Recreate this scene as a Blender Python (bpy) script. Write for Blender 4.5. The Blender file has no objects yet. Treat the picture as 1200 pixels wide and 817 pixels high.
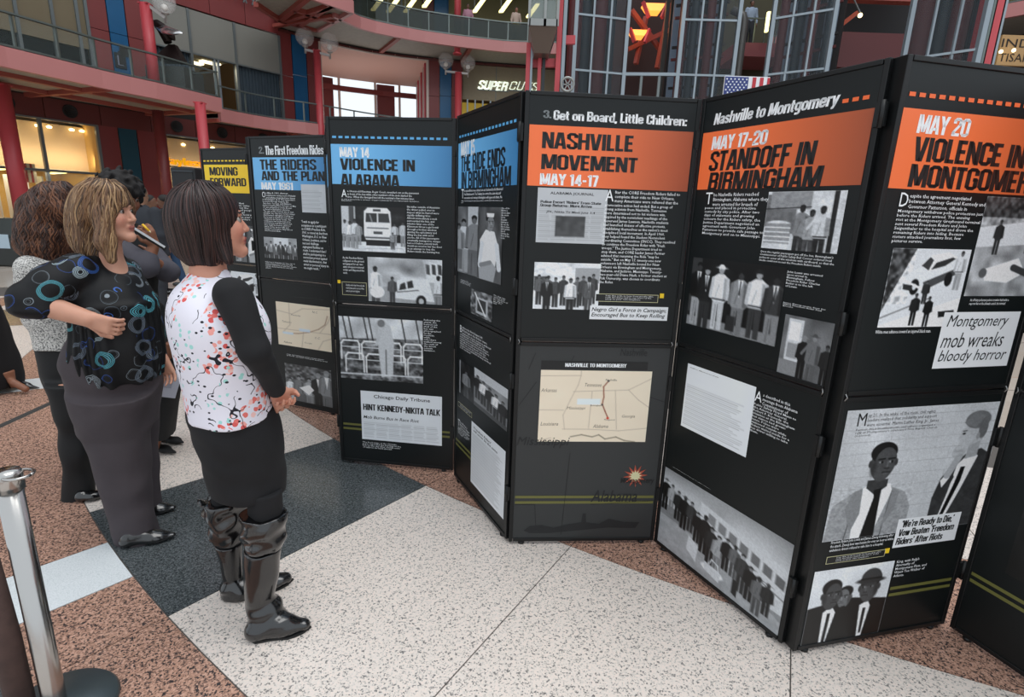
import bpy, bmesh, math, random
import numpy as np
from mathutils import Vector, Matrix, noise

# ------------------------------------------------------------------ camera, sky, lights, exposure
C = bpy.context.scene.collection
scn = bpy.context.scene
F_PX, PITCH, ROLL, CAM_Z = 630.5, 0.24629, 0.03544, 1.62
cp, sp, cr, sr = math.cos(PITCH), math.sin(PITCH), math.cos(ROLL), math.sin(ROLL)
FW = Vector((0, cp, -sp)); _u = Vector((0, sp, cp)); _r = Vector((1, 0, 0))
RT = cr * _r + sr * _u; UPV = -sr * _r + cr * _u
cam_d = bpy.data.cameras.new('camera'); cam = bpy.data.objects.new('camera', cam_d); C.objects.link(cam)
cam_d.sensor_width = 36; cam_d.lens = F_PX / 1200 * 36; cam_d.clip_start = .05; cam_d.clip_end = 300
m3 = Matrix((RT, UPV, -FW)).transposed()
cam.matrix_world = Matrix.Translation((0, 0, CAM_Z)) @ m3.to_4x4()
scn.camera = cam

w = bpy.data.worlds.new('sky'); scn.world = w; w.use_nodes = True
bg = w.node_tree.nodes['Background']
bg.inputs[0].default_value = (0.86, 0.93, 1.0, 1); bg.inputs[1].default_value = 1.12

def area(name, loc, size, power, target=(0, 3, 0), col=(1, 1, 1)):
    l = bpy.data.lights.new(name, 'AREA'); l.shape = 'RECTANGLE'; l.size, l.size_y = size; l.energy = power; l.color = col
    o = bpy.data.objects.new(name, l); C.objects.link(o); o.location = loc
    o.rotation_euler = (Vector(target) - Vector(loc)).to_track_quat('-Z', 'Y').to_euler(); return o
# daylight falling through the glazed atrium roof high above
area('atrium_skylight', (5, 2, 26), (16, 16), 3000, (0, 6, 0), (1, .98, .95))

vs = scn.view_settings
vs.view_transform = 'Standard'; vs.look = 'None'; vs.gamma = 1; vs.use_curve_mapping = False; vs.exposure = 0.0

# ------------------------------------------------------------------ picture -> place helpers
def ray(u, v):
    return FW + RT * ((u - 600) / F_PX) + UPV * ((408.5 - v) / F_PX)
def gz(u, v, z=0.0):                       # point of height z seen at pixel
    d = ray(u, v); t = (z - CAM_Z) / d.z; return Vector((d.x * t, d.y * t, z))
def gy(u, v, Y):                           # point at depth Y seen at pixel
    d = ray(u, v); t = Y / d.y; return Vector((d.x * t, Y, CAM_Z + d.z * t))
def rpx(px, u, v, Y):                      # radius in metres of something px pixels wide there
    d = ray(u, v); return px * (Y / d.y) / F_PX * F_PX / math.hypot(F_PX, u - 600)
def gpl(u, v, a, b):                       # on the vertical plane through ground points a,b -> (s, z)
    d = ray(u, v); ex, ey = b[0] - a[0], b[1] - a[1]; L = math.hypot(ex, ey); ex /= L; ey /= L
    nx, ny = -ey, ex
    t = (a[0] * nx + a[1] * ny) / (d.x * nx + d.y * ny)
    return ((d.x * t - a[0]) * ex + (d.y * t - a[1]) * ey, CAM_Z + d.z * t)

# ------------------------------------------------------------------ materials
def lin(c):
    if isinstance(c, str):
        c = [int(c[i:i + 2], 16) / 255 for i in (0, 2, 4)]
    return tuple((x / 12.92 if x <= .04045 else ((x + .055) / 1.055) ** 2.4) for x in c[:3]) + (1,)
class NT:
    def __init__(s, m): s.m = m; s.t = m.node_tree; s.n = s.t.nodes; s.l = s.t.links
    def add(s, typ, **kw):
        n = s.n.new(typ)
        for k, v in kw.items(): setattr(n, k, v)
        return n
    def link(s, a, b): s.l.new(a, b)
    def math(s, op, a, b=None, c=None):
        n = s.n.new('ShaderNodeMath'); n.operation = op
        for i, x in enumerate((a, b, c)):
            if x is None: continue
            if isinstance(x, (int, float)): n.inputs[i].default_value = x
            else: s.l.new(x, n.inputs[i])
        return n.outputs[0]
    def mix(s, f, a, b):
        n = s.n.new('ShaderNodeMix'); n.data_type = 'RGBA'
        if isinstance(f, (int, float)): n.inputs[0].default_value = f
        else: s.l.new(f, n.inputs[0])
        for i, x in ((6, a), (7, b)):
            if isinstance(x, (str, tuple, list)): n.inputs[i].default_value = lin(x)
            else: s.l.new(x, n.inputs[i])
        return n.outputs[2]
    def ramp(s, f, stops, interp='LINEAR'):
        n = s.n.new('ShaderNodeValToRGB'); s.l.new(f, n.inputs[0]); e = n.color_ramp.elements; n.color_ramp.interpolation = interp
        while len(e) < len(stops): e.new(.5)
        for el, (p, c) in zip(e, stops): el.position = p; el.color = lin(c)
        return n.outputs[0]
    def noise(s, vec, scale, detail=2, rough=.5):
        n = s.n.new('ShaderNodeTexNoise'); n.inputs['Scale'].default_value = scale; n.inputs['Detail'].default_value = detail
        n.inputs['Roughness'].default_value = rough; s.l.new(vec, n.inputs['Vector']); return n.outputs[0]
    def obj(s):
        return s.add('ShaderNodeTexCoord').outputs['Object']
    def mapr(s, vec, sc=(1, 1, 1), loc=(0, 0, 0)):
        n = s.n.new('ShaderNodeMapping'); n.inputs['Scale'].default_value = sc; n.inputs['Location'].default_value = loc
        s.l.new(vec, n.inputs[0]); return n.outputs[0]
    def bump(s, h, strength=.3, dist=.002):
        n = s.n.new('ShaderNodeBump'); n.inputs['Strength'].default_value = strength; n.inputs['Distance'].default_value = dist
        s.l.new(h, n.inputs['Height']); s.l.new(n.outputs[0], s.b.inputs['Normal'])
MATS = {}
def mat(name, col='808080', rough=.5, metal=0, spec=.5, emit=None, estr=1, var=0, vscale=8, alpha=1, trans=0, coat=0, bump=0, bscale=200):
    if name in MATS: return MATS[name]
    m = bpy.data.materials.new(name); m.use_nodes = True; MATS[name] = m
    t = NT(m); b = t.n['Principled BSDF']; t.b = b
    b.inputs['Base Color'].default_value = lin(col); b.inputs['Roughness'].default_value = rough
    b.inputs['Metallic'].default_value = metal; b.inputs['Specular IOR Level'].default_value = spec
    b.inputs['Alpha'].default_value = alpha; b.inputs['Transmission Weight'].default_value = trans
    b.inputs['Coat Weight'].default_value = coat
    if emit: b.inputs['Emission Color'].default_value = lin(emit); b.inputs['Emission Strength'].default_value = estr
    c = lin(col)
    if var:
        nz = t.noise(t.obj(), vscale, 3)
        f = t.n.new('ShaderNodeMapRange'); f.inputs['From Min'].default_value = .3; f.inputs['From Max'].default_value = .7
        f.inputs['To Min'].default_value = 1 - var; f.inputs['To Max'].default_value = 1 + var * .6; t.link(nz, f.inputs[0])
        mx = t.n.new('ShaderNodeVectorMath'); mx.operation = 'SCALE'; mx.inputs[0].default_value = c[:3]; t.link(f.outputs[0], mx.inputs['Scale'])
        t.link(mx.outputs[0], b.inputs['Base Color'])
    if bump: t.bump(t.noise(t.obj(), bscale, 2), bump, .002)
    return m
def nmat(name, rough=.5, spec=.5, metal=0):
    m = bpy.data.materials.new(name); m.use_nodes = True; MATS[name] = m
    t = NT(m); t.b = t.n['Principled BSDF']; t.b.inputs['Roughness'].default_value = rough
    t.b.inputs['Specular IOR Level'].default_value = spec; t.b.inputs['Metallic'].default_value = metal
    return m, t
def attr_mat(name, rough=.5, spec=.5, bump=0, bscale=300, coat=0):
    if name in MATS: return MATS[name]
    m, t = nmat(name, rough, spec); a = t.add('ShaderNodeAttribute', attribute_name='col')
    t.link(a.outputs['Color'], t.b.inputs['Base Color']); t.b.inputs['Coat Weight'].default_value = coat
    if bump: t.bump(t.noise(t.obj(), bscale, 2), bump, .002)
    return m

# ------------------------------------------------------------------ objects
def label(o, lab=None, cat=None, group=None, kind=None):
    if lab: o['label'] = lab
    if cat: o['category'] = cat
    if group: o['group'] = group
    if kind: o['kind'] = kind
    return o
def thing(name, lab, cat, loc=(0, 0, 0), rz=0, group=None, kind=None):
    o = bpy.data.objects.new(name, None); C.objects.link(o); o.location = loc; o.rotation_euler = (0, 0, rz)
    o.empty_display_size = .1
    return label(o, lab, cat, group, kind)
def link_mesh(name, me, parent=None, world=True):
    """mesh given in world coordinates; keeps the world placement when parented"""
    o = bpy.data.objects.new(name, me); C.objects.link(o)
    if parent is not None:
        o.parent = parent
        if world:
            pm = parent_matrix(parent); o.matrix_parent_inverse = pm.inverted()
    return o
def parent_matrix(o):
    m = Matrix.LocRotScale(o.location, o.rotation_euler, o.scale)
    if o.parent: m = parent_matrix(o.parent) @ o.matrix_parent_inverse @ m
    return m
class MB:
    """collects shapes into one mesh"""
    def __init__(s): s.v = []; s.f = []; s.mi = []; s.cur = 0; s.sm = []
    def addf(s, vs_, fs, smooth=False):
        o = len(s.v); s.v += [tuple(p) for p in vs_]
        for f in fs: s.f.append(tuple(i + o for i in f)); s.mi.append(s.cur); s.sm.append(smooth)
        return s
    def box(s, a, b, M=None):
        x0, y0, z0 = a; x1, y1, z1 = b
        p = [Vector(q) for q in ((x0, y0, z0), (x1, y0, z0), (x1, y1, z0), (x0, y1, z0), (x0, y0, z1), (x1, y0, z1), (x1, y1, z1), (x0, y1, z1))]
        if M: p = [M @ q for q in p]
        return s.addf(p, [(0, 3, 2, 1), (4, 5, 6, 7), (0, 1, 5, 4), (1, 2, 6, 5), (2, 3, 7, 6), (3, 0, 4, 7)])
    def bar(s, a, b, w_, h, up=(0, 0, 1)):
        a = Vector(a); b = Vector(b); d = b - a; L = d.length; d.normalize(); up = Vector(up)
        if abs(d.dot(up)) > .98: up = Vector((1, 0, 0))
        x = d.cross(up).normalized(); z = x.cross(d)
        M = Matrix((x, d, z)).transposed().to_4x4(); M.translation = a
        return s.box((-w_ / 2, 0, -h / 2), (w_ / 2, L, h / 2), M)
    def tube(s, pts, r, n=10, cap=True, flat=1.0):
        pts = [Vector(p) for p in pts]; rr = r if isinstance(r, (list, tuple)) else [r] * len(pts)
        o = len(s.v); ref = None
        for i, p in enumerate(pts):
            d = (pts[min(i + 1, len(pts) - 1)] - pts[max(i - 1, 0)]).normalized()
            if ref is None: ref = d.orthogonal().normalized()
            else:
                ref = ref - d * ref.dot(d)
                ref = ref.normalized() if ref.length > 1e-6 else d.orthogonal().normalized()
            q = d.cross(ref)
            for k in range(n):
                a = 2 * math.pi * k / n; s.v.append(tuple(p + ref * math.cos(a) * rr[i] + q * math.sin(a) * rr[i] * flat))
        for i in range(len(pts) - 1):
            for k in range(n):
                k2 = (k + 1) % n; s.f.append((o + i * n + k, o + i * n + k2, o + (i + 1) * n + k2, o + (i + 1) * n + k)); s.mi.append(s.cur); s.sm.append(True)
        if cap:
            s.f.append(tuple(o + k for k in range(n))[::-1]); s.mi.append(s.cur); s.sm.append(False)
            e = o + (len(pts) - 1) * n; s.f.append(tuple(e + k for k in range(n))); s.mi.append(s.cur); s.sm.append(False)
        return s
    def lathe(s, prof, n=24, M=None):
        o = len(s.v)
        for r, z in prof:
            for k in range(n):
                a = 2 * math.pi * k / n; p = Vector((r * math.cos(a), r * math.sin(a), z)); s.v.append(tuple(M @ p if M else p))
        for i in range(len(prof) - 1):
            for k in range(n):
                k2 = (k + 1) % n; s.f.append((o + i * n + k, o + i * n + k2, o + (i + 1) * n + k2, o + (i + 1) * n + k)); s.mi.append(s.cur); s.sm.append(True)
        return s
    def sphere(s, c, r, n=16, m=10, sc=(1, 1, 1)):
        M = Matrix.Translation(c) @ Matrix.Diagonal((sc[0], sc[1], sc[2], 1))
        return s.lathe([(r * math.sin(math.pi * i / m) + 1e-5, -r * math.cos(math.pi * i / m)) for i in range(m + 1)], n, M)
    def prism(s, poly, z0, z1, M=None):
        n = len(poly); p = [Vector((x, y, z0)) for x, y in poly] + [Vector((x, y, z1)) for x, y in poly]
        if M: p = [M @ q for q in p]
        return s.addf(p, [tuple(range(n))[::-1], tuple(range(n, 2 * n))] + [(i, (i + 1) % n, n + (i + 1) % n, n + i) for i in range(n)])
    def mesh(s, name, mats):
        me = bpy.data.meshes.new(name); me.from_pydata(s.v, [], s.f)
        for m in (mats if isinstance(mats, (list, tuple)) else [mats]): me.materials.append(m)
        me.polygons.foreach_set('material_index', s.mi); me.polygons.foreach_set('use_smooth', s.sm); me.update(); return me
    def build(s, name, mats, parent=None, bevel=0):
        me = s.mesh(name, mats); o = link_mesh(name, me, parent)
        if bevel:
            b = o.modifiers.new('bevel', 'BEVEL'); b.width = bevel; b.segments = 2; b.limit_method = 'ANGLE'
        return o
def np_mesh(name, V, Q, mats, smooth=True, col=None):
    me = bpy.data.meshes.new(name); nv, nf = len(V), len(Q); k = Q.shape[1]
    me.vertices.add(nv); me.vertices.foreach_set('co', np.asarray(V, np.float32).ravel())
    me.loops.add(nf * k); me.loops.foreach_set('vertex_index', np.asarray(Q, np.int32).ravel())
    me.polygons.add(nf); me.polygons.foreach_set('loop_start', np.arange(0, nf * k, k, dtype=np.int32))
    me.polygons.foreach_set('use_smooth', np.full(nf, smooth)); me.update(calc_edges=True)
    for m in (mats if isinstance(mats, (list, tuple)) else [mats]): me.materials.append(m)
    if col is not None:
        a = me.color_attributes.new('col', 'FLOAT_COLOR', 'POINT')
        c4 = np.ones((nv, 4), np.float32); c4[:, :3] = col; a.data.foreach_set('color', c4.ravel())
    return me
def make_flat_text(body, bold=0.0, shear=0.0, res=2, space=1.0, align='LEFT', line=1.0):
    """lettering as a flat mesh, returned as (verts Nx2, faces) in its own box 0..1 x 0..1"""
    cu = bpy.data.curves.new('lettering', 'FONT'); cu.body = body; cu.offset = bold; cu.shear = shear; cu.resolution_u = res
    cu.space_character = space; cu.align_x = align; cu.space_line = line; cu.fill_mode = 'FRONT'
    o = bpy.data.objects.new('lettering', cu); C.objects.link(o)
    dg = bpy.context.evaluated_depsgraph_get(); dg.update()
    me = bpy.data.meshes.new_from_object(o.evaluated_get(dg))
    V = np.array([v.co[:2] for v in me.vertices]) if len(me.vertices) else np.zeros((0, 2)); Fc = [tuple(p.vertices) for p in me.polygons]
    bpy.data.objects.remove(o); bpy.data.curves.remove(cu); bpy.data.meshes.remove(me)
    mn, mx = V.min(0), V.max(0); V = (V - mn) / np.maximum(mx - mn, 1e-6)
    return V, Fc, (mx - mn)
# ------------------------------------------------------------------ floor
def granite(name, cols, sc=170, rough=.22, joint=False):
    m, t = nmat(name, rough, .5)
    geo = t.add('ShaderNodeNewGeometry').outputs['Position']
    v1 = t.add('ShaderNodeTexVoronoi'); v1.inputs['Scale'].default_value = sc; t.link(geo, v1.inputs['Vector'])
    sep = t.add('ShaderNodeSeparateColor'); t.link(v1.outputs['Color'], sep.inputs[0])
    nz = t.noise(geo, sc * .36, 3, .65)
    s = t.math('ADD', t.math('MULTIPLY', sep.outputs[0], .62), t.math('MULTIPLY', t.math('SUBTRACT', nz, .5), 1.3))
    c = t.ramp(s, cols, 'LINEAR')
    big = t.noise(geo, 1.3, 2)
    mr = t.add('ShaderNodeMapRange'); mr.inputs['To Min'].default_value = .9; mr.inputs['To Max'].default_value = 1.06; t.link(big, mr.inputs[0])
    sc_ = t.add('ShaderNodeVectorMath', operation='SCALE'); t.link(c, sc_.inputs[0]); t.link(mr.outputs[0], sc_.inputs['Scale'])
    t.link(sc_.outputs[0], t.b.inputs['Base Color'])
    return m
G_CREAM = granite('cream_granite', [(0, '767371'), (.05, 'aaa49e'), (.12, 'd6cdc5'), (.32, 'e6dcd3'), (.62, 'ecddd3')], 190, .28)
G_PINK = granite('pink_granite', [(0, '3c3838'), (.12, '66524d'), (.2, 'a07c6b'), (.38, 'b88f7a'), (.62, 'd0a793')], 180, .25)
G_DARK = granite('charcoal_granite', [(0, '2c3132'), (.2, '42484a'), (.45, '585d5f'), (.62, '6d7173')], 260, .16)
G_WHITE = granite('white_marble', [(0, 'cdd4d6'), (.3, 'e2e7e9'), (.62, 'e9edef')], 420, .18)
mFar, t = nmat('far_floor_granite', .2, .5)
geo = t.add('ShaderNodeNewGeometry').outputs['Position']
sub = t.add('ShaderNodeVectorMath', operation='SUBTRACT'); t.link(geo, sub.inputs[0]); sub.inputs[1].default_value = (6.2, 11.84, 0)
ln = t.add('ShaderNodeVectorMath', operation='LENGTH'); t.link(sub.outputs[0], ln.inputs[0])
rr = t.math('FRACT', t.math('DIVIDE', ln.outputs['Value'], 2.3))
c1 = t.ramp(rr, [(0, 'cbbfb2'), (.55, 'c9a793'), (.56, 'd2c7bb'), (.8, '8e8782'), (.81, 'd0c5b9')], 'CONSTANT')
c2 = t.mix(t.math('MULTIPLY', t.noise(geo, 60, 3), .5), c1, '8f8378'); t.link(c2, t.b.inputs['Base Color'])
JOINT = mat('joint_grout', '5a5551', .8)
mb = MB(); mb.box((-45, -12, -.25), (40, 60, -.012)); fl = mb.build('floor', [mFar]); label(fl, kind='structure')
# the slab between tiles near the display reads as dark joint: a thin bed under the tiled rings
FC = (6.2, 11.84)
def ring_pts(r, a0, a1, n):
    return [(FC[0] + r * math.cos(math.radians(a0 + (a1 - a0) * i / n)), FC[1] + r * math.sin(math.radians(a0 + (a1 - a0) * i / n))) for i in range(n + 1)]
def ring_poly(r0, r1, a0, a1, n=4):
    return ring_pts(r1, a0, a1, n) + ring_pts(r0, a0, a1, n)[::-1]
mb = MB(); mb.prism(ring_poly(8.0, 15.9, 188, 290, 60), -.012, -.004); o = mb.build('joint_bed', JOINT, fl)
def tile(r0, r1, a0, a1, m, gap=.0055):
    ga = math.degrees(gap / ((r0 + r1) / 2)) / 2
    n = max(2, int((a1 - a0) / 1.3) + 1)
    M = MB().prism(ring_poly(r0 + gap / 2, r1 - gap / 2, a0 + ga, a1 - ga, n), -.006, 0)
    M.build('floor_tile', m, fl)
R1, R2, R3 = 11.12, 12.54, 13.0
STEP = 5.15; A0 = 227.85
for k in range(-7, 10):
    a = A0 + k * STEP
    darkk = (k % 3 == 0 and k <= 0)
    tile(R1, R2, a, a + STEP, G_DARK if darkk else G_CREAM)
    if darkk:
        q = STEP / 3
        tile(R2, R3, a, a + q, G_PINK); tile(R2, R3, a + q, a + 2 * q, G_WHITE); tile(R2, R3, a + 2 * q, a + STEP, G_PINK)
    else:
        tile(R2, R3, a, a + STEP / 2, G_PINK); tile(R2, R3, a + STEP / 2, a + STEP, G_PINK)
    tile(R3, 14.42, a, a + STEP, G_DARK if darkk else G_CREAM)
    tile(14.42, 14.88, a, a + STEP, G_PINK)
    tile(14.88, 15.88, a, a + STEP, G_CREAM)
    tile(10.2, R1, a, a + STEP, G_PINK)
    tile(8.8, 10.2, a, a + STEP, G_CREAM)
# ------------------------------------------------------------------ heavy condensed display lettering, drawn with a broad pen
_t = .36; _L, _R, _T, _B, _M = .18, .84, 2.02, .18, 1.14; _c = .15
def _o(l=_L, r=_R, t=_T, b=_B, c=_c): return [(l, b + c), (l, t - c), (l + c, t), (r - c, t), (r, t - c), (r, b + c), (r - c, b), (l + c, b), (l, b + c)]
_X = 1.36        # x-height centreline of the small letters
_bw = _o(t=_X)
GL = {  # name: (advance, [(path, square ends?)])
 'A': (1.1, [([(.16, .0), (.46, 2.2)], 0), ([(.94, .0), (.64, 2.2)], 0), ([(.3, .6), (.8, .6)], 0), ([(.46, 2.02), (.64, 2.02)], 0)]),
 'B': (1.04, [([(_L, 0), (_L, 2.2)], 0), ([(_L, _T), (_R - .1, _T), (_R, _T - .15), (_R, _M + .18), (_R - .12, _M), (_L, _M)], 1), ([(_R - .12, _M), (_R, _M - .18), (_R, _B + .15), (_R - .1, _B), (_L, _B)], 1)]),
 'C': (1.0, [([(_R, 1.38), (_R, _T - _c), (_R - _c, _T), (_L + _c, _T), (_L, _T - _c), (_L, _B + _c), (_L + _c, _B), (_R - _c, _B), (_R, _B + _c), (_R, .82)], 0)]),
 'D': (1.04, [([(_L, 0), (_L, 2.2)], 0), ([(_L, _T), (_R - .17, _T), (_R, _T - .2), (_R, _B + .2), (_R - .17, _B), (_L, _B)], 1)]),
 'E': (.86, [([(_L, 0), (_L, 2.2)], 0), ([(_L, _T), (.78, _T)], 0), ([(_L, _M), (.72, _M)], 0), ([(_L, _B), (.78, _B)], 0)]),
 'F': (.82, [([(_L, 0), (_L, 2.2)], 0), ([(_L, _T), (.78, _T)], 0), ([(_L, _M), (.7, _M)], 0)]),
 'G': (1.02, [([(_R, 1.45), (_R, _T - _c), (_R - _c, _T), (_L + _c, _T), (_L, _T - _c), (_L, _B + _c), (_L + _c, _B), (_R - _c, _B), (_R, _B + _c), (_R, 1.05), (.58, 1.05)], 0)]),
 'H': (1.06, [([(_L, 0), (_L, 2.2)], 0), ([(.88, 0), (.88, 2.2)], 0), ([(_L, _M), (.88, _M)], 0)]),
 'I': (.42, [([(.21, 0), (.21, 2.2)], 0)]),
 'J': (.8, [([(.62, 2.2), (.62, _B + .12), (.5, _B), (.05, _B)], 1)]),
 'K': (1.06, [([(_L, 0), (_L, 2.2)], 0), ([(.88, 2.2), (.42, 1.1), (.9, 0)], 1)]),
 'L': (.8, [([(_L, 0), (_L, 2.2)], 0), ([(_L, _B), (.74, _B)], 0)]),
 'M': (1.42, [([(_L, 0), (_L, 2.2)], 0), ([(1.24, 0), (1.24, 2.2)], 0), ([(.3, 2.2), (.68, .15)], 0), ([(1.12, 2.2), (.74, .15)], 0)]),
 'N': (1.08, [([(_L, 0), (_L, 2.2)], 0), ([(.9, 0), (.9, 2.2)], 0), ([(.26, 2.1), (.82, .1)], 0)]),
 'O': (1.02, [(_o(), 1)]),
 'P': (1.0, [([(_L, 0), (_L, 2.2)], 0), ([(_L, _T), (_R - .12, _T), (_R, _T - .15), (_R, 1.15), (_R - .12, .98), (_L, .98)], 1)]),
 'Q': (1.02, [(_o(), 1), ([(.55, .5), (.92, .05)], 0)]),
 'R': (1.06, [([(_L, 0), (_L, 2.2)], 0), ([(_L, _T), (_R - .1, _T), (_R, _T - .15), (_R, _M + .18), (_R - .12, _M), (_L, _M)], 1), ([(_R - .16, _M), (_R, _M - .2), (_R + .02, 0)], 1)]),
 'S': (1.0, [([(_R, 1.55), (_R, _T - _c), (_R - _c, _T), (_L + _c, _T), (_L, _T - _c), (_L, 1.48), (_R, .78), (_R, _B + _c), (_R - _c, _B), (_L + _c, _B), (_L, _B + _c), (_L, .68)], 1)]),
 'T': (.9, [([(.45, 0), (.45, 2.2)], 0), ([(.02, _T), (.88, _T)], 0)]),
 'U': (1.04, [([(_L, 2.2), (_L, _B + _c), (_L + _c, _B), (_R - _c, _B), (_R, _B + _c), (_R, 2.2)], 1)]),
 'V': (1.06, [([(.16, 2.2), (.46, 0)], 0), ([(.9, 2.2), (.6, 0)], 0), ([(.46, .15), (.6, .15)], 0)]),
 'W': (1.5, [([(.16, 2.2), (.4, 0)], 0), ([(.75, 2.2), (.44, 0)], 0), ([(.75, 2.2), (1.06, 0)], 0), ([(1.34, 2.2), (1.1, 0)], 0)]),
 'X': (1.02, [([(.16, 2.2), (.86, 0)], 0), ([(.86, 2.2), (.16, 0)], 0)]),
 'Y': (1.0, [([(.14, 2.2), (.5, .95)], 0), ([(.86, 2.2), (.5, .95)], 0), ([(.5, 1.1), (.5, 0)], 0)]),
 '0': (1.02, [(_o(), 1)]), '1': (.66, [([(.42, 0), (.42, 2.2)], 0), ([(.42, 2.05), (.08, 1.8)], 0)]),
 '2': (1.0, [([(_L, 1.5), (_L, _T - _c), (_L + _c, _T), (_R - _c, _T), (_R, _T - _c), (_R, 1.4), (_L + .05, .5), (_L + .05, _B)], 1), ([(.02, _B), (_R + .1, _B)], 0)]),
 '3': (1.0, [([(_L, 1.5), (_L, _T - _c), (_L + _c, _T), (_R - _c, _T), (_R, _T - _c), (_R, 1.35), (_R - .15, 1.14), (.5, 1.14)], 1), ([(_R - .15, 1.14), (_R, .95), (_R, _B + _c), (_R - _c, _B), (_L + _c, _B), (_L, _B + _c), (_L, .7)], 1)]),
 '4': (1.02, [([(.7, 0), (.7, 2.2)], 0), ([(.62, 2.1), (.2, .65)], 0), ([(.04, .58), (1.0, .58)], 0)]),
 '5': (1.0, [([(.9, _T), (_L, _T), (_L, 1.25), (_R - _c, 1.3), (_R, 1.15), (_R, _B + _c), (_R - _c, _B), (_L + _c, _B), (_L, _B + _c), (_L, .65)], 1)]),
 '6': (1.0, [(_o(t=1.25), 1), ([(_R, 1.6), (_R, _T - _c), (_R - _c, _T), (_L + _c, _T), (_L, _T - _c), (_L, .9)], 0)]),
 '7': (.86, [([(.02, _T), (.8, _T)], 0), ([(.68, _T), (.36, 0)], 0)]),
 '9': (1.0, [(_o(b=.95), 1), ([(_L, .6), (_L, _B + _c), (_L + _c, _B), (_R - _c, _B), (_R, _B + _c), (_R, 1.3)], 0)]),
 '-': (.7, [([(.08, .98), (.6, .98)], 0)]), ',': (.4, [([(.2, .3), (.12, -.22)], 0)]), '.': (.4, [([(.2, 0), (.2, .36)], 0)]),
 ':': (.42, [([(.2, 0), (.2, .38)], 0), ([(.2, 1.05), (.2, 1.43)], 0)]), ' ': (.45, []), "'": (.36, [([(.18, 2.2), (.15, 1.65)], 0)]),
 'a': (.96, [([(_L, 1.15), (_L + .1, _X), (.62, _X), (.76, _X - .14), (.76, 0)], 1), ([(.76, .82), (.28, .72), (_L, .55), (_L, .34), (.34, _B), (.76, .32)], 1)]),
 'b': (.98, [([(_L, 0), (_L, 2.2)], 0), (_o(r=.8, t=_X), 1)]), 'c': (.92, [([(.76, 1.0), (.76, _X - .12), (.64, _X), (.3, _X), (_L, _X - .12), (_L, .3), (.3, _B), (.64, _B), (.76, .3), (.76, .58)], 1)]),
 'd': (.98, [([(.8, 0), (.8, 2.2)], 0), (_o(r=.8, t=_X), 1)]),
 'e': (.96, [([(.2, .8), (.78, .8), (.78, _X - .12), (.66, _X), (.3, _X), (_L, _X - .12), (_L, .3), (.3, _B), (.66, _B), (.78, .3), (.78, .5)], 1)]),
 'f': (.62, [([(.28, 0), (.28, 1.9), (.4, 2.04), (.6, 2.04)], 1), ([(.02, 1.38), (.58, 1.38)], 0)]),
 'g': (.98, [(_o(r=.8, t=_X, b=.35), 1), ([(.8, 1.5), (.8, -.2), (.68, -.32), (.2, -.32)], 1)]),
 'h': (.98, [([(_L, 0), (_L, 2.2)], 0), ([(_L, 1.2), (.34, _X), (.68, _X), (.8, _X - .14), (.8, 0)], 1)]),
 'i': (.42, [([(.21, 0), (.21, 1.54)], 0), ([(.21, 1.8), (.21, 2.16)], 0)]), 'l': (.42, [([(.21, 0), (.21, 2.2)], 0)]),
 'k': (.96, [([(_L, 0), (_L, 2.2)], 0), ([(.8, 1.54), (.42, .8), (.84, 0)], 1)]),
 'm': (1.5, [([(_L, 0), (_L, 1.54)], 0), ([(_L, 1.2), (.3, _X), (.62, _X), (.74, _X - .14), (.74, 0)], 1), ([(.74, 1.2), (.86, _X), (1.2, _X), (1.31, _X - .14), (1.31, 0)], 1)]),
 'n': (.98, [([(_L, 0), (_L, 1.54)], 0), ([(_L, 1.2), (.34, _X), (.68, _X), (.8, _X - .14), (.8, 0)], 1)]),
 'o': (.98, [(_o(r=.8, t=_X), 1)]), 'p': (.98, [([(_L, -.45), (_L, 1.54)], 0), (_o(r=.8, t=_X), 1)]),
 'r': (.66, [([(_L, 0), (_L, 1.54)], 0), ([(_L, 1.15), (.36, _X - .02), (.64, _X)], 1)]),
 's': (.9, [([(.72, 1.12), (.72, _X - .1), (.6, _X), (.28, _X), (_L, _X - .12), (_L, 1.0), (.72, .6), (.72, .3), (.6, _B), (.28, _B), (_L, .3), (_L, .46)], 1)]),
 't': (.62, [([(.28, 2.0), (.28, .3), (.38, _B), (.58, _B)], 1), ([(.02, 1.4), (.58, 1.4)], 0)]),
 'u': (.98, [([(_L, 1.54), (_L, .32), (.3, _B), (.62, _B), (.8, .34)], 1), ([(.8, 0), (.8, 1.54)], 0)]),
 'v': (.92, [([(.14, 1.54), (.42, 0)], 0), ([(.78, 1.54), (.5, 0)], 0)]),
 'w': (1.3, [([(.14, 1.54), (.36, 0)], 0), ([(.64, 1.54), (.42, 0)], 0), ([(.66, 1.54), (.88, 0)], 0), ([(1.16, 1.54), (.94, 0)], 0)]),
 'y': (.92, [([(.14, 1.54), (.46, .1)], 0), ([(.78, 1.54), (.48, .1), (.34, -.34), (.12, -.34)], 1)]),
}
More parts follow.
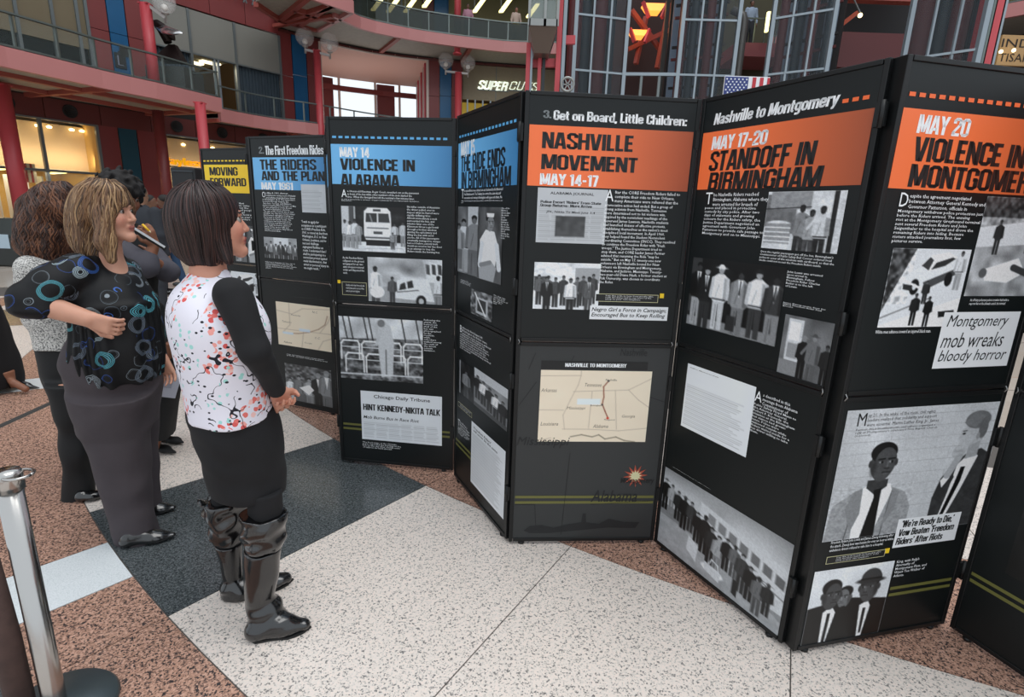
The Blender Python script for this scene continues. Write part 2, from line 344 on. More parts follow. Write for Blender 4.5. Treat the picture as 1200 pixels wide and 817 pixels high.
def block_text(body, shear=0.0, t=_t, line=2.75, gap=.03):
    V = []; Fc = []; y0 = 0
    def poly(ps):
        o = len(V); V.extend(ps); Fc.append(tuple(range(o, o + len(ps))))
    for ln_ in body.split('\n'):
        x = 0
        for ch in ln_:
            adv, paths = GL.get(ch, GL['-'] if ch != '"' else GL["'"])
            for pth, rnd in paths:
                for i in range(len(pth) - 1):
                    (ax, ay), (bx, by) = pth[i], pth[i + 1]; dx, dy = bx - ax, by - ay; L = math.hypot(dx, dy) + 1e-9
                    if abs(dx) < 1e-6 or abs(dy) < 1e-6: nx_, ny_ = -dy / L * t / 2, dx / L * t / 2
                    elif abs(dy) > abs(dx) * .9: nx_, ny_ = -t / 2 * 1.0 * np.sign(dy), 0         # slanted stems are cut flat top and bottom
                    else: nx_, ny_ = -dy / L * t / 2, dx / L * t / 2
                    q = [(ax + nx_, ay + ny_), (ax - nx_, ay - ny_), (bx - nx_, by - ny_), (bx + nx_, by + ny_)]
                    ar = sum(q[k][0] * q[(k + 1) % 4][1] - q[(k + 1) % 4][0] * q[k][1] for k in range(4))
                    if ar < 0: q = q[::-1]
                    poly([(x + px, y0 + py) for px, py in q])
                for i in range(1, len(pth) - 1):
                    poly([(x + pth[i][0] + t / 2 * math.cos(a * math.pi / 4 + .39), y0 + pth[i][1] + t / 2 * math.sin(a * math.pi / 4 + .39)) for a in range(8)])
            x += adv + gap
        y0 -= line
    V = np.array(V, float); V[:, 0] += V[:, 1] * shear
    mn, mx = V.min(0), V.max(0)
    return (V - mn) / (mx - mn), Fc, mx - mn
# ------------------------------------------------------------------ picture printing (flat greyscale and map prints on the posters)
def l1(x): return np.where(x <= .04045, x / 12.92, ((x + .055) / 1.055) ** 2.4)
class Pic:
    def __init__(s, nx, ny, g=.5, seed=1):
        s.nx, s.ny = nx, ny; s.a = nx / ny
        s.X, s.Y = np.meshgrid(np.linspace(0, 1, nx), np.linspace(0, 1, ny))
        s.I = np.zeros((ny, nx, 3)) + np.array(g if not np.isscalar(g) else (g, g, g)); s.rs = np.random.RandomState(seed); s.e = 1.1 / nx
    def blend(s, m, g):
        m = np.clip(m, 0, 1)[..., None]; g = np.array(g if not np.isscalar(g) else (g, g, g)); s.I = s.I * (1 - m) + g * m; return s
    def grad(s, g0, g1, y0=0, y1=1, x=False):
        t = np.clip(((s.X if x else s.Y) - y0) / (y1 - y0), 0, 1); m = ((s.X if x else s.Y) >= y0) & ((s.X if x else s.Y) <= y1)
        s.I[m] = (g0 + (g1 - g0) * t)[m][:, None]; return s
    def ell(s, cx, cy, rx, ry, g, rot=0, soft=1):
        dx = (s.X - cx) * s.a; dy = (s.Y - cy); c, q = math.cos(rot), math.sin(rot); u = dx * c + dy * q; v = -dx * q + dy * c
        d = (np.sqrt((u / (rx * s.a)) ** 2 + (v / ry) ** 2) - 1) * min(rx * s.a, ry)
        return s.blend(.5 - d / (soft * s.e * s.a), g)
    def line(s, x0, y0, x1, y1, w_, g, w1=None):
        ax, ay, bx, by = x0 * s.a, y0, x1 * s.a, y1; dx, dy = bx - ax, by - ay; L = dx * dx + dy * dy + 1e-9
        t = np.clip(((s.X * s.a - ax) * dx + (s.Y - ay) * dy) / L, 0, 1)
        ww = w_ if w1 is None else w_ + (w1 - w_) * t
        d = np.hypot(s.X * s.a - ax - t * dx, s.Y - ay - t * dy) - ww / 2
        return s.blend(.5 - d / (s.e * s.a), g)
    def pl(s, pts, w_, g):
        for a, b in zip(pts, pts[1:]): s.line(*a, *b, w_, g)
        return s
    def poly(s, pts, g):
        ins = np.zeros(s.X.shape, bool); d = np.full(s.X.shape, 9.0); n = len(pts)
        for i in range(n):
            x0, y0 = pts[i]; x1, y1 = pts[(i + 1) % n]
            c = (y0 > s.Y) != (y1 > s.Y)
            if y0 != y1: ins ^= c & (s.X < (x1 - x0) * (s.Y - y0) / (y1 - y0) + x0)
            ax, ay, dx, dy = x0 * s.a, y0, (x1 - x0) * s.a, y1 - y0; L = dx * dx + dy * dy + 1e-9
            t = np.clip(((s.X * s.a - ax) * dx + (s.Y - ay) * dy) / L, 0, 1); d = np.minimum(d, np.hypot(s.X * s.a - ax - t * dx, s.Y - ay - t * dy))
        d = np.where(ins, -d, d); return s.blend(.5 - d / (s.e * s.a), g)
    def rect(s, x0, y0, x1, y1, g): return s.poly([(x0, y0), (x1, y0), (x1, y1), (x0, y1)], g)
    def noise(s, n, amp, box=None):
        m = max(2, int(n)); k = s.rs.rand(m + 2, m + 2) - .5
        xi = s.X * m; yi = s.Y * m; x0 = xi.astype(int); y0 = yi.astype(int); fx, fy = xi - x0, yi - y0
        v = (k[y0, x0] * (1 - fx) + k[y0, x0 + 1] * fx) * (1 - fy) + (k[y0 + 1, x0] * (1 - fx) + k[y0 + 1, x0 + 1] * fx) * fy
        if box: v = v * ((s.X >= box[0]) & (s.X <= box[2]) & (s.Y >= box[1]) & (s.Y <= box[3]))
        s.I = np.clip(s.I + (v * amp)[..., None], 0, 1); return s
    def person(s, x, y, h, coat=.2, legs=None, skin=.55, hat=None, shirt=None, tie=False, face=0, arm=0):
        a = s.a; wd = h * (.15 if h * s.ny < 30 else .125) / a; legs = coat if legs is None else legs
        s.poly([(x - wd * .75, y + h * .48), (x + wd * .75, y + h * .48), (x + wd * .7, y + h), (x + wd * .1, y + h), (x, y + h * .6), (x - wd * .1, y + h), (x - wd * .7, y + h)], legs)
        s.poly([(x - wd * .35, y + h * .14), (x + wd * .35, y + h * .14), (x + wd, y + h * .2), (x + wd * 1.1, y + h * .5), (x + wd * .8, y + h * .56), (x - wd * .8, y + h * .56), (x - wd * 1.1, y + h * .5), (x - wd, y + h * .2)], coat)
        s.poly([(x + wd * .45, y + h * .2), (x + wd, y + h * .21), (x + wd * 1.0, y + h * .54), (x + wd * .5, y + h * .55)], coat * .72); s.line(x - wd * .1, y + h * .3, x - wd * .45, y + h * .5, h * .012, coat * .75); s.line(x - wd * .3, y + h * .62, x - wd * .35, y + h * .95, h * .012, legs * .7)
        if coat > .7: s.line(x - wd * .8, y + h * .53, x + wd * .8, y + h * .53, h * .022, .1)
        if shirt is not None: s.poly([(x - wd * .3, y + h * .15), (x + wd * .3, y + h * .15), (x, y + h * .4)], shirt)
        if tie: s.line(x, y + h * .17, x, y + h * .36, h * .02, .1)
        if arm: s.line(x + wd * .9 * np.sign(arm), y + h * .24, x + wd * (.9 + abs(arm)) * np.sign(arm), y + h * .4, h * .05, coat)
        else:
            for q in (-1, 1): s.line(x + q * wd * .95, y + h * .22, x + q * wd * 1.12, y + h * .5, h * .05, coat * .85)
        s.ell(x, y + h * .075, h * .045 / a, h * .065, skin); s.ell(x, y + h * .045, h * .047 / a, h * .045, .1 if hat is None else hat)
        s.ell(x + face * h * .01, y + h * .09, h * .034 / a, h * .045, skin)
        if hat is not None: s.ell(x, y + h * .05, h * .075 / a, h * .014, hat)
        return s

def pic_bus():
    p = Pic(84, 62, .12, 3).noise(9, .2).rect(0, .78, 1, 1, .8).noise(30, .1)
    p.rect(0, 0, .22, .6, .72).rect(.12, 0, .2, .7, .3)
    p.poly([(.36, .1), (.42, .02), (.72, .02), (.77, .1), (.79, .62), (.76, .74), (.38, .74), (.35, .62)], .86)
    p.poly([(.39, .14), (.56, .14), (.56, .34), (.38, .34)], .22).poly([(.58, .14), (.74, .14), (.76, .34), (.58, .34)], .25)
    p.line(.45, .18, .48, .32, .03, .5).rect(.5, .05, .62, .1, .25)
    p.rect(.4, .45, .74, .48, .45).rect(.5, .54, .64, .6, .3).rect(.37, .66, .77, .7, .35)
    for x in (.41, .45, .69, .73): p.ell(x, .56, .018, .026, 1)
    p.rect(.38, .73, .76, .86, .06)
    for x, y, h, c in ((.05, .3, .62, .75), (.13, .33, .6, .85), (.21, .28, .66, .8), (.27, .36, .5, .6), (.83, .34, .5, .75), (.96, .3, .56, .7)): p.person(x, y, h, c, .55, .3)
    p.person(.8, .55, .38, .55, .3, .4).line(.2, .95, .95, .9, .01, .6); return p
def pic_burn():
    p = Pic(84, 56, .72, 5).noise(6, .3).rect(0, .65, 1, 1, .6)
    p.poly([(.74, .02), (1, .1), (1, .55), (.8, .5)], .82)
    for x in (.78, .86, .94): p.poly([(x, .1), (x + .05, .12), (x + .06, .34), (x + .01, .32)], .25)
    p.poly([(.33, .9), (.4, .5), (.62, .36), (.82, .45), (.9, .95)], .82)
    p.poly([(.42, .72), (.44, .58), (.5, .53), (.52, .68)], .2).poly([(.54, .67), (.53, .52), (.6, .48), (.62, .64)], .2)
    for x, y, r in ((.5, .15, .1), (.6, .22, .12), (.68, .1, .1), (.57, .05, .09), (.7, .3, .07)): p.ell(x, y, r, r * 1.2, .35 + .3 * (x * 7 % 1), soft=9)
    p.ell(.72, .95, .07, .14, .12).ell(.72, .95, .035, .07, .7).line(.4, .76, .68, .7, .02, .3)
    p.person(.1, .2, .95, .85, .3, .2).person(.33, .42, .62, .35, .25, .3).person(.95, .35, .8, .8, .5, .1).ell(.12, .78, .1, .14, .85); return p
def pic_wreck():
    p = Pic(100, 76, .35, 8).noise(14, .5).noise(40, .35)
    p.poly([(.0, .0), (1, 0), (1, .3), (0, .35)], .75).noise(8, .3, (0, 0, 1, .35))
    for x in (.05, .12, .3, .36, .75, .92): p.line(x, 0, x + .05, .38, .02, .15)
    for i in range(4):
        for q in range(2):
            x = .02 + i * .25 + q * .05; y = .38 + q * .2
            p.pl([(x, y + .3), (x, y + .05), (x + .03, y), (x + .2, y), (x + .22, y + .05), (x + .22, y + .3)], .022, .92); p.line(x, y + .1, x + .22, y + .1, .012, .8)
    p.poly([(.47, .12), (.54, .04), (.62, .12), (.66, .4), (.64, .9), (.5, .95), (.47, .5)], .72).line(.5, .2, .45, .42, .05, .7).ell(.51, .08, .045, .06, .45)
    p.line(.56, .5, .56, .9, .02, .4).line(.0, .92, 1, .9, .02, .8); return p
def pic_men():
    p = Pic(96, 74, .1, 9).noise(7, .12).rect(0, .86, 1, 1, .5).rect(0, .0, .12, .8, .25)
    for i, (x, c, sk, hat, lg) in enumerate([(.1, .1, .25, None, .6), (.2, .15, .6, .1, .2), (.36, .88, .6, .92, .72), (.58, .55, .25, None, .45), (.76, .85, .6, .15, .25), (.93, .25, .2, None, .5)]):
        p.person(x, .06 + .04 * (i % 2), .92, c, lg, sk, hat, .9 if c < .6 else None, c < .6)
    p.rect(.47, .74, .57, .95, .2); return p
def pic_dock():
    p = Pic(84, 70, .75, 4).noise(6, .15).rect(.0, .05, .42, .62, .42).rect(.05, .0, .6, .3, .55).line(.0, .3, .6, .26, .02, .2).rect(.86, 0, .92, 1, .12)
    p.ell(.2, .55, .16, .05, .8).rect(.02, .55, .38, .9, .55)
    for y in (.62, .7, .78, .86): p.line(.02, y, .38, y, .02, .85)
    p.person(.5, .22, .95, .5, .2, .15).person(.63, .3, .9, .6, .3, .2, ).person(.76, .24, .95, .75, .15, .15, arm=-.8); p.noise(30, .1); return p
def pic_office():
    p = Pic(60, 70, .4, 6).noise(5, .2).rect(.1, .05, .42, .75, .75).rect(.14, .1, .36, .4, .9).rect(.14, .45, .36, .7, .55).rect(0, .75, .4, 1, .5)
    p.person(.48, .28, .75, .12, .1, .5, .5).person(.68, .22, .9, .42, .35, .5, .3, arm=-.8).person(.95, .35, .7, .15, .1, .3); return p
def pic_crowd():
    p = Pic(130, 100, .5, 11).grad(.55, .8, 0, .45).noise(6, .12)
    p.poly([(.35, .15), (1, .3), (1, .78), (.8, .8), (.35, .5)], .74)
    for i in range(7):
        x = .42 + i * .085; y = .22 + i * .028; p.poly([(x, y), (x + .06, y + .02), (x + .06, y + .13), (x, y + .11)], .5 - .02 * i)
    p.line(.36, .44, 1, .62, .012, .4).poly([(.0, .6), (.5, .62), (1, .86), (1, 1), (0, 1)], .6).noise(24, .08, (0, .6, 1, 1))
    r = random.Random(5)
    for i in range(15):
        x = .03 + i * .062; y = .12 + i * .03 + r.uniform(-.04, .04); c = r.choice([.12, .18, .25, .4, .6, .1])
        p.person(x, y, .42 + r.uniform(-.06, .05), c, c * .8, r.choice([.2, .5, .6]), r.choice([None, .15, .3]))
    p.poly([(.28, .64), (.37, .7), (.36, .9), (.27, .82)], .75).ell(.5, .86, .09, .05, .85).poly([(.43, .8), (.57, .83), (.56, .94), (.44, .9)], .75).pl([(.47, .8), (.49, .73), (.54, .75), (.55, .82)], .012, .8)
    p.poly([(.66, .76), (.7, .77), (.7, .95), (.66, .93)], .15); return p
def head_profile(p, x, y, r, skin, hair, q=1):
    p.ell(x, y, r * .8 / p.a, r, skin).ell(x + q * .2 * r / p.a, y + .35 * r, r * .55 / p.a, r * .75, skin)
    p.ell(x - q * .12 * r / p.a, y - .48 * r, r * .85 / p.a, r * .62, hair)
    p.ell(x + q * .2 * r / p.a, y - .0 * r, r * .6 / p.a, r * .5, skin)
def face_front(p, x, y, r, skin, hair, look=0, hat=None, mou=.75):
    a = p.a; k = lambda v: v * r / a
    p.ell(x, y + .05 * r, .7 * r / a, 1.0 * r, skin); p.ell(x, y + .6 * r, .48 * r / a, .5 * r, skin)
    p.ell(x - k(look * .06), y - .5 * r, .73 * r / a, .56 * r, hair); p.ell(x + k(look * .12), y + .02 * r, .6 * r / a, .78 * r, skin)
    p.ell(x - k(.72), y + .1 * r, .1 * r / a, .2 * r, skin * .8).ell(x + k(.72), y + .1 * r, .1 * r / a, .2 * r, skin * .8)
    for q in (-1, 1):
        ex = x + k(look * .15 + q * .28); p.line(ex - k(.17), y - .12 * r, ex + k(.17), y - .14 * r, .09 * r, skin * .35)
        p.ell(ex, y + .04 * r, .12 * r / a, .045 * r, .5 + .3 * skin); p.ell(ex + k(look * .05), y + .04 * r, .07 * r / a, .07 * r, .05)
    nx = x + k(look * .25); p.line(nx, y + .05 * r, nx, y + .34 * r, .1 * r, skin * 1.25).line(nx - k(.12), y + .4 * r, nx + k(.12), y + .4 * r, .06 * r, skin * .5)
    p.line(nx - k(.2), y + .62 * r, nx + k(.2), y + .62 * r, .1 * r, skin * .6).line(nx - k(.15), y + .68 * r, nx + k(.15), y + .68 * r, .05 * r, skin * 1.2)
    p.ell(x - k(.5 * (look or 1)), y + .3 * r, .16 * r / a, .4 * r, skin * .72, soft=14 * r / p.e / 90)
    if hat is not None:
        p.ell(x, y - .6 * r, .72 * r / a, .6 * r, hat).ell(x, y - .38 * r, 1.05 * r / a, .2 * r, hat * .85).line(x - k(.7), y - .5 * r, x + k(.7), y - .5 * r, .12 * r, hat * .4)
def pic_two_men():
    p = Pic(220, 176, .72, 12).noise(5, .1)
    for j in range(9):
        y = .06 + j * .09; p.line(0, y, 1, y - .005, .003, .6)
        for i in range(6): p.line(i * .2 + (j % 2) * .1, y, i * .2 + (j % 2) * .1, y + .09, .003, .63)
    # left: young man in a pale jacket, dark narrow tie
    p.poly([(.0, .98), (.02, .72), (.14, .62), (.22, .58), (.36, .6), (.47, .66), (.52, .78), (.52, 1), (0, 1)], .56).noise(90, .12, (0, .58, .52, 1))
    p.poly([(.16, .62), (.23, .57), (.36, .58), (.38, .64), (.3, 1), (.17, 1)], .9).poly([(.21, .54), (.34, .54), (.34, .6), (.27, .66), (.21, .6)], .24)
    p.poly([(.26, .62), (.31, .61), (.31, .67), (.32, 1), (.23, 1), (.27, .68)], .07).line(.16, .63, .13, 1, .008, .3).line(.38, .64, .36, 1, .008, .32)
    p.poly([(.14, .62), (.19, .6), (.2, .8), (.16, .95), (.1, .75)], .5).poly([(.38, .62), (.43, .65), (.42, .8), (.35, .95), (.38, .75)], .5)
    face_front(p, .285, .4, .14, .3, .06, 1)
    # right: fair haired man in profile, hand held to his chin
    p.poly([(.66, 1), (.66, .74), (.72, .52), (.82, .4), (.92, .36), (1, .42), (1, 1)], .24).noise(50, .06, (.66, .36, 1, 1))
    p.poly([(.78, .48), (.86, .38), (.91, .42), (.84, .7), (.76, .98), (.72, .98), (.76, .7)], .88).poly([(.81, .5), (.84, .5), (.83, .62), (.76, .92), (.74, .9), (.79, .64)], .1)
    p.poly([(.66, .74), (.69, .58), (.74, .5), (.78, .58), (.72, .78)], .22).poly([(.69, .6), (.73, .54), (.75, .58), (.71, .66)], .9)
    p.ell(.84, .25, .075, .12, .66).ell(.8, .31, .045, .08, .68).poly([(.83, .33), (.9, .3), (.9, .42), (.82, .44)], .6)
    p.poly([(.755, .2), (.77, .18), (.78, .29), (.755, .3), (.745, .275)], .68).ell(.85, .13, .085, .07, .42).ell(.9, .2, .03, .08, .4).poly([(.76, .15), (.82, .07), (.9, .1), (.84, .19)], .45)
    p.line(.765, .215, .79, .212, .008, .25).ell(.775, .235, .01, .008, .1).line(.757, .33, .775, .33, .006, .35).ell(.875, .26, .012, .028, .55)
    p.ell(.77, .38, .045, .055, .66).line(.75, .35, .79, .34, .02, .7).line(.745, .37, .79, .37, .02, .62).line(.745, .39, .79, .4, .02, .68).line(.78, .42, .73, .56, .06, .62)
    p.rect(.52, .93, .7, 1, .85).noise(110, .05); return p
def pic_three():
    p = Pic(96, 84, .8, 13).noise(5, .1).poly([(0, .5), (.5, .42), (1, .5), (1, 1), (0, 1)], .1)
    p.poly([(.2, .58), (.3, .5), (.36, .6), (.3, 1), (.22, 1)], .88).poly([(.26, .6), (.3, .6), (.29, 1), (.25, 1)], .1)
    p.poly([(.66, .55), (.76, .5), (.8, .58), (.76, 1), (.7, 1)], .88).poly([(.71, .6), (.75, .6), (.75, .95), (.72, .95)], .12)
    face_front(p, .44, .4, .14, .42, .08, -1); face_front(p, .27, .34, .19, .28, .05, 1); face_front(p, .74, .3, .2, .3, .05, -1, hat=.25)
    p.poly([(.36, .55), (.46, .52), (.52, .6), (.5, 1), (.4, 1)], .07); return p
def pic_march():
    p = Pic(84, 64, .82, 14).noise(6, .15).rect(.0, .3, .2, .5, .3).rect(.62, .1, 1, .42, .6).noise(20, .25, (0, 0, .6, .4)).rect(0, .9, 1, 1, .8)
    for x in (.08, .22, .33, .45, .66, .75, .9): p.person(x, .22 + (x * 13 % .1), .65, .2 + .3 * (x * 7 % 1), .2, .4)
    p.person(.2, .3, .78, .12, .12, .4, None, .9, True).person(.56, .32, .8, .85, .15, .35).person(.84, .28, .82, .35, .3, .2, None, .85, True); return p
def pic_family():
    p = Pic(70, 66, .35, 15).noise(20, .45, (0, 0, 1, .4))
    for x, c, h in ((.1, .8, .6), (.3, .45, .7), (.52, .6, .68), (.72, .12, .85), (.9, .5, .95)): p.person(x, 1 - h - .02, h * 1.3, c, c * .8, .55, .5 if x > .6 else None, .9 if x > .6 else None)
    p.poly([(.3, .62), (.52, .5), (.62, .62), (.5, .78)], .92); return p
def pic_group():
    p = Pic(60, 42, .62, 16).noise(5, .15).rect(.3, 0, .75, .4, .8)
    for i in range(7): p.person(.07 + i * .145, .3 - .12 * (i % 2), .95, .15 + .5 * ((i * 3) % 4) / 4, .2, .45, None, .85)
    return p
def pic_walkers():
    p = Pic(44, 130, .42, 17).noise(6, .2).rect(.5, 0, 1, .3, .7); p.person(.3, .18, .8, .78, .6, .5, None, None).person(.8, .12, .9, .5, .4, .4).person(.05, .25, .7, .6, .4, .4); return p
def pic_seated():
    p = Pic(60, 120, .3, 18).noise(7, .25).poly([(.1, .45), (.35, .3), (.7, .32), (.85, .5), (.75, .8), (.2, .8)], .88).poly([(.05, .78), (.6, .72), (.8, .8), (.7, 1), (.1, 1)], .62)
    face_front(p, .52, .2, .11, .5, .1, 1); p.poly([(.38, .08), (.68, .08), (.66, .13), (.4, .13)], .92).line(.2, .5, .1, .8, .08, .8).line(.8, .5, .9, .8, .08, .8).line(.15, .8, .55, .74, .06, .5); return p
def pic_window():
    p = Pic(36, 56, .4, 19).noise(12, .6).rect(.25, .25, .8, .9, .7).rect(.32, .32, .72, .8, .25).line(.2, .1, .7, .9, .04, .9); return p
def pic_jail():
    p = Pic(36, 76, .12, 20).noise(9, .25).person(.5, .2, .8, .5, .3, .4).line(.1, 0, .1, 1, .03, .6); return p
def pic_lineup():
    p = Pic(60, 90, .5, 21).noise(5, .2).rect(0, 0, 1, .22, .72)
    for i in range(5): p.person(.12 + i * .19, .16 + .05 * i, .62, .85 if i % 2 else .15, .2, .4)
    p.rect(0, .9, 1, 1, .3); return p
def pic_street():
    p = Pic(96, 92, .8, 22).poly([(.0, .0), (.3, 0), (.0, .8)], .25).noise(26, .5, (0, 0, .3, .7)).poly([(.0, .98), (1, .62), (1, 1), (0, 1)], .9)
    p.poly([(.2, .42), (.26, .3), (.42, .22), (.78, .1), (.95, .16), (.94, .3), (.52, .56), (.3, .58), (.2, .52)], .82).poly([(.46, .42), (.94, .2), (.94, .28), (.5, .52)], .3).poly([(.4, .2), (.5, .08), (.72, .04), (.84, .1), (.7, .2), (.5, .28)], .9)
    p.poly([(.4, .21), (.49, .1), (.54, .14), (.5, .27)], .25).poly([(.53, .26), (.58, .17), (.78, .1), (.82, .12), (.7, .21)], .2).ell(.36, .48, .06, .1, .05).ell(.78, .38, .05, .09, .05).ell(.36, .48, .025, .04, .8).line(.22, .4, .45, .5, .03, .9)
    p.poly([(.21, .44), (.33, .46), (.33, .53), (.22, .51)], .2).line(.0, .88, .6, .62, .02, .5)
    p.person(.42, .56, .42, .15, .1, .3).person(.6, .6, .4, .1, .1, .3).person(.9, .02, .5, .8, .6, .4).poly([(.74, .8), (.95, .78), (.97, .86), (.76, .88)], .15).person(.52, .4, .3, .2, .2, .4); return p
def pic_lying():
    p = Pic(84, 110, .6, 23).noise(12, .3).rect(0, 0, 1, .2, .28).noise(30, .3, (0, 0, 1, .3)).poly([(.0, .3), (1, .2), (1, .45), (0, .5)], .78)
    p.person(.82, -.05, .6, .85, .3, .4).person(.3, .22, .35, .2, .2, .3).poly([(.2, .72), (.7, .6), (.85, .75), (.6, .86), (.25, .84)], .85).ell(.2, .76, .06, .05, .35).line(.65, .7, .95, .78, .07, .25); return p
def pic_dark():
    p = Pic(80, 90, .1, 24).noise(8, .1)
    for i in range(9): p.person(.06 + i * .11, .25 + .05 * (i % 3), .5, .16 + .04 * (i % 2), .1, .3, .4 if i % 3 == 0 else None)
    p.poly([(.5, .5), (.75, .42), (1, .5), (1, .95), (.6, .8)], .34).ell(.8, .45, .07, .06, .45).ell(.3, .85, .06, .04, .4); return p
def pic_paper(nx=70, ny=56, g=.84, seed=2, head=.3, cols=4, pic=None):
    p = Pic(nx, ny, g, seed).noise(5, .03)
    for c in range(cols):
        x0 = .03 + c * .94 / cols; x1 = x0 + .9 / cols
        n = int((1 - head) * ny / 2.6)
        for i in range(n):
            y = head + .02 + i * (1 - head - .05) / n; q = p.rs.uniform(.75, 1)
            p.line(x0, y, x0 + (x1 - x0) * q, y, .006, g * .72)
    if pic: p.rect(*pic[:4], pic[4]); p.noise(16, .12, pic[:4])
    return p
CREAM = (.90, .83, .73)
def pic_map_south():
    p = Pic(150, 104, CREAM, 30).noise(6, .02); g = (.72, .65, .57)
    for L in ([(0, .08), (.36, .07), (.36, .0)], [(.36, .07), (.34, .2), (.28, .4), (.22, .62), (.24, .82)], [(0, .55), (.22, .55)], [(.3, .29), (.8, .26)], [(.47, .29), (.46, .8)], [(.68, .27), (.72, .82)], [(.22, .82), (.46, .82)], [(.46, .82), (.74, .84), (1, .8)], [(.8, .26), (1, .1)], [(.8, .26), (.9, .4), (1, .5)], [(0, .98), (.12, .95)]): p.pl(L, .008, g)
    p.pl([(.3, .93), (.4, .9), (.5, .93), (.56, .9), (.62, .96), (.72, .93), (.8, .98), (.9, 1)], .016, (.55, .5, .42))
    p.pl([(.61, .14), (.57, .22), (.58, .36), (.57, .46), (.6, .56), (.63, .65)], .015, (.55, .3, .2)).ell(.61, .14, .009, .012, .2).ell(.57, .47, .009, .012, .2).ell(.63, .66, .012, .016, (.8, .2, .1))
    p.rect(.34, .39, .55, .47, (.86, .88, .92)); return p
def pic_map_east():
    p = Pic(70, 66, CREAM, 31).noise(6, .02); g = (.72, .65, .57)
    for L in ([(0, .2), (.3, .25), (.5, .1), (1, .05)], [(.25, .0), (.25, .5), (.1, .7)], [(0, .62), (1, .6)], [(.5, .6), (.45, 1)], [(1, .7), (.85, .78), (.75, 1)], [(.8, .6), (.95, .35), (1, .2)]): p.pl(L, .012, g)
    p.pl([(.95, .2), (.9, .4), (.78, .52), (.6, .62), (.4, .68), (.25, .7)], .014, (.55, .4, .3)).rect(.42, .56, .62, .62, (.8, .84, .9)).rect(.1, .68, .3, .73, (.8, .84, .9)); return p

# ------------------------------------------------------------------ display panels
PW, PH, PS = .74, 2.111, 1.052
M_FRAME = mat('black_aluminium_frame', '0d0f10', .4, .0, .4)
M_LAM = {'black': mat('black_laminate', '0c1213', .42, 0, .38, var=.06, vscale=3), 'grey': mat('charcoal_laminate', '2e3132', .40, 0, .5, var=.04, vscale=3)}
M_STEEL = mat('hinge_steel', '9a9a9a', .3, 1)
M_INK = {k: mat('print_' + k, c, .45) for k, c in dict(white='f8fbfd', black='101314', blue='62b2e6', orange='fb7038', yellow='f6cf22', grey='8b9194', road='6b6a35', paper='eef1f4', dim='14181b', brown='7a6e60', red='b0503a', pale='d8d4a8').items()}
M_PHOTO = attr_mat('photo_print', .38)
PTS = {'h': ((-3.01, 5.36), (-2.335, 5.06)), 'x1': ((-2.31, 5.02), (-2.075, 4.33)), 'a': ((-2.045, 4.30), (-1.37, 4.03)),
       'x2': ((-1.352, 3.98), (-1.10, 3.27)),
       'b': ((-1.087, 3.233), (-.352, 3.140)), 'c': ((-.333, 3.076), (.005, 2.415)), 'd': ((.021, 2.396), (.758, 2.450)),
       'e': ((.7653, 2.4419), (1.1007, 1.7817)), 'f': ((1.1284, 1.7444), (1.8458, 1.922)), 'g': ((1.865, 1.905), (2.095, 1.20)), }
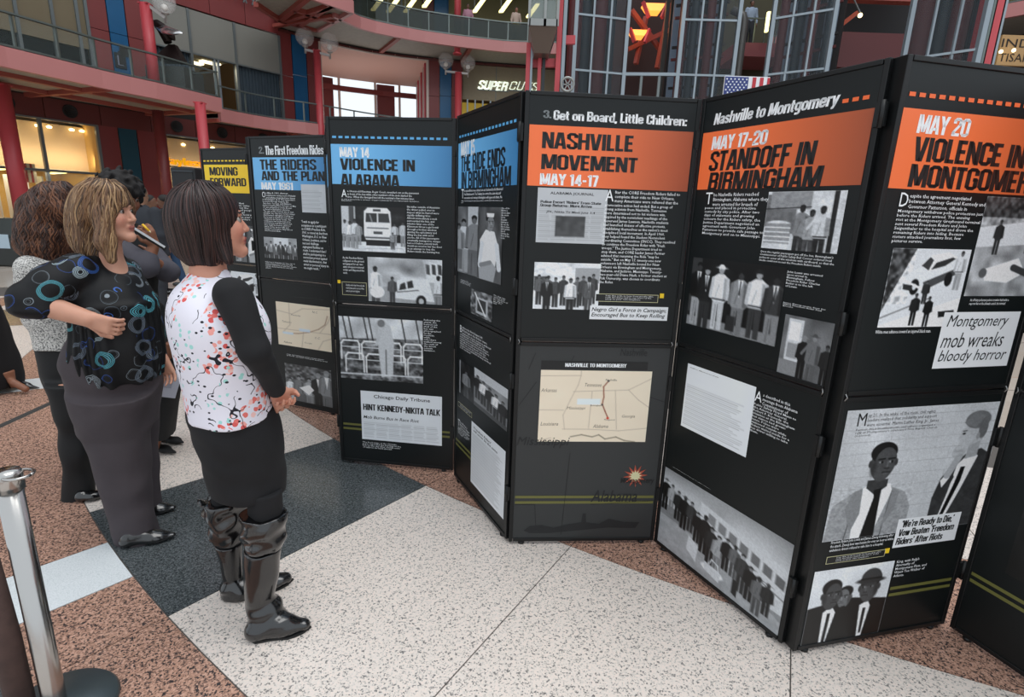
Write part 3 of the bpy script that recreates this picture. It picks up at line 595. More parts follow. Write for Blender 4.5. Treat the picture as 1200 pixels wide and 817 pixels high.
class Panel:
    def __init__(s, key, lab, upper='black', lower='black'):
        s.a, s.b = PTS[key]; ex, ey = s.b[0] - s.a[0], s.b[1] - s.a[1]; L = math.hypot(ex, ey); s.W = L
        ex /= L; ey /= L; s.e = (ex, ey); s.n = (ey, -ex)
        s.root = thing('display_panel', lab, 'panel', (s.a[0] + ex * L / 2, s.a[1] + ey * L / 2, 0), math.atan2(ey, ex), 'folding exhibition panels')
        s.M = Matrix(((ex, -ey, 0, s.a[0]), (ey, ex, 0, s.a[1]), (0, 0, 1, 0), (0, 0, 0, 1)))   # local: x along, y away from the reader, z up
        P = lambda a, b, mb: mb.box(a, b, s.M)
        f = MB(); t = .018
        for x, q in ((-.003, 0), (L - t + .003, 1)): P((x, -.004, .015), (x + t, .045, PH), f)
        for z0, z1 in ((.015, .033), (PS - .02, PS - .003), (PS + .003, PS + .02), (PH - .016, PH)): P((t, -.004, z0), (L - t, .024, z1), f)
        f.build('frame', M_FRAME, s.root, bevel=.002)
        for nm, z0, z1, c in (('lower_poster', .03, PS - .018, lower), ('upper_poster', PS + .018, PH - .014, upper)):
            b = MB(); P((t * .8, .001, z0), (L - t * .8, .018, z1), b); o = b.build(nm, M_LAM[c], s.root)
            if nm == 'lower_poster': s.lo = o
            else: s.up = o
        for x in (.06, L - .06):
            g = MB(); g.lathe([(0, .0), (.016, 0), (.016, .012), (.006, .015), (0, .016)], 12, s.M @ Matrix.Translation((x, .01, 0))); g.build('foot', M_FRAME, s.root)
        for z in (.28, .86, 1.30, 1.95):
            h = MB(); P((L - .012, -.012, z - .035), (L + .022, .0, z + .035), h); h.tube([s.M @ Vector((L + .012, -.012, z - .04)), s.M @ Vector((L + .012, -.012, z + .04))], .008, 8)
            h.build('hinge', M_FRAME, s.root)
        c = MB()
        for x in (.012, L - .012):
            c.tube([s.M @ Vector((x - .006, -.006, PS + .012)), s.M @ Vector((x, -.01, PS)), s.M @ Vector((x - .006, -.006, PS - .012))], .0025, 6)
        c.build('corner_clip', M_STEEL, s.root)
    def sz(s, p): return gpl(p[0], p[1], s.a, s.b)
    def box(s, tl, br):
        a = s.sz(tl); b = s.sz(br); x0, x1 = max(.019, a[0]), min(s.W - .019, b[0]); return x0, b[1], x1, a[1]      # s0,z0,s1,z1
    def par(s, z): return s.up if z > PS else s.lo
    def put(s, name, V, Fc, m, d, z, lab=None, col=None):
        W = np.zeros((len(V), 3)); ex, ey = s.e
        W[:, 0] = s.a[0] + ex * V[:, 0] - (-ey) * 0 + s.n[0] * d; W[:, 1] = s.a[1] + ey * V[:, 0] + s.n[1] * d; W[:, 2] = V[:, 1]
        if col is None:
            me = bpy.data.meshes.new(name); me.from_pydata(W.tolist(), [], Fc); me.materials.append(m); me.update()
        else: me = np_mesh(name, W, Fc, m, False, col)
        o = link_mesh(name, me, s.par(z)); 
        if lab: o['label'] = lab
        return o
    def rect(s, name, tl, br, ink, d=.0004, lab=None, raw=None):
        x0, z0, x1, z1 = raw or s.box(tl, br)
        return s.put(name, np.array([(x0, z0), (x1, z0), (x1, z1), (x0, z1)]), [(0, 1, 2, 3)], M_INK[ink], d, z1 - .01, lab)
    def banner(s, ink, tl, br, raw=None):
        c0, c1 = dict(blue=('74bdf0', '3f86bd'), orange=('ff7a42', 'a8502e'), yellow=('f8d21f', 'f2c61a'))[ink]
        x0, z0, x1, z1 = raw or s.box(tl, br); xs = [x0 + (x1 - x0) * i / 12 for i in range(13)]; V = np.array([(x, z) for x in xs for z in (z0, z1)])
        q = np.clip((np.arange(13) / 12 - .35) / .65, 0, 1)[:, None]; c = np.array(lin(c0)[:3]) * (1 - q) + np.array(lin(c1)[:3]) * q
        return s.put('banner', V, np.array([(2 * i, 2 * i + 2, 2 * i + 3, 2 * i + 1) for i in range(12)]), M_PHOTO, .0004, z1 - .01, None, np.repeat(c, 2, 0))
    def photo(s, tl, br, p, lab=None, d=.0006, raw=None, name='photograph'):
        x0, z0, x1, z1 = raw or s.box(tl, br); ny, nx = p.ny, p.nx
        X, Z = np.meshgrid(np.linspace(x0, x1, nx), np.linspace(z1, z0, ny)); V = np.c_[X.ravel(), Z.ravel()]
        i = np.arange(ny * nx).reshape(ny, nx); Q = np.stack([i[:-1, :-1], i[1:, :-1], i[1:, 1:], i[:-1, 1:]], -1).reshape(-1, 4)
        c = l1(np.clip(((p.I.reshape(-1, 3) - .45) * 1.22 + .47 if name == 'photograph' else p.I.reshape(-1, 3) * 1.06) * np.array([1.01, 1.03, 1.05]) + .0, .02, .965))
        if name == 'photograph': c = np.clip(c * (1 + .22 * (p.rs.rand(len(c), 1) - .5)), .003, .95)
        return s.put(name, V, Q, M_PHOTO, d, z1 - .01, lab, c)
    def text(s, body, tl, br, ink='white', bold=0, shear=0, d=.001, name='lettering', raw=None, res=2, align='LEFT', line=1.0, space=1.0, clip=None):
        x0, z0, x1, z1 = raw or s.box(tl, br)
        if clip: x1 = clip
        if name == 'headline' or bold >= .02: V, Fc, sz = block_text(body, shear)
        else: V, Fc, sz = make_flat_text(body, bold, shear, res, space, align, line)
        V = V * np.array([x1 - x0, z1 - z0]) + np.array([x0, z0])
        return s.put(name, V, Fc, M_INK[ink], d, z1 - .01)
    def para(s, body, tl, br, n, ink='white', name='paragraph', drop=None, bold=.004, shear=0, raw=None):
        """n lines of small type; drop: the capital that starts it"""
        import textwrap
        x0, z0, x1, z1 = raw or s.box(tl, br)
        wdt = max(8, int(len(body) / n * 1.06)); 
        if drop:
            lh = (z1 - z0) / n; dw = lh * 2.1
            s.text(drop, None, None, ink, 0, 0, raw=(x0, z1 - 2.6 * lh, x0 + dw, z1 + lh * .15), name='drop_capital')
            k = int(wdt * (1 - (dw * 1.1) / (x1 - x0))); ls = textwrap.wrap(body, max(8, k)); top = ' '.join(ls[:3]); rest = ' '.join(ls[3:])
            s.text('\n'.join(ls[:3]), None, None, ink, bold, shear, raw=(x0 + dw * 1.12, z1 - 3 * lh, x1, z1), res=0, name=name)
            ls = textwrap.wrap(rest, wdt)
            if ls: s.text('\n'.join(ls), None, None, ink, bold, shear, raw=(x0, z0, x1, z1 - 3.15 * lh), res=0, name=name)
        else:
            s.text('\n'.join(textwrap.wrap(body, wdt)), None, None, ink, bold, shear, raw=(x0, z0, x1, z1), res=0, name=name)
    def dashes(s, ink, n, z=None, px=None, x0=None):
        if z is None: z = s.sz(px)[1]
        V = []; Fc = []; a = .03 if x0 is None else x0; step = (s.W - .03 - a) / n
        for i in range(n):
            q = len(V); xx = a + i * step; V += [(xx, z - .006), (xx + step * .62, z - .006), (xx + step * .62, z + .006), (xx, z + .006)]; Fc.append((q, q + 1, q + 2, q + 3))
        s.put('dashed_line', np.array(V), Fc, M_INK[ink], .0005, z)
    def road(s, z=.235):
        for k, zz in enumerate((z, z + .03)): s.put('road_line', np.array([(.02, zz), (s.W - .02, zz), (s.W - .02, zz + .014), (.02, zz + .014)]), [(0, 1, 2, 3)], M_INK['road'], .0003, zz)
    def infobox(s, tl, br, dot=None):
        x0, z0, x1, z1 = s.box(tl, br); s.rect('note_border', None, None, 'pale', .0005, raw=(x0, z0, x1, z1)); t = .0022
        s.rect('note_box', None, None, 'black', .0008, raw=(x0 + t, z0 + t, x1 - t, z1 - t))
        s.text('Scan this code to hear from people who\nrode the buses and to see more of the\nstory on your own telephone', None, None, raw=(x0 + (x1 - x0) * .16, z0 + (z1 - z0) * .2, x1 - (x1 - x0) * .08, z1 - (z1 - z0) * .15), res=0, d=.0012, name='note_text')
        if dot: s.rect('yellow_tab', *dot, 'yellow')

PB = Panel('b', 'black display panel headed May 14 Violence in Alabama on a blue banner')
P = PB; z = P.sz((458, 161.7))[1]; DZ = z; P.dashes('blue', 18, z)
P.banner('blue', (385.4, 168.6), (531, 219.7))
P.text('MAY 14', (397.8, 172.3), (433, 184.7), 'white', .05, name='headline')
P.text('VIOLENCE IN', (398.3, 185.5), (486.4, 201.4), 'black', .05, name='headline')
P.text('ALABAMA', (398.9, 203.5), (468.4, 219.8), 'black', .05, name='headline')
P.para('n 18-year-old Klansman, Roger Couch, stretched out on the pavement in front of the bus while other members of the mob slashed the tires. When the damaged bus left the terminal a few minutes later, it was pursued by a caravan of approximately 50 cars filled with Anniston Klansmen.', (400, 222.5), (491, 238.5), 4, drop='A')
P.photo((399.4, 241), (475.6, 297), pic_bus())
P.para('Six miles outside of Anniston the driver pulled over to inspect what he feared were rapidly deflating tires. Almost immediately a mob surrounded the bus, and minutes later one of the Klansmen threw a gas bomb through a broken window, igniting the upholstery and filling the bus with acrid smoke. All of the passengers eventually managed to escape but not before several mob members tried to bar the door in an attempt to trap the Riders inside the burning bus.', (476.8, 241), (518, 298), 16)
P.para('As the Freedom Riders collapsed on the ground and gasped for air, two state troopers restored order and dispersed the mob.', (401.5, 300.5), (427, 322), 5)
P.photo((430.6, 301), (518, 357.5), pic_burn())
P.infobox((400.7, 330), (430, 347), ((395.6, 328), (399.2, 332)))
P.photo((393.7, 369.8), (495.9, 449.7), pic_wreck())
P.para('Following the attack, the burned out shell of the bus was photographed by the roadside while onlookers walked among the seats of the wreck outside Anniston.', (496.6, 374), (517, 412.7), 12)
P.road()
P.photo((422.5, 457.6), (517.8, 522.7), pic_paper(96, 66, .86, 2, .62, 6), name='newspaper', d=.0008)
P.text('Chicago Daily Tribune', (438, 462.5), (504, 473), 'dim', .012, 0, d=.0014)
P.text('HINT KENNEDY-NIKITA TALK', (425.5, 473), (516, 487.6), 'black', .03, d=.0014)
P.text('Mob Burns Bus in Race Riot', (426, 486.5), (491, 495.5), 'dim', .008, .2, d=.0014)
P.para('The front page of the Chicago paper reported the burning of the bus on the day after, beside news of talks to be held abroad.', (425, 517), (470, 528.5), 4)

PC = Panel('c', 'black display panel headed May 15 The Ride Ends in Birmingham, turned edgeways')
P = PC; P.dashes('blue', 18, DZ)
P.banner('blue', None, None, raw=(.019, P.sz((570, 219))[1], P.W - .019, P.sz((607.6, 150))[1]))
P.text('MAY 15', (540.5, 167), (556.4, 181.5), 'white', .05, name='headline')
P.text('THE RIDE ENDS', (540.5, 182.5), (592, 194.6), 'black', .05, name='headline')
P.text('IN BIRMINGHAM', (541, 202), (598.7, 217.3), 'black', .05, name='headline')
P.para('he injured Riders were refused care and sheltered by the Reverend Fred Shuttlesworth. The Trailways bus arrived the same day and met another mob waiting in Birmingham with pipes and chains. No driver would carry the group any farther, and the first ride came to an end.', (541, 222.5), (589, 238), 4, drop='T')
P.photo((537, 242), (560, 325), pic_walkers())
P.photo((560.4, 242.6), (587, 334), pic_seated())
P.para('One of the Riders is shown after the attack in the hospital waiting to be seen by the doctors while police stood outside the door of the room', (588, 243), (597, 281), 12)
P.para('Outside the station the mob gathered early in the morning', (540, 327), (552, 336), 4)
P.photo((552, 338), (576.6, 378), pic_window())
P.para('The flag was carried past the window of the depot after the ride', (578.5, 345), (595, 362), 5)
P.para('efore the first buses left Washington the Riders were trained to meet violence without striking back. In Birmingham the police had promised the mob fifteen minutes alone with the Riders before any officer would appear, and the attack was seen by reporters whose cameras were smashed as they worked in the terminal.', (539.4, 381), (575, 430), 9, drop='B')
P.photo((537.7, 420.6), (555.5, 473.7), pic_jail())
P.photo((556, 430), (594, 506), pic_lineup())
P.infobox((537, 470), (553, 490))
P.para('he Riders flew to New Orleans that night under guard and the first ride was over in the South', (537, 491), (550, 520), 6, drop='T')
P.road()
P.photo((552.8, 493), (590, 609), pic_paper(40, 110, .86, 4, .16, 1), name='document', d=.0008)
P.text("'Freedom Riders'\nwill never be the same", (555, 499), (583, 532), 'dim', .01, .1, d=.0014)

PD = Panel('d', 'display panel headed Nashville Movement with the map poster below it', lower='grey')
P = PD
P.text('3.', (637, 129), (646, 138.6), 'grey', .02, name='headline'); P.text('Get on Board, Little Children:', (649, 129), (804.4, 149), 'white', .035, name='headline')
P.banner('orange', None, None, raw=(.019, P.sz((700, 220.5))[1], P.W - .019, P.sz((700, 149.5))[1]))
P.text('NASHVILLE', (635.8, 154.3), (741, 178.5), 'black', .05, name='headline')
P.text('MOVEMENT', (634.8, 180.3), (746, 203), 'black', .05, name='headline')
P.text('MAY 14-17', (633, 203), (700.8, 219), 'white', .05, name='headline')
P.photo((630.5, 219.6), (708, 286.4), pic_paper(80, 66, .72, 5, .32, 5, (.27, .5, .7, .88, .25)), name='newspaper')
P.text('ALABAMA JOURNAL', (645, 224.5), (696, 230.5), 'black', .012); P.text("Police Escort 'Riders' From State\nGroup Returns; More Arrive", (633.5, 234.5), (704, 244.8), 'black', .02)
P.text('JFK, Nikita To Meet June 3-4', (640, 246.5), (697, 252), 'dim', .008, .1)
P.para("fter the CORE Freedom Riders failed to complete their ride to New Orleans, many Americans were relieved that the provocative action had ended. But a group of young activists from Nashville, Tennessee were determined not to let violence win. Inspired by the nonviolent teachings of the Reverend James Lawson, Nashville students had launched dozens of effective protests, establishing themselves as the nation's most disciplined local movement. In April 1960, they helped found the Student Nonviolent Coordinating Committee (SNCC). They resolved to continue the Freedom Rides with \"fresh troops.\" The Justice Department tried to stop them, and CORE leader James Farmer advised that resuming the Ride \"may be suicide.\" But on May 17, twenty-one new volunteers left Nashville bound for New Orleans via Birmingham and Montgomery, Alabama, and Jackson, Mississippi. Twenty-two-year-old Diane Nash, a former student at Fisk University, was chosen to coordinate the Rides.", (710, 223), (785.6, 334), 23, drop='A')
P.photo((626.5, 307), (700.4, 363.4), pic_march())
P.rect('paper_strip', (691.6, 358), (781.4, 376), 'paper', .001)
P.text('Negro Girl a Force in Campaign;\nEncouraged Bus to Keep Rolling', (693.5, 360), (780, 374), 'black', .012, .22, d=.0016, align='LEFT')
P.infobox((698, 344), (770.7, 355), ((773.5, 344), (777.7, 349.5)))
x0, z0, x1, z1 = P.box((634.5, 422.5), (758.6, 434)); P.rect('map_heading_bar', None, None, 'black', .0004, raw=(x0, z0, x1, z1))
P.text('NASHVILLE TO MONTGOMERY', (662.5, 425.5), (734, 431), 'white', .02)
x0, z0, x1, z1 = P.box((634.0, 433.5), (756, 518)); P.photo(None, None, pic_map_south(), raw=(x0, z0, x1, z1), name='route_map')
for tx, ux, vy, wx in (('Tennessee', .4, .17, .15), ('Arkansas', .01, .25, .14), ('Mississippi', .25, .5, .17), ('Georgia', .76, .61, .12), ('Alabama', .5, .75, .14), ('Louisiana', .02, .72, .16)):
    X = x0 + (x1 - x0) * ux; Z = z1 - (z1 - z0) * vy; P.text(tx, None, None, 'brown', 0, .25, raw=(X, Z - .018, X + (x1 - x0) * wx, Z), name='map_label')
for tx, ux, vy in (('Nashville', .585, .11), ('Birmingham', .465, .47), ('Montgomery', .6, .67)):
    X = x0 + (x1 - x0) * ux; Z = z1 - (z1 - z0) * vy; P.text(tx, None, None, 'dim', .0, 0, raw=(X, Z - .01, X + (x1 - x0) * .1, Z), name='map_label', res=1)
P.text('Nashville', (727.5, 408.5), (758, 417.5), 'dim', 0, .15, name='map_label'); P.text('Mississippi', (602.7, 512), (667, 525), 'dim', 0, .25, name='map_label')
P.text('Alabama', (693, 574.5), (746, 588), 'dim', .01, .25, name='map_label')
lines = [((.06, .92), (.09, 1.0)), ((.1, .86), (.02, .74)), ((.24, .92), (.27, .99)), ((.28, .5), (.26, .05)), ((.62, .8), (.74, .76)), ((.02, .22), (.12, .22)), ((.12, .22), (.13, .1)), ((.4, .22), (.72, .24))]
for (ax, az), (bx, bz) in lines:
    dx, dz = bx - ax, bz - az; L = math.hypot(dx, dz); nx_, nz_ = -dz / L * .0015, dx / L * .0015
    P.put('map_border_line', np.array([(ax + nx_, az + nz_), (ax - nx_, az - nz_), (bx - nx_, bz - nz_), (bx + nx_, bz + nz_)]), [(0, 1, 2, 3)], M_INK['dim'], .0003, .5)
coast = [(.07, .075), (.1, .1), (.16, .105), (.22, .09), (.3, .11), (.36, .12), (.365, .17), (.38, .17), (.385, .12), (.45, .11), (.5, .14), (.58, .12), (.66, .12), (.64, .085), (.5, .09), (.35, .075), (.2, .06), (.1, .06)]
P.put('map_coast_line', np.array(coast), [tuple(range(len(coast)))], M_INK['dim'], .0003, .1)
cx, cz = P.sz((744.5, 558)); 
for nm, rA, rB, ink, dd in (('map_star', .062, .028, 'red', .0006), ('map_star', .034, .019, 'pale', .0009)):
    st = [(cx + (rA if i % 2 == 0 else rB) * math.cos(i * math.pi / 12 + .1), cz + (rA if i % 2 == 0 else rB) * math.sin(i * math.pi / 12 + .1)) for i in range(24)]
    P.put(nm, np.array(st + [(cx, cz)]), [(i, (i + 1) % 24, 24) for i in range(24)], M_INK[ink], dd, .3)
P.text('Montgomery', (727.5, 560), (766, 568), 'black', .01, .1, name='map_label', d=.0014)
P.road(.225)

PE = Panel('e', 'black display panel headed May 17-20 Standoff in Birmingham with a long crowd photograph below')
P = PE
P.text('Nashville to Montgomery', (837.8, 133.5), (983, 126.5), 'white', .035, .12, name='headline')
P.dashes('orange', 3, P.sz((1010, 115))[1], x0=P.sz((988, 115))[0])
P.banner('orange', None, None, raw=(.019, P.sz((830, 222))[1], P.W - .019, P.sz((830, 155.5))[1]))
P.text('MAY 17-20', (835.3, 160.5), (899, 168.8), 'white', .05, .06, name='headline')
P.text('STANDOFF IN', (832.9, 178), (955, 192.5), 'black', .05, .06, name='headline')
P.text('BIRMINGHAM', (831.4, 202.5), (962.6, 220), 'black', .05, .06, name='headline')
P.para('he Nashville Riders reached Birmingham, Alabama where they were arrested for breach of peace and placed in protective custody by city police. After two days of stalemate and growing concern for the Riders safety, the Justice Department negotiated an agreement with Governor John Patterson to provide safe passage to Montgomery and on to Mississippi.', (828, 226.5), (894, 280), 10, drop='T')
P.photo((901.4, 225), (980.7, 297.8), pic_dock())
P.para("Once the regular passengers got off the bus, Birmingham's Commissioner of Public Safety Bull Connor ordered local police to cover all the windows with cardboard, so that the media could not access the Freedom Riders inside.", (891.6, 293), (976.8, 315), 4)
P.photo((812.8, 301), (908, 406.5), pic_men())
P.para('John Lewis was arrested upon arrival in Birmingham. Fellow Freedom Rider Charles Butler is to the left of Lewis.', (923, 317), (961, 342), 5)
P.para('James Zwerg opens door for fellow Freedom Rider Paul Brooks.', (918, 353.5), (967, 368), 2)
P.photo((921, 368), (979, 457), pic_office())
P.photo((806.5, 425.6), (874, 536.3), pic_paper(64, 84, .87, 7, .3, 1), name='document')
P.text('Office Memorandum', (809, 430), (842, 443), 'dim', .005, .15)
P.para('s described in this message from Alabama Commissioner of Public Safety Floyd Mann to the Attorney General, Robert F. Kennedy, the situation at the Birmingham bus station had grown tense. Police were stationed outside while Riders waited inside for a bus driver willing to take them.', (886, 458), (927.4, 526), 11, drop='A')
P.para('Freedom Riders wait in the terminal at Birmingham for a driver to take them on', (789, 547), (833, 574), 2)
a_ = P.sz((779.5, 546.5)); b_ = P.sz((913.5, 760))
P.photo(None, None, pic_crowd(), raw=(.019, .032, P.W - .019, a_[1]))

PF = Panel('f', 'black display panel headed May 20 Violence in Montgomery with a portrait of two men below')
P = PF; P.dashes('orange', 18, P.sz((1120, 115.5))[1])
P.banner('orange', None, None, raw=(.019, P.sz((1044, 220.5))[1], P.W - .019, P.sz((1060.7, 126))[1]))
xx = P.sz((1077.7, 134))[0]; s0 = P.sz((1073.6, 160))[0]; s1 = P.sz((1068.4, 192))[0]
P.text('MAY 20', (1077.7, 133.8), (1134, 161), 'white', .05, .03, name='headline')
za, zb = P.sz((1073.6, 160))[1], P.sz((1070, 189))[1]; P.text('VIOLENCE IN', None, None, 'black', .05, 0, raw=(s0, zb, P.sz((1200, 180))[0] + .01, za), name='headline')
za, zb = P.sz((1068.4, 192))[1], P.sz((1066, 219))[1]; P.text('MONTGOMERY', None, None, 'black', .05, 0, raw=(s1, zb, min(P.W - .03, P.sz((1225, 200))[0]), za), name='headline')
P.para('espite the agreement negotiated between Attorney General Kennedy and Governor Patterson, officials in Montgomery withdrew police protection just before the Riders arrived. The ensuing riot at the Montgomery Greyhound terminal sent several Freedom Riders and John Seigenthaler to the hospital and drove the remaining Riders into hiding. Because rioters attacked journalists first, few pictures survive.', (1056, 226.5), (1143, 287.5), 10, drop='D')
P.photo((1046.8, 290.6), (1110, 386.5), pic_street(), raw=(P.sz((1046.8, 290.6))[0], P.sz((1027.8, 384))[1], P.sz((1139, 291))[0], P.sz((1046.8, 290.6))[1]))
r0 = P.sz((1157.4, 230)); r1 = P.sz((1134, 347)); P.photo(None, None, pic_lying(), raw=(r0[0], r1[1], P.W - .022, r0[1]))
P.para('An off-duty policeman pushes a member back while a reporter lies on the sidewalk outside the terminal.', (1137, 350), (1180, 358), 2)
P.para('White men advance toward an injured black man.', (1026, 387), (1090, 391), 1)
n0 = P.sz((1107, 366)); n1 = P.sz((1094.6, 432)); n2 = P.sz((1196, 366))[0]
P.rect('paper_strip', None, None, 'paper', .001, raw=(n0[0], n1[1], n2, n0[1]))
h = n0[1] - n1[1]; ww = n2 - n0[0]
for i, (tx, xa, xb) in enumerate((('Montgomery', .06, .86), ('mob wreaks', .04, .86), ('bloody horror', .05, .95))):
    P.text(tx, None, None, 'dim', .0, .28, raw=(n0[0] + ww * xa, n1[1] + h * (.68 - .31 * i), n0[0] + ww * xb, n1[1] + h * (.95 - .31 * i)), d=.0016)
m0 = P.sz((993.7, 481.5)); m1 = P.sz((961, 636)); m2 = P.sz((1177.8, 470))[0]
P.photo(None, None, pic_two_men(), raw=(m0[0], m1[1], m2, m0[1]))
W_ = m2 - m0[0]; H_ = m0[1] - m1[1]
P.para('ay 21. In the wake of the riots, civil rights leaders realized that solidarity and support were essential. Martin Luther King, Jr., James Farmer, Fred Shuttlesworth, and others organized a rally at Montgomery\'s celebrated First Baptist Church (Colored).', None, None, 5, 'black', drop='M', raw=(m0[0] + W_ * .07, m0[1] - H_ * .2, m0[0] + W_ * .58, m0[1] - H_ * .03), bold=.0)
q0 = P.sz((1053, 608.5)); q1 = P.sz((1047.6, 642)); q2 = P.sz((1126, 602))[0]
P.rect('paper_strip', None, None, 'paper', .0012, raw=(q0[0], q1[1], q2, q0[1]))
P.text("'We're Ready to Die,'\nVow Beaten 'Freedom\nRiders' After Riots", None, None, 'black', .03, .1, raw=(q0[0] + .01, q1[1] + .012, q2 - .02, q0[1] - .008), d=.0018)
P.para('Freedom Riders John Lewis and James Zwerg following after the attack. Zwerg later was beaten for over an hour as white ambulance drivers refused to take him to a hospital.', (974, 634.5), (1045, 638), 3)
P.infobox((969, 653), (1036, 652), ((1037, 643), (1041.5, 648)))
k0 = P.sz((953, 670.7)); k1 = P.sz((934.6, 758)); k2 = P.sz((1049, 655.5))[0]
P.photo(None, None, pic_three(), raw=(.03, k1[1], k2, k0[1]))
P.para('King, with Ralph Abernathy of Montgomery First, and Wyatt Tee Walker of Atlanta.', (1051, 657), (1083, 671), 4)
z = P.sz((1080, 693))[1]
for zz in (z, z + .03): P.put('road_line', np.array([(k2 + .01, zz), (P.W - .02, zz), (P.W - .02, zz + .014), (k2 + .01, zz + .014)]), [(0, 1, 2, 3)], M_INK['road'], .0003, zz)

PG = Panel('g', 'dark display panel cut by the right edge of the picture, night photograph low on it')
P = PG; P.photo((1137, 565), (1205, 690), pic_dark(), raw=(.12, .36, P.W - .02, .86)); P.road(.25); P.dashes('orange', 18, DZ)
P.banner('orange', None, None, raw=(.019, 1.75, P.W - .019, DZ - .03)); P.para('he city was put under martial law that night while the church was held by a crowd outside its doors until the morning came', None, None, 9, raw=(.1, 1.35, .6, 1.6), drop='T')
P.para('Crowds outside the church after dark', None, None, 2, raw=(.15, .88, .4, .92))

PA = Panel('a', 'black display panel headed The Riders and the Plan, Washington to Alabama map below')
P = PA
P.text('2.', (303, 172), (309.5, 180), 'grey', .02, name='headline'); P.text('The First Freedom Rides', (310.5, 171), (394, 181), 'white', .035, name='headline')
P.banner('blue', (294, 184.6), (402, 224), raw=(.03, P.sz((320, 222.5))[1], P.W - .019, P.sz((294, 184.6))[1]))
P.text('THE RIDERS', (304.3, 187), (371, 199.3), 'black', .05, name='headline'); P.text('AND THE PLAN', (306, 200.5), (388, 212.5), 'black', .05, name='headline')
P.text('MAY 1961', (306, 213.5), (343.6, 223), 'white', .05, name='headline')
P.para('n May 4, 1961, thirteen volunteers composed of blacks and whites boarded two buses in Washington, D.C. The buses were to travel through Virginia, the Carolinas, Georgia, and Alabama before reaching New Orleans on May 17, the anniversary of the Brown v. Board of Education decision. The aim of the journey was to test whether the Supreme Court rulings that banned segregated seating on buses and in terminals were being obeyed in the Deep South. The volunteers had been trained in nonviolence and they knew that they might be beaten, jailed or killed. Some wrote wills and letters home before they left on this Freedom Ride.', (307, 225), (349, 273), 19, drop='O')
P.photo((352.5, 216), (384, 250), pic_paper(40, 40, .74, 9, .2, 1), name='document')
P.para('"I wish to apply for acceptance as a participant in CORE\'s Freedom Ride, 1961, to travel via bus from Washington, D.C. to New Orleans, Louisiana, and to test and challenge segregated facilities en route. I understand that I shall be participating in a nonviolent protest against racial discrimination, that arrest or personal injury to me might result..."', (353, 258), (390, 319), 13, shear=.2, bold=.01)
P.photo((309, 277.5), (349, 305), pic_group())
P.para('Riders met in Washington for three days of intense training before setting out; many members of the group are seen here together with the director and the bus route they planned.', (311, 306), (348, 318), 4)
P.text('WASHINGTON TO ALABAMA', (340, 347), (380.6, 351.6), 'white', .02)
x0, z0, x1, z1 = P.box((323, 353), (389, 413)); P.photo(None, None, pic_map_east(), raw=(x0, z0, x1, z1), name='route_map')
for tx, ux, vy, wx in (('Kentucky', .28, .25, .18), ('N.C.', .68, .12, .1), ('Tennessee', .1, .42, .18), ('Georgia', .5, .85, .14), ('Alabama', .1, .9, .16), ('S.C.', .7, .7, .1)):
    X = x0 + (x1 - x0) * ux; Z = z1 - (z1 - z0) * vy; P.text(tx, None, None, 'brown', 0, .25, raw=(X, Z - .016, X + (x1 - x0) * wx, Z), name='map_label', res=1)
P.photo((333.5, 425), (390, 478), pic_family())
P.para('A group of riders and their friends look over the planned route of the buses.', (336, 417), (384, 422), 2)

PHH = Panel('h', 'farthest display panel, headed Moving Forward on a yellow banner')
P = PHH; P.dashes('yellow', 14, P.sz((262, 188.5))[1])
P.banner('yellow', None, None, raw=(.03, P.sz((262, 226))[1], P.W - .019, P.sz((262, 193))[1]))
P.text('MOVING', (245, 196), (279, 206), 'black', .045, name='headline'); P.text('FORWARD', (246, 208.5), (289, 218.5), 'black', .045, name='headline')
P.para('he rides went on all that summer until the signs came down in stations across the South, and hundreds of people were jailed in Mississippi before the order took hold in November of the same year and travel was open to all riders on the buses', None, None, 8, raw=(.1, 1.45, .66, 1.63))
P.photo(None, None, pic_walkers(), raw=(.35, 1.08, .5, 1.42)); P.photo(None, None, pic_seated(), raw=(.52, 1.08, .68, 1.42))
P.photo(None, None, pic_street(), raw=(.1, .6, .66, .98))
PX1 = Panel('x1', 'black display panel standing nearly edge on beside the Moving Forward panel')
P = PX1; P.banner('yellow', None, None, raw=(.03, 1.75, P.W - .03, 1.95))
PX2 = Panel('x2', 'black display panel standing nearly edge on behind the May 14 panel')
P = PX2; P.banner('blue', None, None, raw=(.03, 1.75, P.W - .03, 1.95))
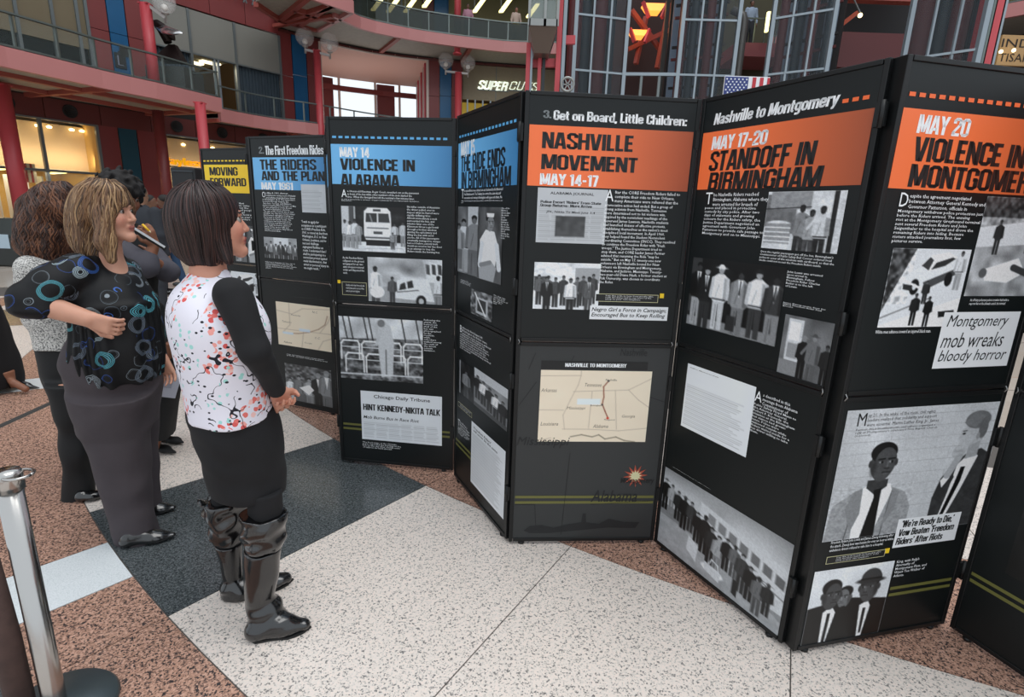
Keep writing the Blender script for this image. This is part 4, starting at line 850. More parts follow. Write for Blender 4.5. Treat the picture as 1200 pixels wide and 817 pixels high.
# ------------------------------------------------------------------ the atrium around the display
def smooth(pts, n=6):
    out = []; P_ = [Vector(p) for p in pts]; P_ = [P_[0] * 2 - P_[1]] + P_ + [P_[-1] * 2 - P_[-2]]
    for i in range(1, len(P_) - 2):
        a, b, c, d = P_[i - 1:i + 3]
        for k in range(n):
            t = k / n; out.append(.5 * ((2 * b) + (c - a) * t + (2 * a - 5 * b + 4 * c - d) * t * t + (3 * b - a - 3 * c + d) * t ** 3))
    out.append(P_[-2]); return out
class Path:
    def __init__(s, pts, n=6):
        s.p = smooth([Vector((x, y)) for x, y in pts], n); s.S = [0]
        for a, b in zip(s.p, s.p[1:]): s.S.append(s.S[-1] + (b - a).length)
        s.L = s.S[-1]
    def at(s, x, off=0):                         # off>0: towards the middle of the hall
        x = min(max(x, 0), s.L - 1e-6); i = 0
        while s.S[i + 1] < x: i += 1
        a, b = s.p[i], s.p[i + 1]; d = (b - a).normalized(); q = a + d * (x - s.S[i]); return Vector((q.x + d.y * off, q.y - d.x * off))
    def hit(s, u, v):
        d = ray(u, v)
        for i in range(len(s.p) - 1):
            a, b = s.p[i], s.p[i + 1]; ex, ey = b.x - a.x, b.y - a.y
            den = d.x * ey - d.y * ex
            if abs(den) < 1e-9: continue
            t = (a.x * ey - a.y * ex) / den; k = (a.x * d.y - a.y * d.x) / den
            if t > 0 and -1e-6 <= k <= 1 + 1e-6: return s.S[i] + k * math.hypot(ex, ey), CAM_Z + d.z * t
        return None
    def span(s, x0, x1, step=1.2):
        n = max(1, int(abs(x1 - x0) / step)); return [x0 + (x1 - x0) * i / n for i in range(n + 1)]
    def strip(s, mb, x0, x1, z0, z1, o0=0, o1=.1, step=1.2):
        xs = s.span(x0, x1, step); n = len(xs); V = []
        for x in xs:
            a, b = s.at(x, o0), s.at(x, o1); V += [(a.x, a.y, z0), (b.x, b.y, z0), (b.x, b.y, z1), (a.x, a.y, z1)]
        Fc = []
        for i in range(n - 1):
            for k in range(4): Fc.append((4 * i + k, 4 * i + (k + 1) % 4, 4 * i + 4 + (k + 1) % 4, 4 * i + 4 + k))
        Fc += [(3, 2, 1, 0), tuple(4 * (n - 1) + k for k in range(4))]
        mb.addf(V, Fc); return mb
RED = mat('red_wall_panel', '76302f', .42, var=.08, vscale=.8); REDD = mat('deep_red_band', '5c2420', .5, var=.1, vscale=.6)
BLUE = mat('blue_wall_panel', '0c5480', .35, var=.08, vscale=.8); BLUED = mat('dark_teal_panel', '12404f', .4)
PINK = mat('pink_fascia', 'b87a78', .45, var=.04, vscale=.5); CORAL = mat('coral_red_steel', 'b8434a', .4)
BEAM = mat('brick_red_beam', '96493f', .5); DECK = mat('grey_metal_deck', '9c968c', .6, var=.1, vscale=5)
GREYP = mat('grey_spandrel_panel', '7e7d76', .35, var=.06, vscale=.4); BEIGE = mat('beige_spandrel_panel', '6f634c', .4, var=.08, vscale=.3)
MULL = mat('grey_mullion', '6d7475', .35, .4); SILVER = mat('silver_mullion', '8d979e', .35, .5)
GLASSD = mat('dark_glass', '0a1013', .3, 0, .15); CURT = mat('blue_grey_curtain', '32404a', .7, var=.15, vscale=2)
STEEL = mat('grey_steel_rail', '6a7370', .35, .5)
GLASS = mat('rail_glass', '9aa8a6', .03, 0, .3, alpha=.05)
WARM = mat('warm_shop_wall', 'c9a25a', .7); TUBE = mat('fluorescent_tube', 'fff4b8', .5, emit='fff2a0', estr=2.2); SPOT = mat('ceiling_spotlight', 'fff0c0', .5, emit='ffe2a0', estr=6)
DARK = mat('dark_interior', '1b1715', .7)
WALL = Path([(-23, 6), (-21.5, 11), (-19.6, 15), (-18.0, 18.6), (-16.3, 21.8), (-14.4, 24.6), (-12.6, 27.2), (-10.35, 29.8), (-7.2, 32.0), (-2.5, 33.2), (3, 33.6), (10, 32.6), (17, 29.6), (23, 24), (27, 16), (28, 7)])
Z2, Z3 = 5.5, 10.2
wh = WALL.hit
S_ = lambda u, v: wh(u, v)[0]
wall = MB(); wl = WALL
# plain core of the wall, storey by storey, stands behind everything
def seg(x0, x1, z0, z1, m, name='wall_panel', o0=-.12, o1=0.0, parent=None, split=None):
    b = MB(); wl.strip(b, x0, x1, z0, z1, o0, o1); return b.build(name, m, parent)
core = MB(); wl.strip(core, 0, WALL.L, 14.6, 24, -.5, -.1, 2.5); wall_o = core.build('wall_back', REDD); label(wall_o, kind='structure')
ceil_dark = MB(); wl.strip(ceil_dark, 0, WALL.L, Z2 - .45, Z2, -7, .0, 2.5); o = ceil_dark.build('floor_slab', DARK, wall_o)
ceil_dark = MB(); wl.strip(ceil_dark, 0, WALL.L, Z3 - .45, Z3, -7, .0, 2.5); o = ceil_dark.build('floor_slab', DARK, wall_o)
back = MB(); wl.strip(back, 0, S_(376, 100), 0, 14.6, -7.2, -7, 2.5); back.build('inner_wall', mat('inner_wall_tan', '8d7245', .7), wall_o)
back = MB(); wl.strip(back, S_(376, 100), S_(501, 100), 0, Z2 - .2, -7.2, -7, 2.5); back.build('inner_wall', MATS['inner_wall_tan'], wall_o)
back = MB(); wl.strip(back, S_(501, 100), WALL.L, 0, 14.6, -7.2, -7, 2.5); back.build('inner_wall', MATS['inner_wall_tan'], wall_o)
back = MB(); wl.strip(back, S_(376, 100), S_(501, 100), Z3 - .2, 14.6, -7.2, -7, 2.5); back.build('inner_wall', mat('inner_wall_olive', '6c6445', .7), wall_o)
# ---- ground storey
a0, a1 = S_(-60, 190), S_(119, 190)
VENT = mat('black_vent_grille', '120d0c', .6)
xs = WALL.span(0, WALL.L, 1.75)
for i in range(len(xs) - 1):
    if xs[i] > S_(640, 120) : seg(xs[i], WALL.L, 4.35, 5.05, REDD, 'fascia_panel', parent=wall_o); break
    seg(xs[i] + .012, xs[i + 1] - .012, 4.35, 5.05, REDD, 'fascia_panel', parent=wall_o)
for (u, v) in ((7, 119), (82, 132), (207, 149), (260, 155), (308, 161)):
    s, z = wh(u, v); p = wl.at(s, .02); q = wl.at(s + .1, .02); d = (q - p).normalized()
    M = Matrix(((d.x, 0, d.y, p.x), (d.y, 0, -d.x, p.y), (0, 1, 0, 4.7), (0, 0, 0, 1)))
    b = MB(); b.lathe([(0, .01), (.16, .01), (.2, .04), (.23, .05), (.24, 0)], 20, M)
    for k in range(-2, 3): b.bar(M @ Vector((-.19, k * .07, .03)), M @ Vector((.19, k * .07, .03)), .012, .02)
    b.build('air_vent', VENT, wall_o)
def storefront(s0, s1, z0, z1, divs, zmid, num, inner=WARM, light=None, depth=4.0, glasscol=None):
    f = MB()
    for s in divs: wl.strip(f, s - .05, s + .05, z0, z1, -.1, .04)
    wl.strip(f, s0, s1, zmid - .04, zmid + .04, -.1, .03); wl.strip(f, s0, s1, z1 - .06, z1, -.1, .04); wl.strip(f, s0, s1, z0, z0 + .12, -.1, .04)
    o = f.build('window_%d' % num, MULL, wall_o); o['kind'] = 'structure'; o.parent = None
    g = MB(); wl.strip(g, s0, s1, z0 + .1, z1 - .04, -.05, -.04); g.build('pane', GLASS, o)
    r = MB(); wl.strip(r, s0, s1, z0, z1 + .2, -depth - .1, -depth); wl.strip(r, s0 - .1, s0, z0, z1 + .2, -depth, -.1); wl.strip(r, s1, s1 + .1, z0, z1 + .2, -depth, -.1)
    r.build('shop_wall', inner, o)
    return o
W1 = storefront(a0, a1, 0, 4.35, [a0, S_(10, 190) - .0, S_(54, 190), a1], wh(60, 200)[1], 1)
b = MB(); wl.strip(b, a0, a1, wh(60, 196)[1], 4.3, -1.3, -1.2); b.build('bulkhead', mat('lit_bulkhead', 'cdb085', .7), W1)
b = MB(); wl.strip(b, a0, a1, wh(60, 196)[1] - .05, wh(60, 196)[1], -4, -1.2); b.build('shop_ceiling', mat('shop_ceiling', 'cfc5a8', .7), W1)
zc = wh(60, 196)[1]
for u in (5, 35, 58, 98):
    s = S_(u, 205); m = MB(); p0, p1 = wl.at(s, -1.6), wl.at(s + .3, -3.6); m.bar((p0.x, p0.y, zc - .1), (p1.x, p1.y, zc - .1), .16, .05); m.build('strip_light', TUBE, W1)
for u, v in ((32, 146), (60, 150), (73, 152), (99, 156), (110, 157)):
    s, z = wh(u, v); p = wl.at(s, -1.0); m = MB(); m.lathe([(0, 0), (.07, 0), (.09, .06), (0, .1)], 10, Matrix.Translation((p.x, p.y, 4.12))); m.build('spot_light', SPOT, W1)
rr = random.Random(4)
SC = [mat('stock_' + k, c, .6) for k, c in (('orange', 'c8622a'), ('red', 'a83226'), ('cream', 'd8c9a0'), ('brown', '5d4030'), ('white', 'd8d4cc'))]
SWD = (a1 - a0 - 2.6) / 4 - .5
for j in range(4):
    p_s = a0 + 2 + j * (a1 - a0 - 2.6) / 4
    t = thing('store_shelf', ['shop shelf of boxed stock at the left end of the lit storefront', 'shop shelf of orange and red boxes beside the red column', 'shop shelf behind the long haired womens heads', 'shop shelf at the right end of the lit storefront'][j], 'shelf', (*wl.at(p_s + 1, -2.6), 0), 0, 'shelves inside the shop')
    f = MB(); 
    for zz in (.1, .7, 1.3, 1.9): wl.strip(f, p_s, p_s + SWD, zz - .03, zz, -3, -2.4)
    wl.strip(f, p_s - .05, p_s, 0, 2.4, -3, -2.4); wl.strip(f, p_s + SWD, p_s + SWD + .05, 0, 2.4, -3, -2.4); f.build('rack', SC[4], t)
    for zz in (.1, .7, 1.3, 1.9):
        x = p_s + .05
        while x < p_s + SWD - .2:
            w_ = rr.uniform(.2, .45); m = MB(); wl.strip(m, x, x + w_ - .03, zz, zz + rr.uniform(.25, .45), -2.95, -2.45); m.build('stock_box', rr.choice(SC), t); x += w_
st = wh(37, 216); m = MB(); wl.strip(m, S_(29, 214), S_(34, 214), 1.7 + .4, 2.75, -.35, -.32); m.build('poster', mat('dark_poster', '3a2c22', .6), W1)
for k in range(4):
    m = MB(); s = S_(36 + k * 3.2, 214); wl.strip(m, s, s + .1, 2.1, 2.75, -.35, -.32); m.build('striped_banner', SC[1 if k % 2 == 0 else 2], W1)
p = wl.at((a0 + a1) / 2, -1.5)
def shop_or_fill_light(loc, tgt, size, e, col=(1, .84, .6)): return area('shop_or_fill_light', loc, size, e, tgt, col)
pp = wl.at((a0 + a1) / 2, -.5); q = wl.at((a0 + a1) / 2, -4)
shop_or_fill_light((pp.x, pp.y, 3.0), (q.x, q.y, 3.6), (8, .4), 75)
pp = wl.at((a0 + a1) / 2, -2.2); shop_or_fill_light((pp.x, pp.y, zc - .2), (pp.x, pp.y, 0), (8, 1.5), 110, (1, .9, .75))
cols = [(119, 143, RED, 190), (143.5, 164.5, BLUED, 190), (164.8, 186, RED, 190)]
for u0, u1, m_, v in cols: seg(S_(u0, v) + .01, S_(u1, v) - .01, 0, 4.35, m_, parent=wall_o)
c0, c1 = S_(188, 190), S_(330, 190)
W2 = storefront(c0, c1, 0, 4.35, [c0, S_(243, 160), c1], 1.95, 2)
pp = wl.at(c0 + 3, -.5); q = wl.at(c0 + 3, -4); shop_or_fill_light((pp.x, pp.y, 2.6), (q.x, q.y, 3.4), (8, .4), 75)
for u in (205, 228, 262, 285):
    s = S_(u, 170); p = wl.at(s, -1.0); m = MB(); m.lathe([(0, 0), (.07, 0), (.09, .06), (0, .1)], 10, Matrix.Translation((p.x, p.y, 4.05))); m.build('spot_light', SPOT, W2)
# upper bulkhead of the second shop carries a yellow sign
b = MB(); wl.strip(b, c0, c1, 2.2, 4.3, -1.1, -1.0); b.build('bulkhead', MATS['lit_bulkhead'], W2)
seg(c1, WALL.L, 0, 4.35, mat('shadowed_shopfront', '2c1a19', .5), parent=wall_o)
YEL = mat('yellow_sign_letters', 'f2b51c', .4, emit='f2a800', estr=.55); WSIGN = mat('white_sign_letters', 'f2f6ea', .4, emit='f4ffe8', estr=.7)
def sign_letters(name, lab, body, u0, v0, u1, v1, m, off, depth=.06, shear=0, parent=None, path=WALL, chars=None):
    s0, zt = path.hit(u0, v0); s1, zb = path.hit(u1, v1); t = thing(name, lab, 'sign', (*path.at((s0 + s1) / 2, off), zb))
    V, Fc, sz = block_text(body, shear, .36 if chars is None else chars)
    # each letter polygon as a shallow raised piece
    mb = MB()
    for f in Fc:
        pts = []
        for o_ in (off, off + depth):
            for i in f:
                x = s0 + (s1 - s0) * V[i][0]; q = path.at(x, o_); pts.append((q.x, q.y, zb + (zt - zb) * V[i][1]))
        n = len(f); mb.addf(pts, [tuple(range(n)), tuple(range(n, 2 * n))[::-1]] + [(i, (i + 1) % n, n + (i + 1) % n, n + i) for i in range(n)])
    mb.build('lettering', m, t)
    b = MB(); path.strip(b, s0, s1, zb - .04, zb + .02, off - .03, off); path.strip(b, s0, s1, (zb + zt) / 2, (zb + zt) / 2 + .03, off - .03, off); b.build('mounting_rail', MULL, t)
    return t
sign_letters('shop_sign', 'yellow lit shop sign over the ground floor storefront behind the loudspeaker', 'Payless', 188.5, 183, 238, 198, YEL, .1)
# ---- level two
ZT2 = Z3 - .5
seg(0, S_(101, 30), Z2, ZT2, GLASSD, 'glazing', -.2, -.15, parent=wall_o)
yb = wh(60, 33)[1]
seg(0, S_(101, 30), wh(20, 38)[1], ZT2, BEIGE, 'spandrel_panel', -.12, -.02, parent=wall_o)
for u in (-40, 20, 62, 91, 102):
    s = S_(u, 25); seg(s - .05, s + .05, Z2, ZT2, MULL, 'mullion', -.1, .06, parent=wall_o)
for u0, u1, m_ in ((104.5, 127, RED), (127.5, 148, BLUE), (148.5, 170, RED)):
    zj = wh(140, 40)[1]
    seg(S_(u0, 30) + .01, S_(u1, 30) - .01, Z2, zj - .02, m_, parent=wall_o); seg(S_(u0, 30) + .01, S_(u1, 30) - .01, zj, ZT2, m_, parent=wall_o)
t = thing('wall_poster', 'framed poster of a dark dancer on the blue upper wall panel behind the balcony', 'poster', (*wl.at(S_(141, 70), .02), wh(141, 80)[1]))
s0, s1 = S_(134, 70), S_(147, 70); z1, z0 = wh(134, 61)[1], wh(141, 80)[1]
m = MB(); wl.strip(m, s0, s1, z0, z1, 0, .05); m.build('frame', mat('dark_frame', '10151c', .4), t); m = MB(); wl.strip(m, s0 + .1, s1 - .1, z0 + .1, z1 - .1, .05, .055); m.build('print', mat('pale_print', '8f93a8', .5), t)
m = MB(); wl.strip(m, s0 + .3, s1 - .25, z0 + .12, z0 + .6, .055, .06); wl.strip(m, s0 + .2, s0 + .5, z0 + .45, z0 + .8, .055, .06); m.build('printed_figure', DARK, t)
d0, d1 = S_(171, 50), S_(327.5, 60)
zt, zb_ = 9.05, 7.55
zt = sum(wh(u, v)[1] for u, v in ((204, 7.5), (262, 24), (327, 39))) / 3; zb_ = sum(wh(u, v)[1] for u, v in ((200, 58), (277, 75), (327, 83))) / 3
bays = [d0, S_(223, 50), S_(276, 60), d1]
for i in range(3): seg(bays[i] + .03, bays[i + 1] - .03, zb_, zt, GREYP, 'spandrel_panel', parent=wall_o)
for s in bays: seg(s - .05, s + .05, Z2, zt, MULL, 'mullion', -.1, .05, parent=wall_o)
seg(bays[0], bays[1], Z2, zb_, CURT, 'curtain', -.3, -.2, parent=wall_o); seg(bays[2], bays[3], Z2, zb_, CURT, 'curtain', -.3, -.2, parent=wall_o)
for i in range(14):
    for (x0, x1) in ((bays[0], bays[1]), (bays[2], bays[3])):
        s = x0 + (x1 - x0) * (i + .5) / 14; seg(s - .06, s + .02, Z2, zb_, CURT, 'curtain_fold', -.2, -.16, parent=wall_o)
seg(bays[0], d1, zb_ - .06, zb_, MULL, 'transom', -.1, .04, parent=wall_o)
mid = (bays[1] + bays[2]) / 2
for s in (mid - .06, mid + .1): seg(s, s + .08, Z2, zb_, SILVER, 'door_frame', -.1, .03, parent=wall_o)
m = MB(); wl.strip(m, bays[1], bays[2], Z2, zb_ + .3, -3.6, -3.5); m.build('office_wall', mat('office_wall', 'b5a88a', .7), wall_o)
m = MB(); wl.strip(m, bays[1], bays[2], zb_ + .1, zb_ + .15, -3.6, -.2); m.build('office_ceiling', mat('office_ceiling', 'c6bd9f', .7), wall_o)
for k, (x, o_) in enumerate(((.75, -1.2), (.55, -1.9), (.35, -2.6))):
    s = bays[1] + (bays[2] - bays[1]) * x; m = MB(); wl.strip(m, s - .4, s + .4, zb_ + .04, zb_ + .1, o_ - .35, o_); m.build('ceiling_light', mat('office_light', 'fff2c8', .5, emit='fff0c4', estr=2.5), wall_o)
pp = wl.at(mid, -1.8); shop_or_fill_light((pp.x, pp.y, zb_ - .1), (pp.x, pp.y, Z2), (2.5, 2), 50, (1, .9, .7))
xs = WALL.span(S_(150, 5), d1, 1.55)
for i in range(len(xs) - 1): seg(xs[i] + .012, xs[i + 1] - .012, zt + .05, zt + 1.5, RED, 'fascia_panel', -.12, .04, parent=wall_o)
seg(0, S_(150, 5), zt + .05, zt + 1.5, RED, 'fascia_panel', -.12, .04, parent=wall_o)
for u0, u1, m_ in ((328.3, 343.5, RED), (344, 360, BLUE), (360.5, 375.5, RED), (501.5, 515, RED), (515.4, 529, BLUE), (529.4, 542, RED)):
    v = 90; zj = wh(u0, 87 if u0 < 400 else 112)[1]
    seg(S_(u0, v) + .01, S_(u1, v) - .01, Z2, zj - .02, m_, parent=wall_o); seg(S_(u0, v) + .01, S_(u1, v) - .01, zj, ZT2 + .1, m_, parent=wall_o)
# entry bay open to daylight
e0, e1 = S_(376, 90), S_(501, 90); zo = (wh(400, 55)[1] + wh(500, 70)[1]) / 2
xs = WALL.span(d1, WALL.L, 1.2)
for i in range(len(xs) - 1):
    if xs[i] > S_(700, 90): seg(xs[i], WALL.L, zo, ZT2 + .05, REDD, 'fascia_panel', -.12, .05, parent=wall_o); break
    seg(xs[i] + .012, xs[i + 1] - .012, zo, ZT2 + .05, REDD, 'fascia_panel', -.12, .05, parent=wall_o)
seg(d1, WALL.L, zo + .28, zo + .34, BEAM, 'fascia_rail', .05, .1, parent=wall_o)
ENT = mat('pink_plaster_soffit', 'c79a8c', .7)
m = MB(); wl.strip(m, e0, e1, zo - .02, zo + .1, -7, 0.03); m.build('entry_soffit', ENT, wall_o)
FR = mat('pale_steel_frame', 'c9b9b0', .4)
for s in (e0, e1): seg(s - .06, s + .06, Z2, zo, FR, 'entry_frame', -.1, .06, parent=wall_o)
seg(e0, e1, zo - .06, zo, FR, 'entry_frame', .0, .06, parent=wall_o)
for k in range(6):        # right hand glazed side of the entry bay
    o_ = -.6 - k * 1.1; seg(e1 - .12, e1 - .02, Z2, zo, FR if k % 2 else CORAL, 'side_mullion', o_ - (.08 if k % 2 else .35), o_, parent=wall_o)
for k in range(5):
    s = e0 + (e1 - e0) * (k + .3) / 5; seg(s - .07, s + .07, Z2, zo, FR, 'entry_mullion', -7.1, -7, parent=wall_o)
for k in (1, 3):
    s = e0 + (e1 - e0) * (k + .75) / 5; seg(s - .35, s + .35, Z2, zo, RED, 'entry_column', -7.9, -7.4, parent=wall_o)
seg(e0, e1, zo - .75, zo - .45, RED, 'entry_beam', -7.2, -7, parent=wall_o); seg(e0 + 1, e1, Z2 + 1.55, Z2 + 1.75, RED, 'entry_beam', -9.2, -9, parent=wall_o)
seg(e0, e1, Z2 + .9, Z2 + .95, STEEL, 'entry_rail', -7.1, -7, parent=wall_o)
pp = wl.at((e0 + e1) / 2, -3.0); shop_or_fill_light((pp.x, pp.y, Z2 + .6), (pp.x, pp.y, Z2 + 4), (7, 5), 110, (1, .93, .9))  # added unseen uplight, only there to brighten the entry soffit
# hair salon front with white raised lettering
h0, h1 = S_(542.5, 90), S_(660, 90)
TAUPE = mat('taupe_shop_fascia', '8f836c', .6, var=.05)
seg(h0, h1, wh(580, 118)[1], zo, TAUPE, 'shop_fascia', -.25, -.15, parent=wall_o)
seg(h0, h1, Z2, wh(580, 118)[1], mat('lit_salon_interior', 'b9a04e', .6, emit='c8a840', estr=.35), 'shop_interior', -1.2, -1.1, parent=wall_o)
for u in (548, 557, 566, 575, 590): s = S_(u, 120); seg(s - .04, s + .04, Z2, wh(580, 118)[1], SILVER, 'shop_mullion', -.2, -.1, parent=wall_o)
s = S_(582, 80); seg(s - .02, s + .02, wh(580, 118)[1], zo, MULL, 'fascia_joint', -.16, -.14, parent=wall_o)
sign_letters('salon_sign', 'thick white slanted sign letters on the upper level taupe shop front', 'SUPER', 560, 93.5, 596.0, 106.5, WSIGN, -.1, shear=.2)
sign_letters('salon_sign', 'thin white end of the upper level shop sign, half hidden by lift posts', 'CUTS', 597, 94.5, 632, 107, WSIGN, -.1, shear=.2, chars=.14)
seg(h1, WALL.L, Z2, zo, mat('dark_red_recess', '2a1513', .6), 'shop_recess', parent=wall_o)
p = wl.at(S_(570, 90), 1.0); p2 = wl.at(S_(570, 90), -.2); 
# ---- level three, set back under its own slab
W3 = Path([tuple(WALL.at(WALL.L * i / 14, -4.0)) for i in range(15)])
m = MB(); W3.strip(m, 0, W3.L, Z3, 15, -.2, 0, 2.5); m.build('upper_wall', mat('olive_lit_wall', '7a7048', .6, var=.1, vscale=.3), wall_o)
m = MB(); wl.strip(m, 0, WALL.L, 14.5, 14.8, -4.2, .1, 2.5); m.build('upper_ceiling', DARK, wall_o)
for u in (395, 412, 440, 462, 480, 510, 530):
    s = S_(u, 20); seg(s - .05, s + .05, Z3, 14.5, MULL if u != 530 else BLUE, 'upper_mullion', -3.9, -3.8, parent=wall_o)
seg(S_(515, 20), S_(529, 20), Z3, 14.5, BLUE, 'upper_panel', -3.8, -3.6, parent=wall_o); seg(S_(503, 20), S_(514, 20), Z3, 14.5, REDD, 'upper_panel', -3.8, -3.6, parent=wall_o)
for u, v in ((437, 12), (455, 14), (475, 14), (497, 8), (556, 14), (587, 14), (619, 20)):
    d = ray(u, v); t_ = (31.5) / d.y; a = Vector((d.x * t_, d.y * t_, CAM_Z + d.z * t_)); b2 = gy(u + 11, v - 15, 33.4)
    tt = thing('strip_lamp', 'yellow fluorescent strip light hung over the top gallery, %s' % ['leftmost of the row', 'second from the left', 'third from the left', 'above the blue panel', 'left of the watcher in pink', 'between the two watchers', 'nearest the lift'][(437, 455, 475, 497, 556, 587, 619).index(u)], 'lamp', a, 0, 'strip lights over the top gallery')
    m = MB(); m.bar(a, b2, .22, .08); m.build('tube', TUBE, tt)
    m = MB(); m.bar(a + Vector((0, 0, .05)), a + Vector((0, 0, 14.5 - a.z)), .02, .02); m.build('hanger', MULL, tt)
# ---- balconies
def balcony(name, lab, px, ztop, zbot, inner_off, beams, fascia_m=PINK, rail=True, post=1.05, glass=True, soff=True, rh=.92, ext=None):
    pts = [tuple(gz(u, v, ztop)[:2]) for u, v in px]
    if ext: pts = ext[0] + pts + ext[1]
    P_ = Path(pts, 5); c = P_.at(P_.L / 2); t = thing(name, lab, 'balcony', (c.x, c.y, 0))
    m = MB(); P_.strip(m, 0, P_.L, zbot, ztop, -.18, 0, .8); m.build('fascia', fascia_m, t)
    m = MB(); P_.strip(m, 0, P_.L, ztop - .12, ztop - .02, -inner_off, -.18, .8); m.build('deck_floor', DARK, t)
    m = MB(); P_.strip(m, 0, P_.L, zbot + .12, zbot + .16, -inner_off, -.18, .8); m.build('soffit', DECK, t)
    for o_ in beams:
        m = MB(); P_.strip(m, 0, P_.L, zbot - .0, zbot + .12, -o_ - .22, -o_, .8); m.build('ring_beam', BEAM, t)
    n = max(2, int(P_.L / 3.4))
    for i in range(n + 1):
        s = P_.L * i / n; a, b = P_.at(s, -.15), P_.at(s, -inner_off); m = MB(); m.bar((a.x, a.y, zbot + .05), (b.x, b.y, zbot + .05), .2, .14); m.build('cross_beam', BEAM, t)
    if rail:
        m = MB(); P_.strip(m, 0, P_.L, ztop + rh - .05, ztop + rh, -.13, -.03, .8); m.build('handrail', STEEL, t)
        m = MB(); P_.strip(m, 0, P_.L, ztop + .03, ztop + .08, -.1, -.05, .8); m.build('bottom_rail', STEEL, t)
        n = int(P_.L / post); 
        for i in range(n + 1):
            s = P_.L * i / n; m = MB(); q = P_.at(s, -.08); m.box((q.x - .03, q.y - .03, ztop), (q.x + .03, q.y + .03, ztop + rh - .04)); m.build('rail_post', STEEL, t)
            if glass and i < n:
                m = MB(); P_.strip(m, s + .05, P_.L * (i + 1) / n - .05, ztop + .09, ztop + rh - .06, -.085, -.075, 1); m.build('glass_panel', GLASS, t)
    return t, P_
zf = Z2 - .52
B1, BP1 = balcony('balcony', 'curving pink balcony with glass rail, nearest one at the upper left', [(0, 53), (45, 64), (90, 75), (134, 86), (187, 97.5), (257, 114.5)], Z2, zf, 5.2, (1.4, 3.2), ext=([(-14.9, 11.0), (-14.4, 13.6)], []), post=1.0)
# the side of the near lobe
a, b = BP1.at(BP1.L, 0), BP1.at(BP1.L, -5.2)
m = MB(); m.bar((a.x, a.y, (Z2 + zf) / 2), (b.x, b.y, (Z2 + zf) / 2), .18, Z2 - zf); m.build('end_fascia', PINK, B1)
m = MB(); m.bar((a.x, a.y, Z2 + .9), (b.x, b.y, Z2 + .9), .07, .05); m.build('end_handrail', STEEL, B1)
B2, BP2 = balcony('balcony', 'pink gallery edge with thin rail running behind the panels to the blue post', [(258, 127), (290, 133.5), (320, 138.5), (345, 142), (371, 145), (455, 157), (540, 164), (600, 168)], Z2, zf, 3.6, (1.5,), glass=False, post=1.3, ext=([], [(8, 30.5), (15, 27.5), (20, 23), (23.5, 16)]))
B3, BP3 = balcony('balcony', 'topmost pink gallery sweeping across behind the lift posts', [(392, 5), (412, 14.5), (430, 22), (465, 30), (500, 36.5), (560, 44.5), (618, 49.5)], Z3, Z3 - .5, 3.8, (), glass=False, post=1.0, ext=([], [(7, 30.2), (14, 27.6), (19.5, 23), (23, 16)]))
m = MB(); BP3.strip(m, 0, BP3.L * .62, Z3 + .1, Z3 + .85, -.09, -.08, .8); m.build('rail_infill', mat('smoky_rail_glass', '27322e', .1, alpha=.75), B3)
# projecting lobe of the top level seen from below
lb = [gz(u, v, Z3 - .5) for u, v in ((340, -14), (362, -1), (413, 16), (372, 38), (328, 26), (300, 8))]
t = thing('balcony', 'underside of a projecting top level balcony with red beams, upper left of centre', 'balcony', (lb[2].x, lb[2].y, 0))
m = MB(); m.prism([(p.x, p.y) for p in lb], Z3 - .32, Z3 - .2); m.build('soffit', DECK, t)
edge = [lb[0], lb[1], lb[2], lb[3]]
for a, b in zip(edge, edge[1:]):
    m = MB(); m.bar((a.x, a.y, Z3 - .25), (b.x, b.y, Z3 - .25), .16, .5); m.build('fascia', PINK, t)
for a, b in ((lb[3], lb[4]), (lb[4], lb[1]), (lb[4], lb[5]), (lb[1].lerp(lb[2], .5), lb[3].lerp(lb[4], .5)), (lb[1].lerp(lb[2], .55), lb[4].lerp(lb[3], .1)), (lb[2].lerp(lb[3], .5), lb[4].lerp(lb[1], .5))):
    m = MB(); m.bar((a.x, a.y, Z3 - .4), (b.x, b.y, Z3 - .4), .22, .2); m.build('beam', BEAM, t)
# dark roof lattice glimpsed past the fascia
t = thing('roof_truss', 'dark lattice of roof steel glimpsed above the red fascia', 'truss', (*wl.at(S_(300, 8), 1), 12))
for k in range(7):
    s = S_(262 + k * 10, 8 + k * 2); a = wl.at(s, .3); b = wl.at(s + .9, .3); m = MB(); m.bar((a.x, a.y, 10.3), (b.x, b.y, 12.6), .05, .05); m.bar((b.x, b.y, 10.3), (a.x, a.y, 12.6), .05, .05); m.build('brace', MULL, t)
seg(S_(150, 0), d1, zt + 1.5, 14.5, DARK, 'dark_recess', -.4, -.3, parent=wall_o)
# ---- columns
def column(lab, x, y, r, z0, z1, m_=CORAL, name='red_column'):
    t = thing(name, lab, 'column', (x, y, z0), 0, 'red steel columns')
    m = MB(); m.tube([(x, y, z0), (x, y, z1)], r, 18); m.build('shaft', m_, t)
    m = MB(); m.lathe([(r, 0), (r * 1.35, 0), (r * 1.35, .06), (r * 1.05, .1), (r, .1)], 18, Matrix.Translation((x, y, z0))); m.build('base_ring', m_, t)
    m = MB(); m.box((x - r * .9, y - r * .9, z1 - .04), (x + r * .9, y + r * .9, z1)); m.build('cap_plate', m_, t); return t
g = gz(4.5, 100, Z2 - .5); column('red round column at the left edge, in front of the lit shop', g.x + .15, g.y - .3, .235, 0, zf)
g = gz(234, 120, zf); column('red round column rising behind the yellow Moving Forward panel', g.x, g.y, .17, 0, zf)
s, z = wh(187, 150); g = wl.at(s, 0); g = g * (1 - 1.9 / g.length); column('dark red column beside the yellow shop sign', g.x, g.y, .2, 0, zf, RED)
g = gy(176.5, 60, 21.4); column('red round column standing on the balcony beside the metal sculpture', g.x, g.y, .19, Z2, gy(173, 4, 21.4).z)
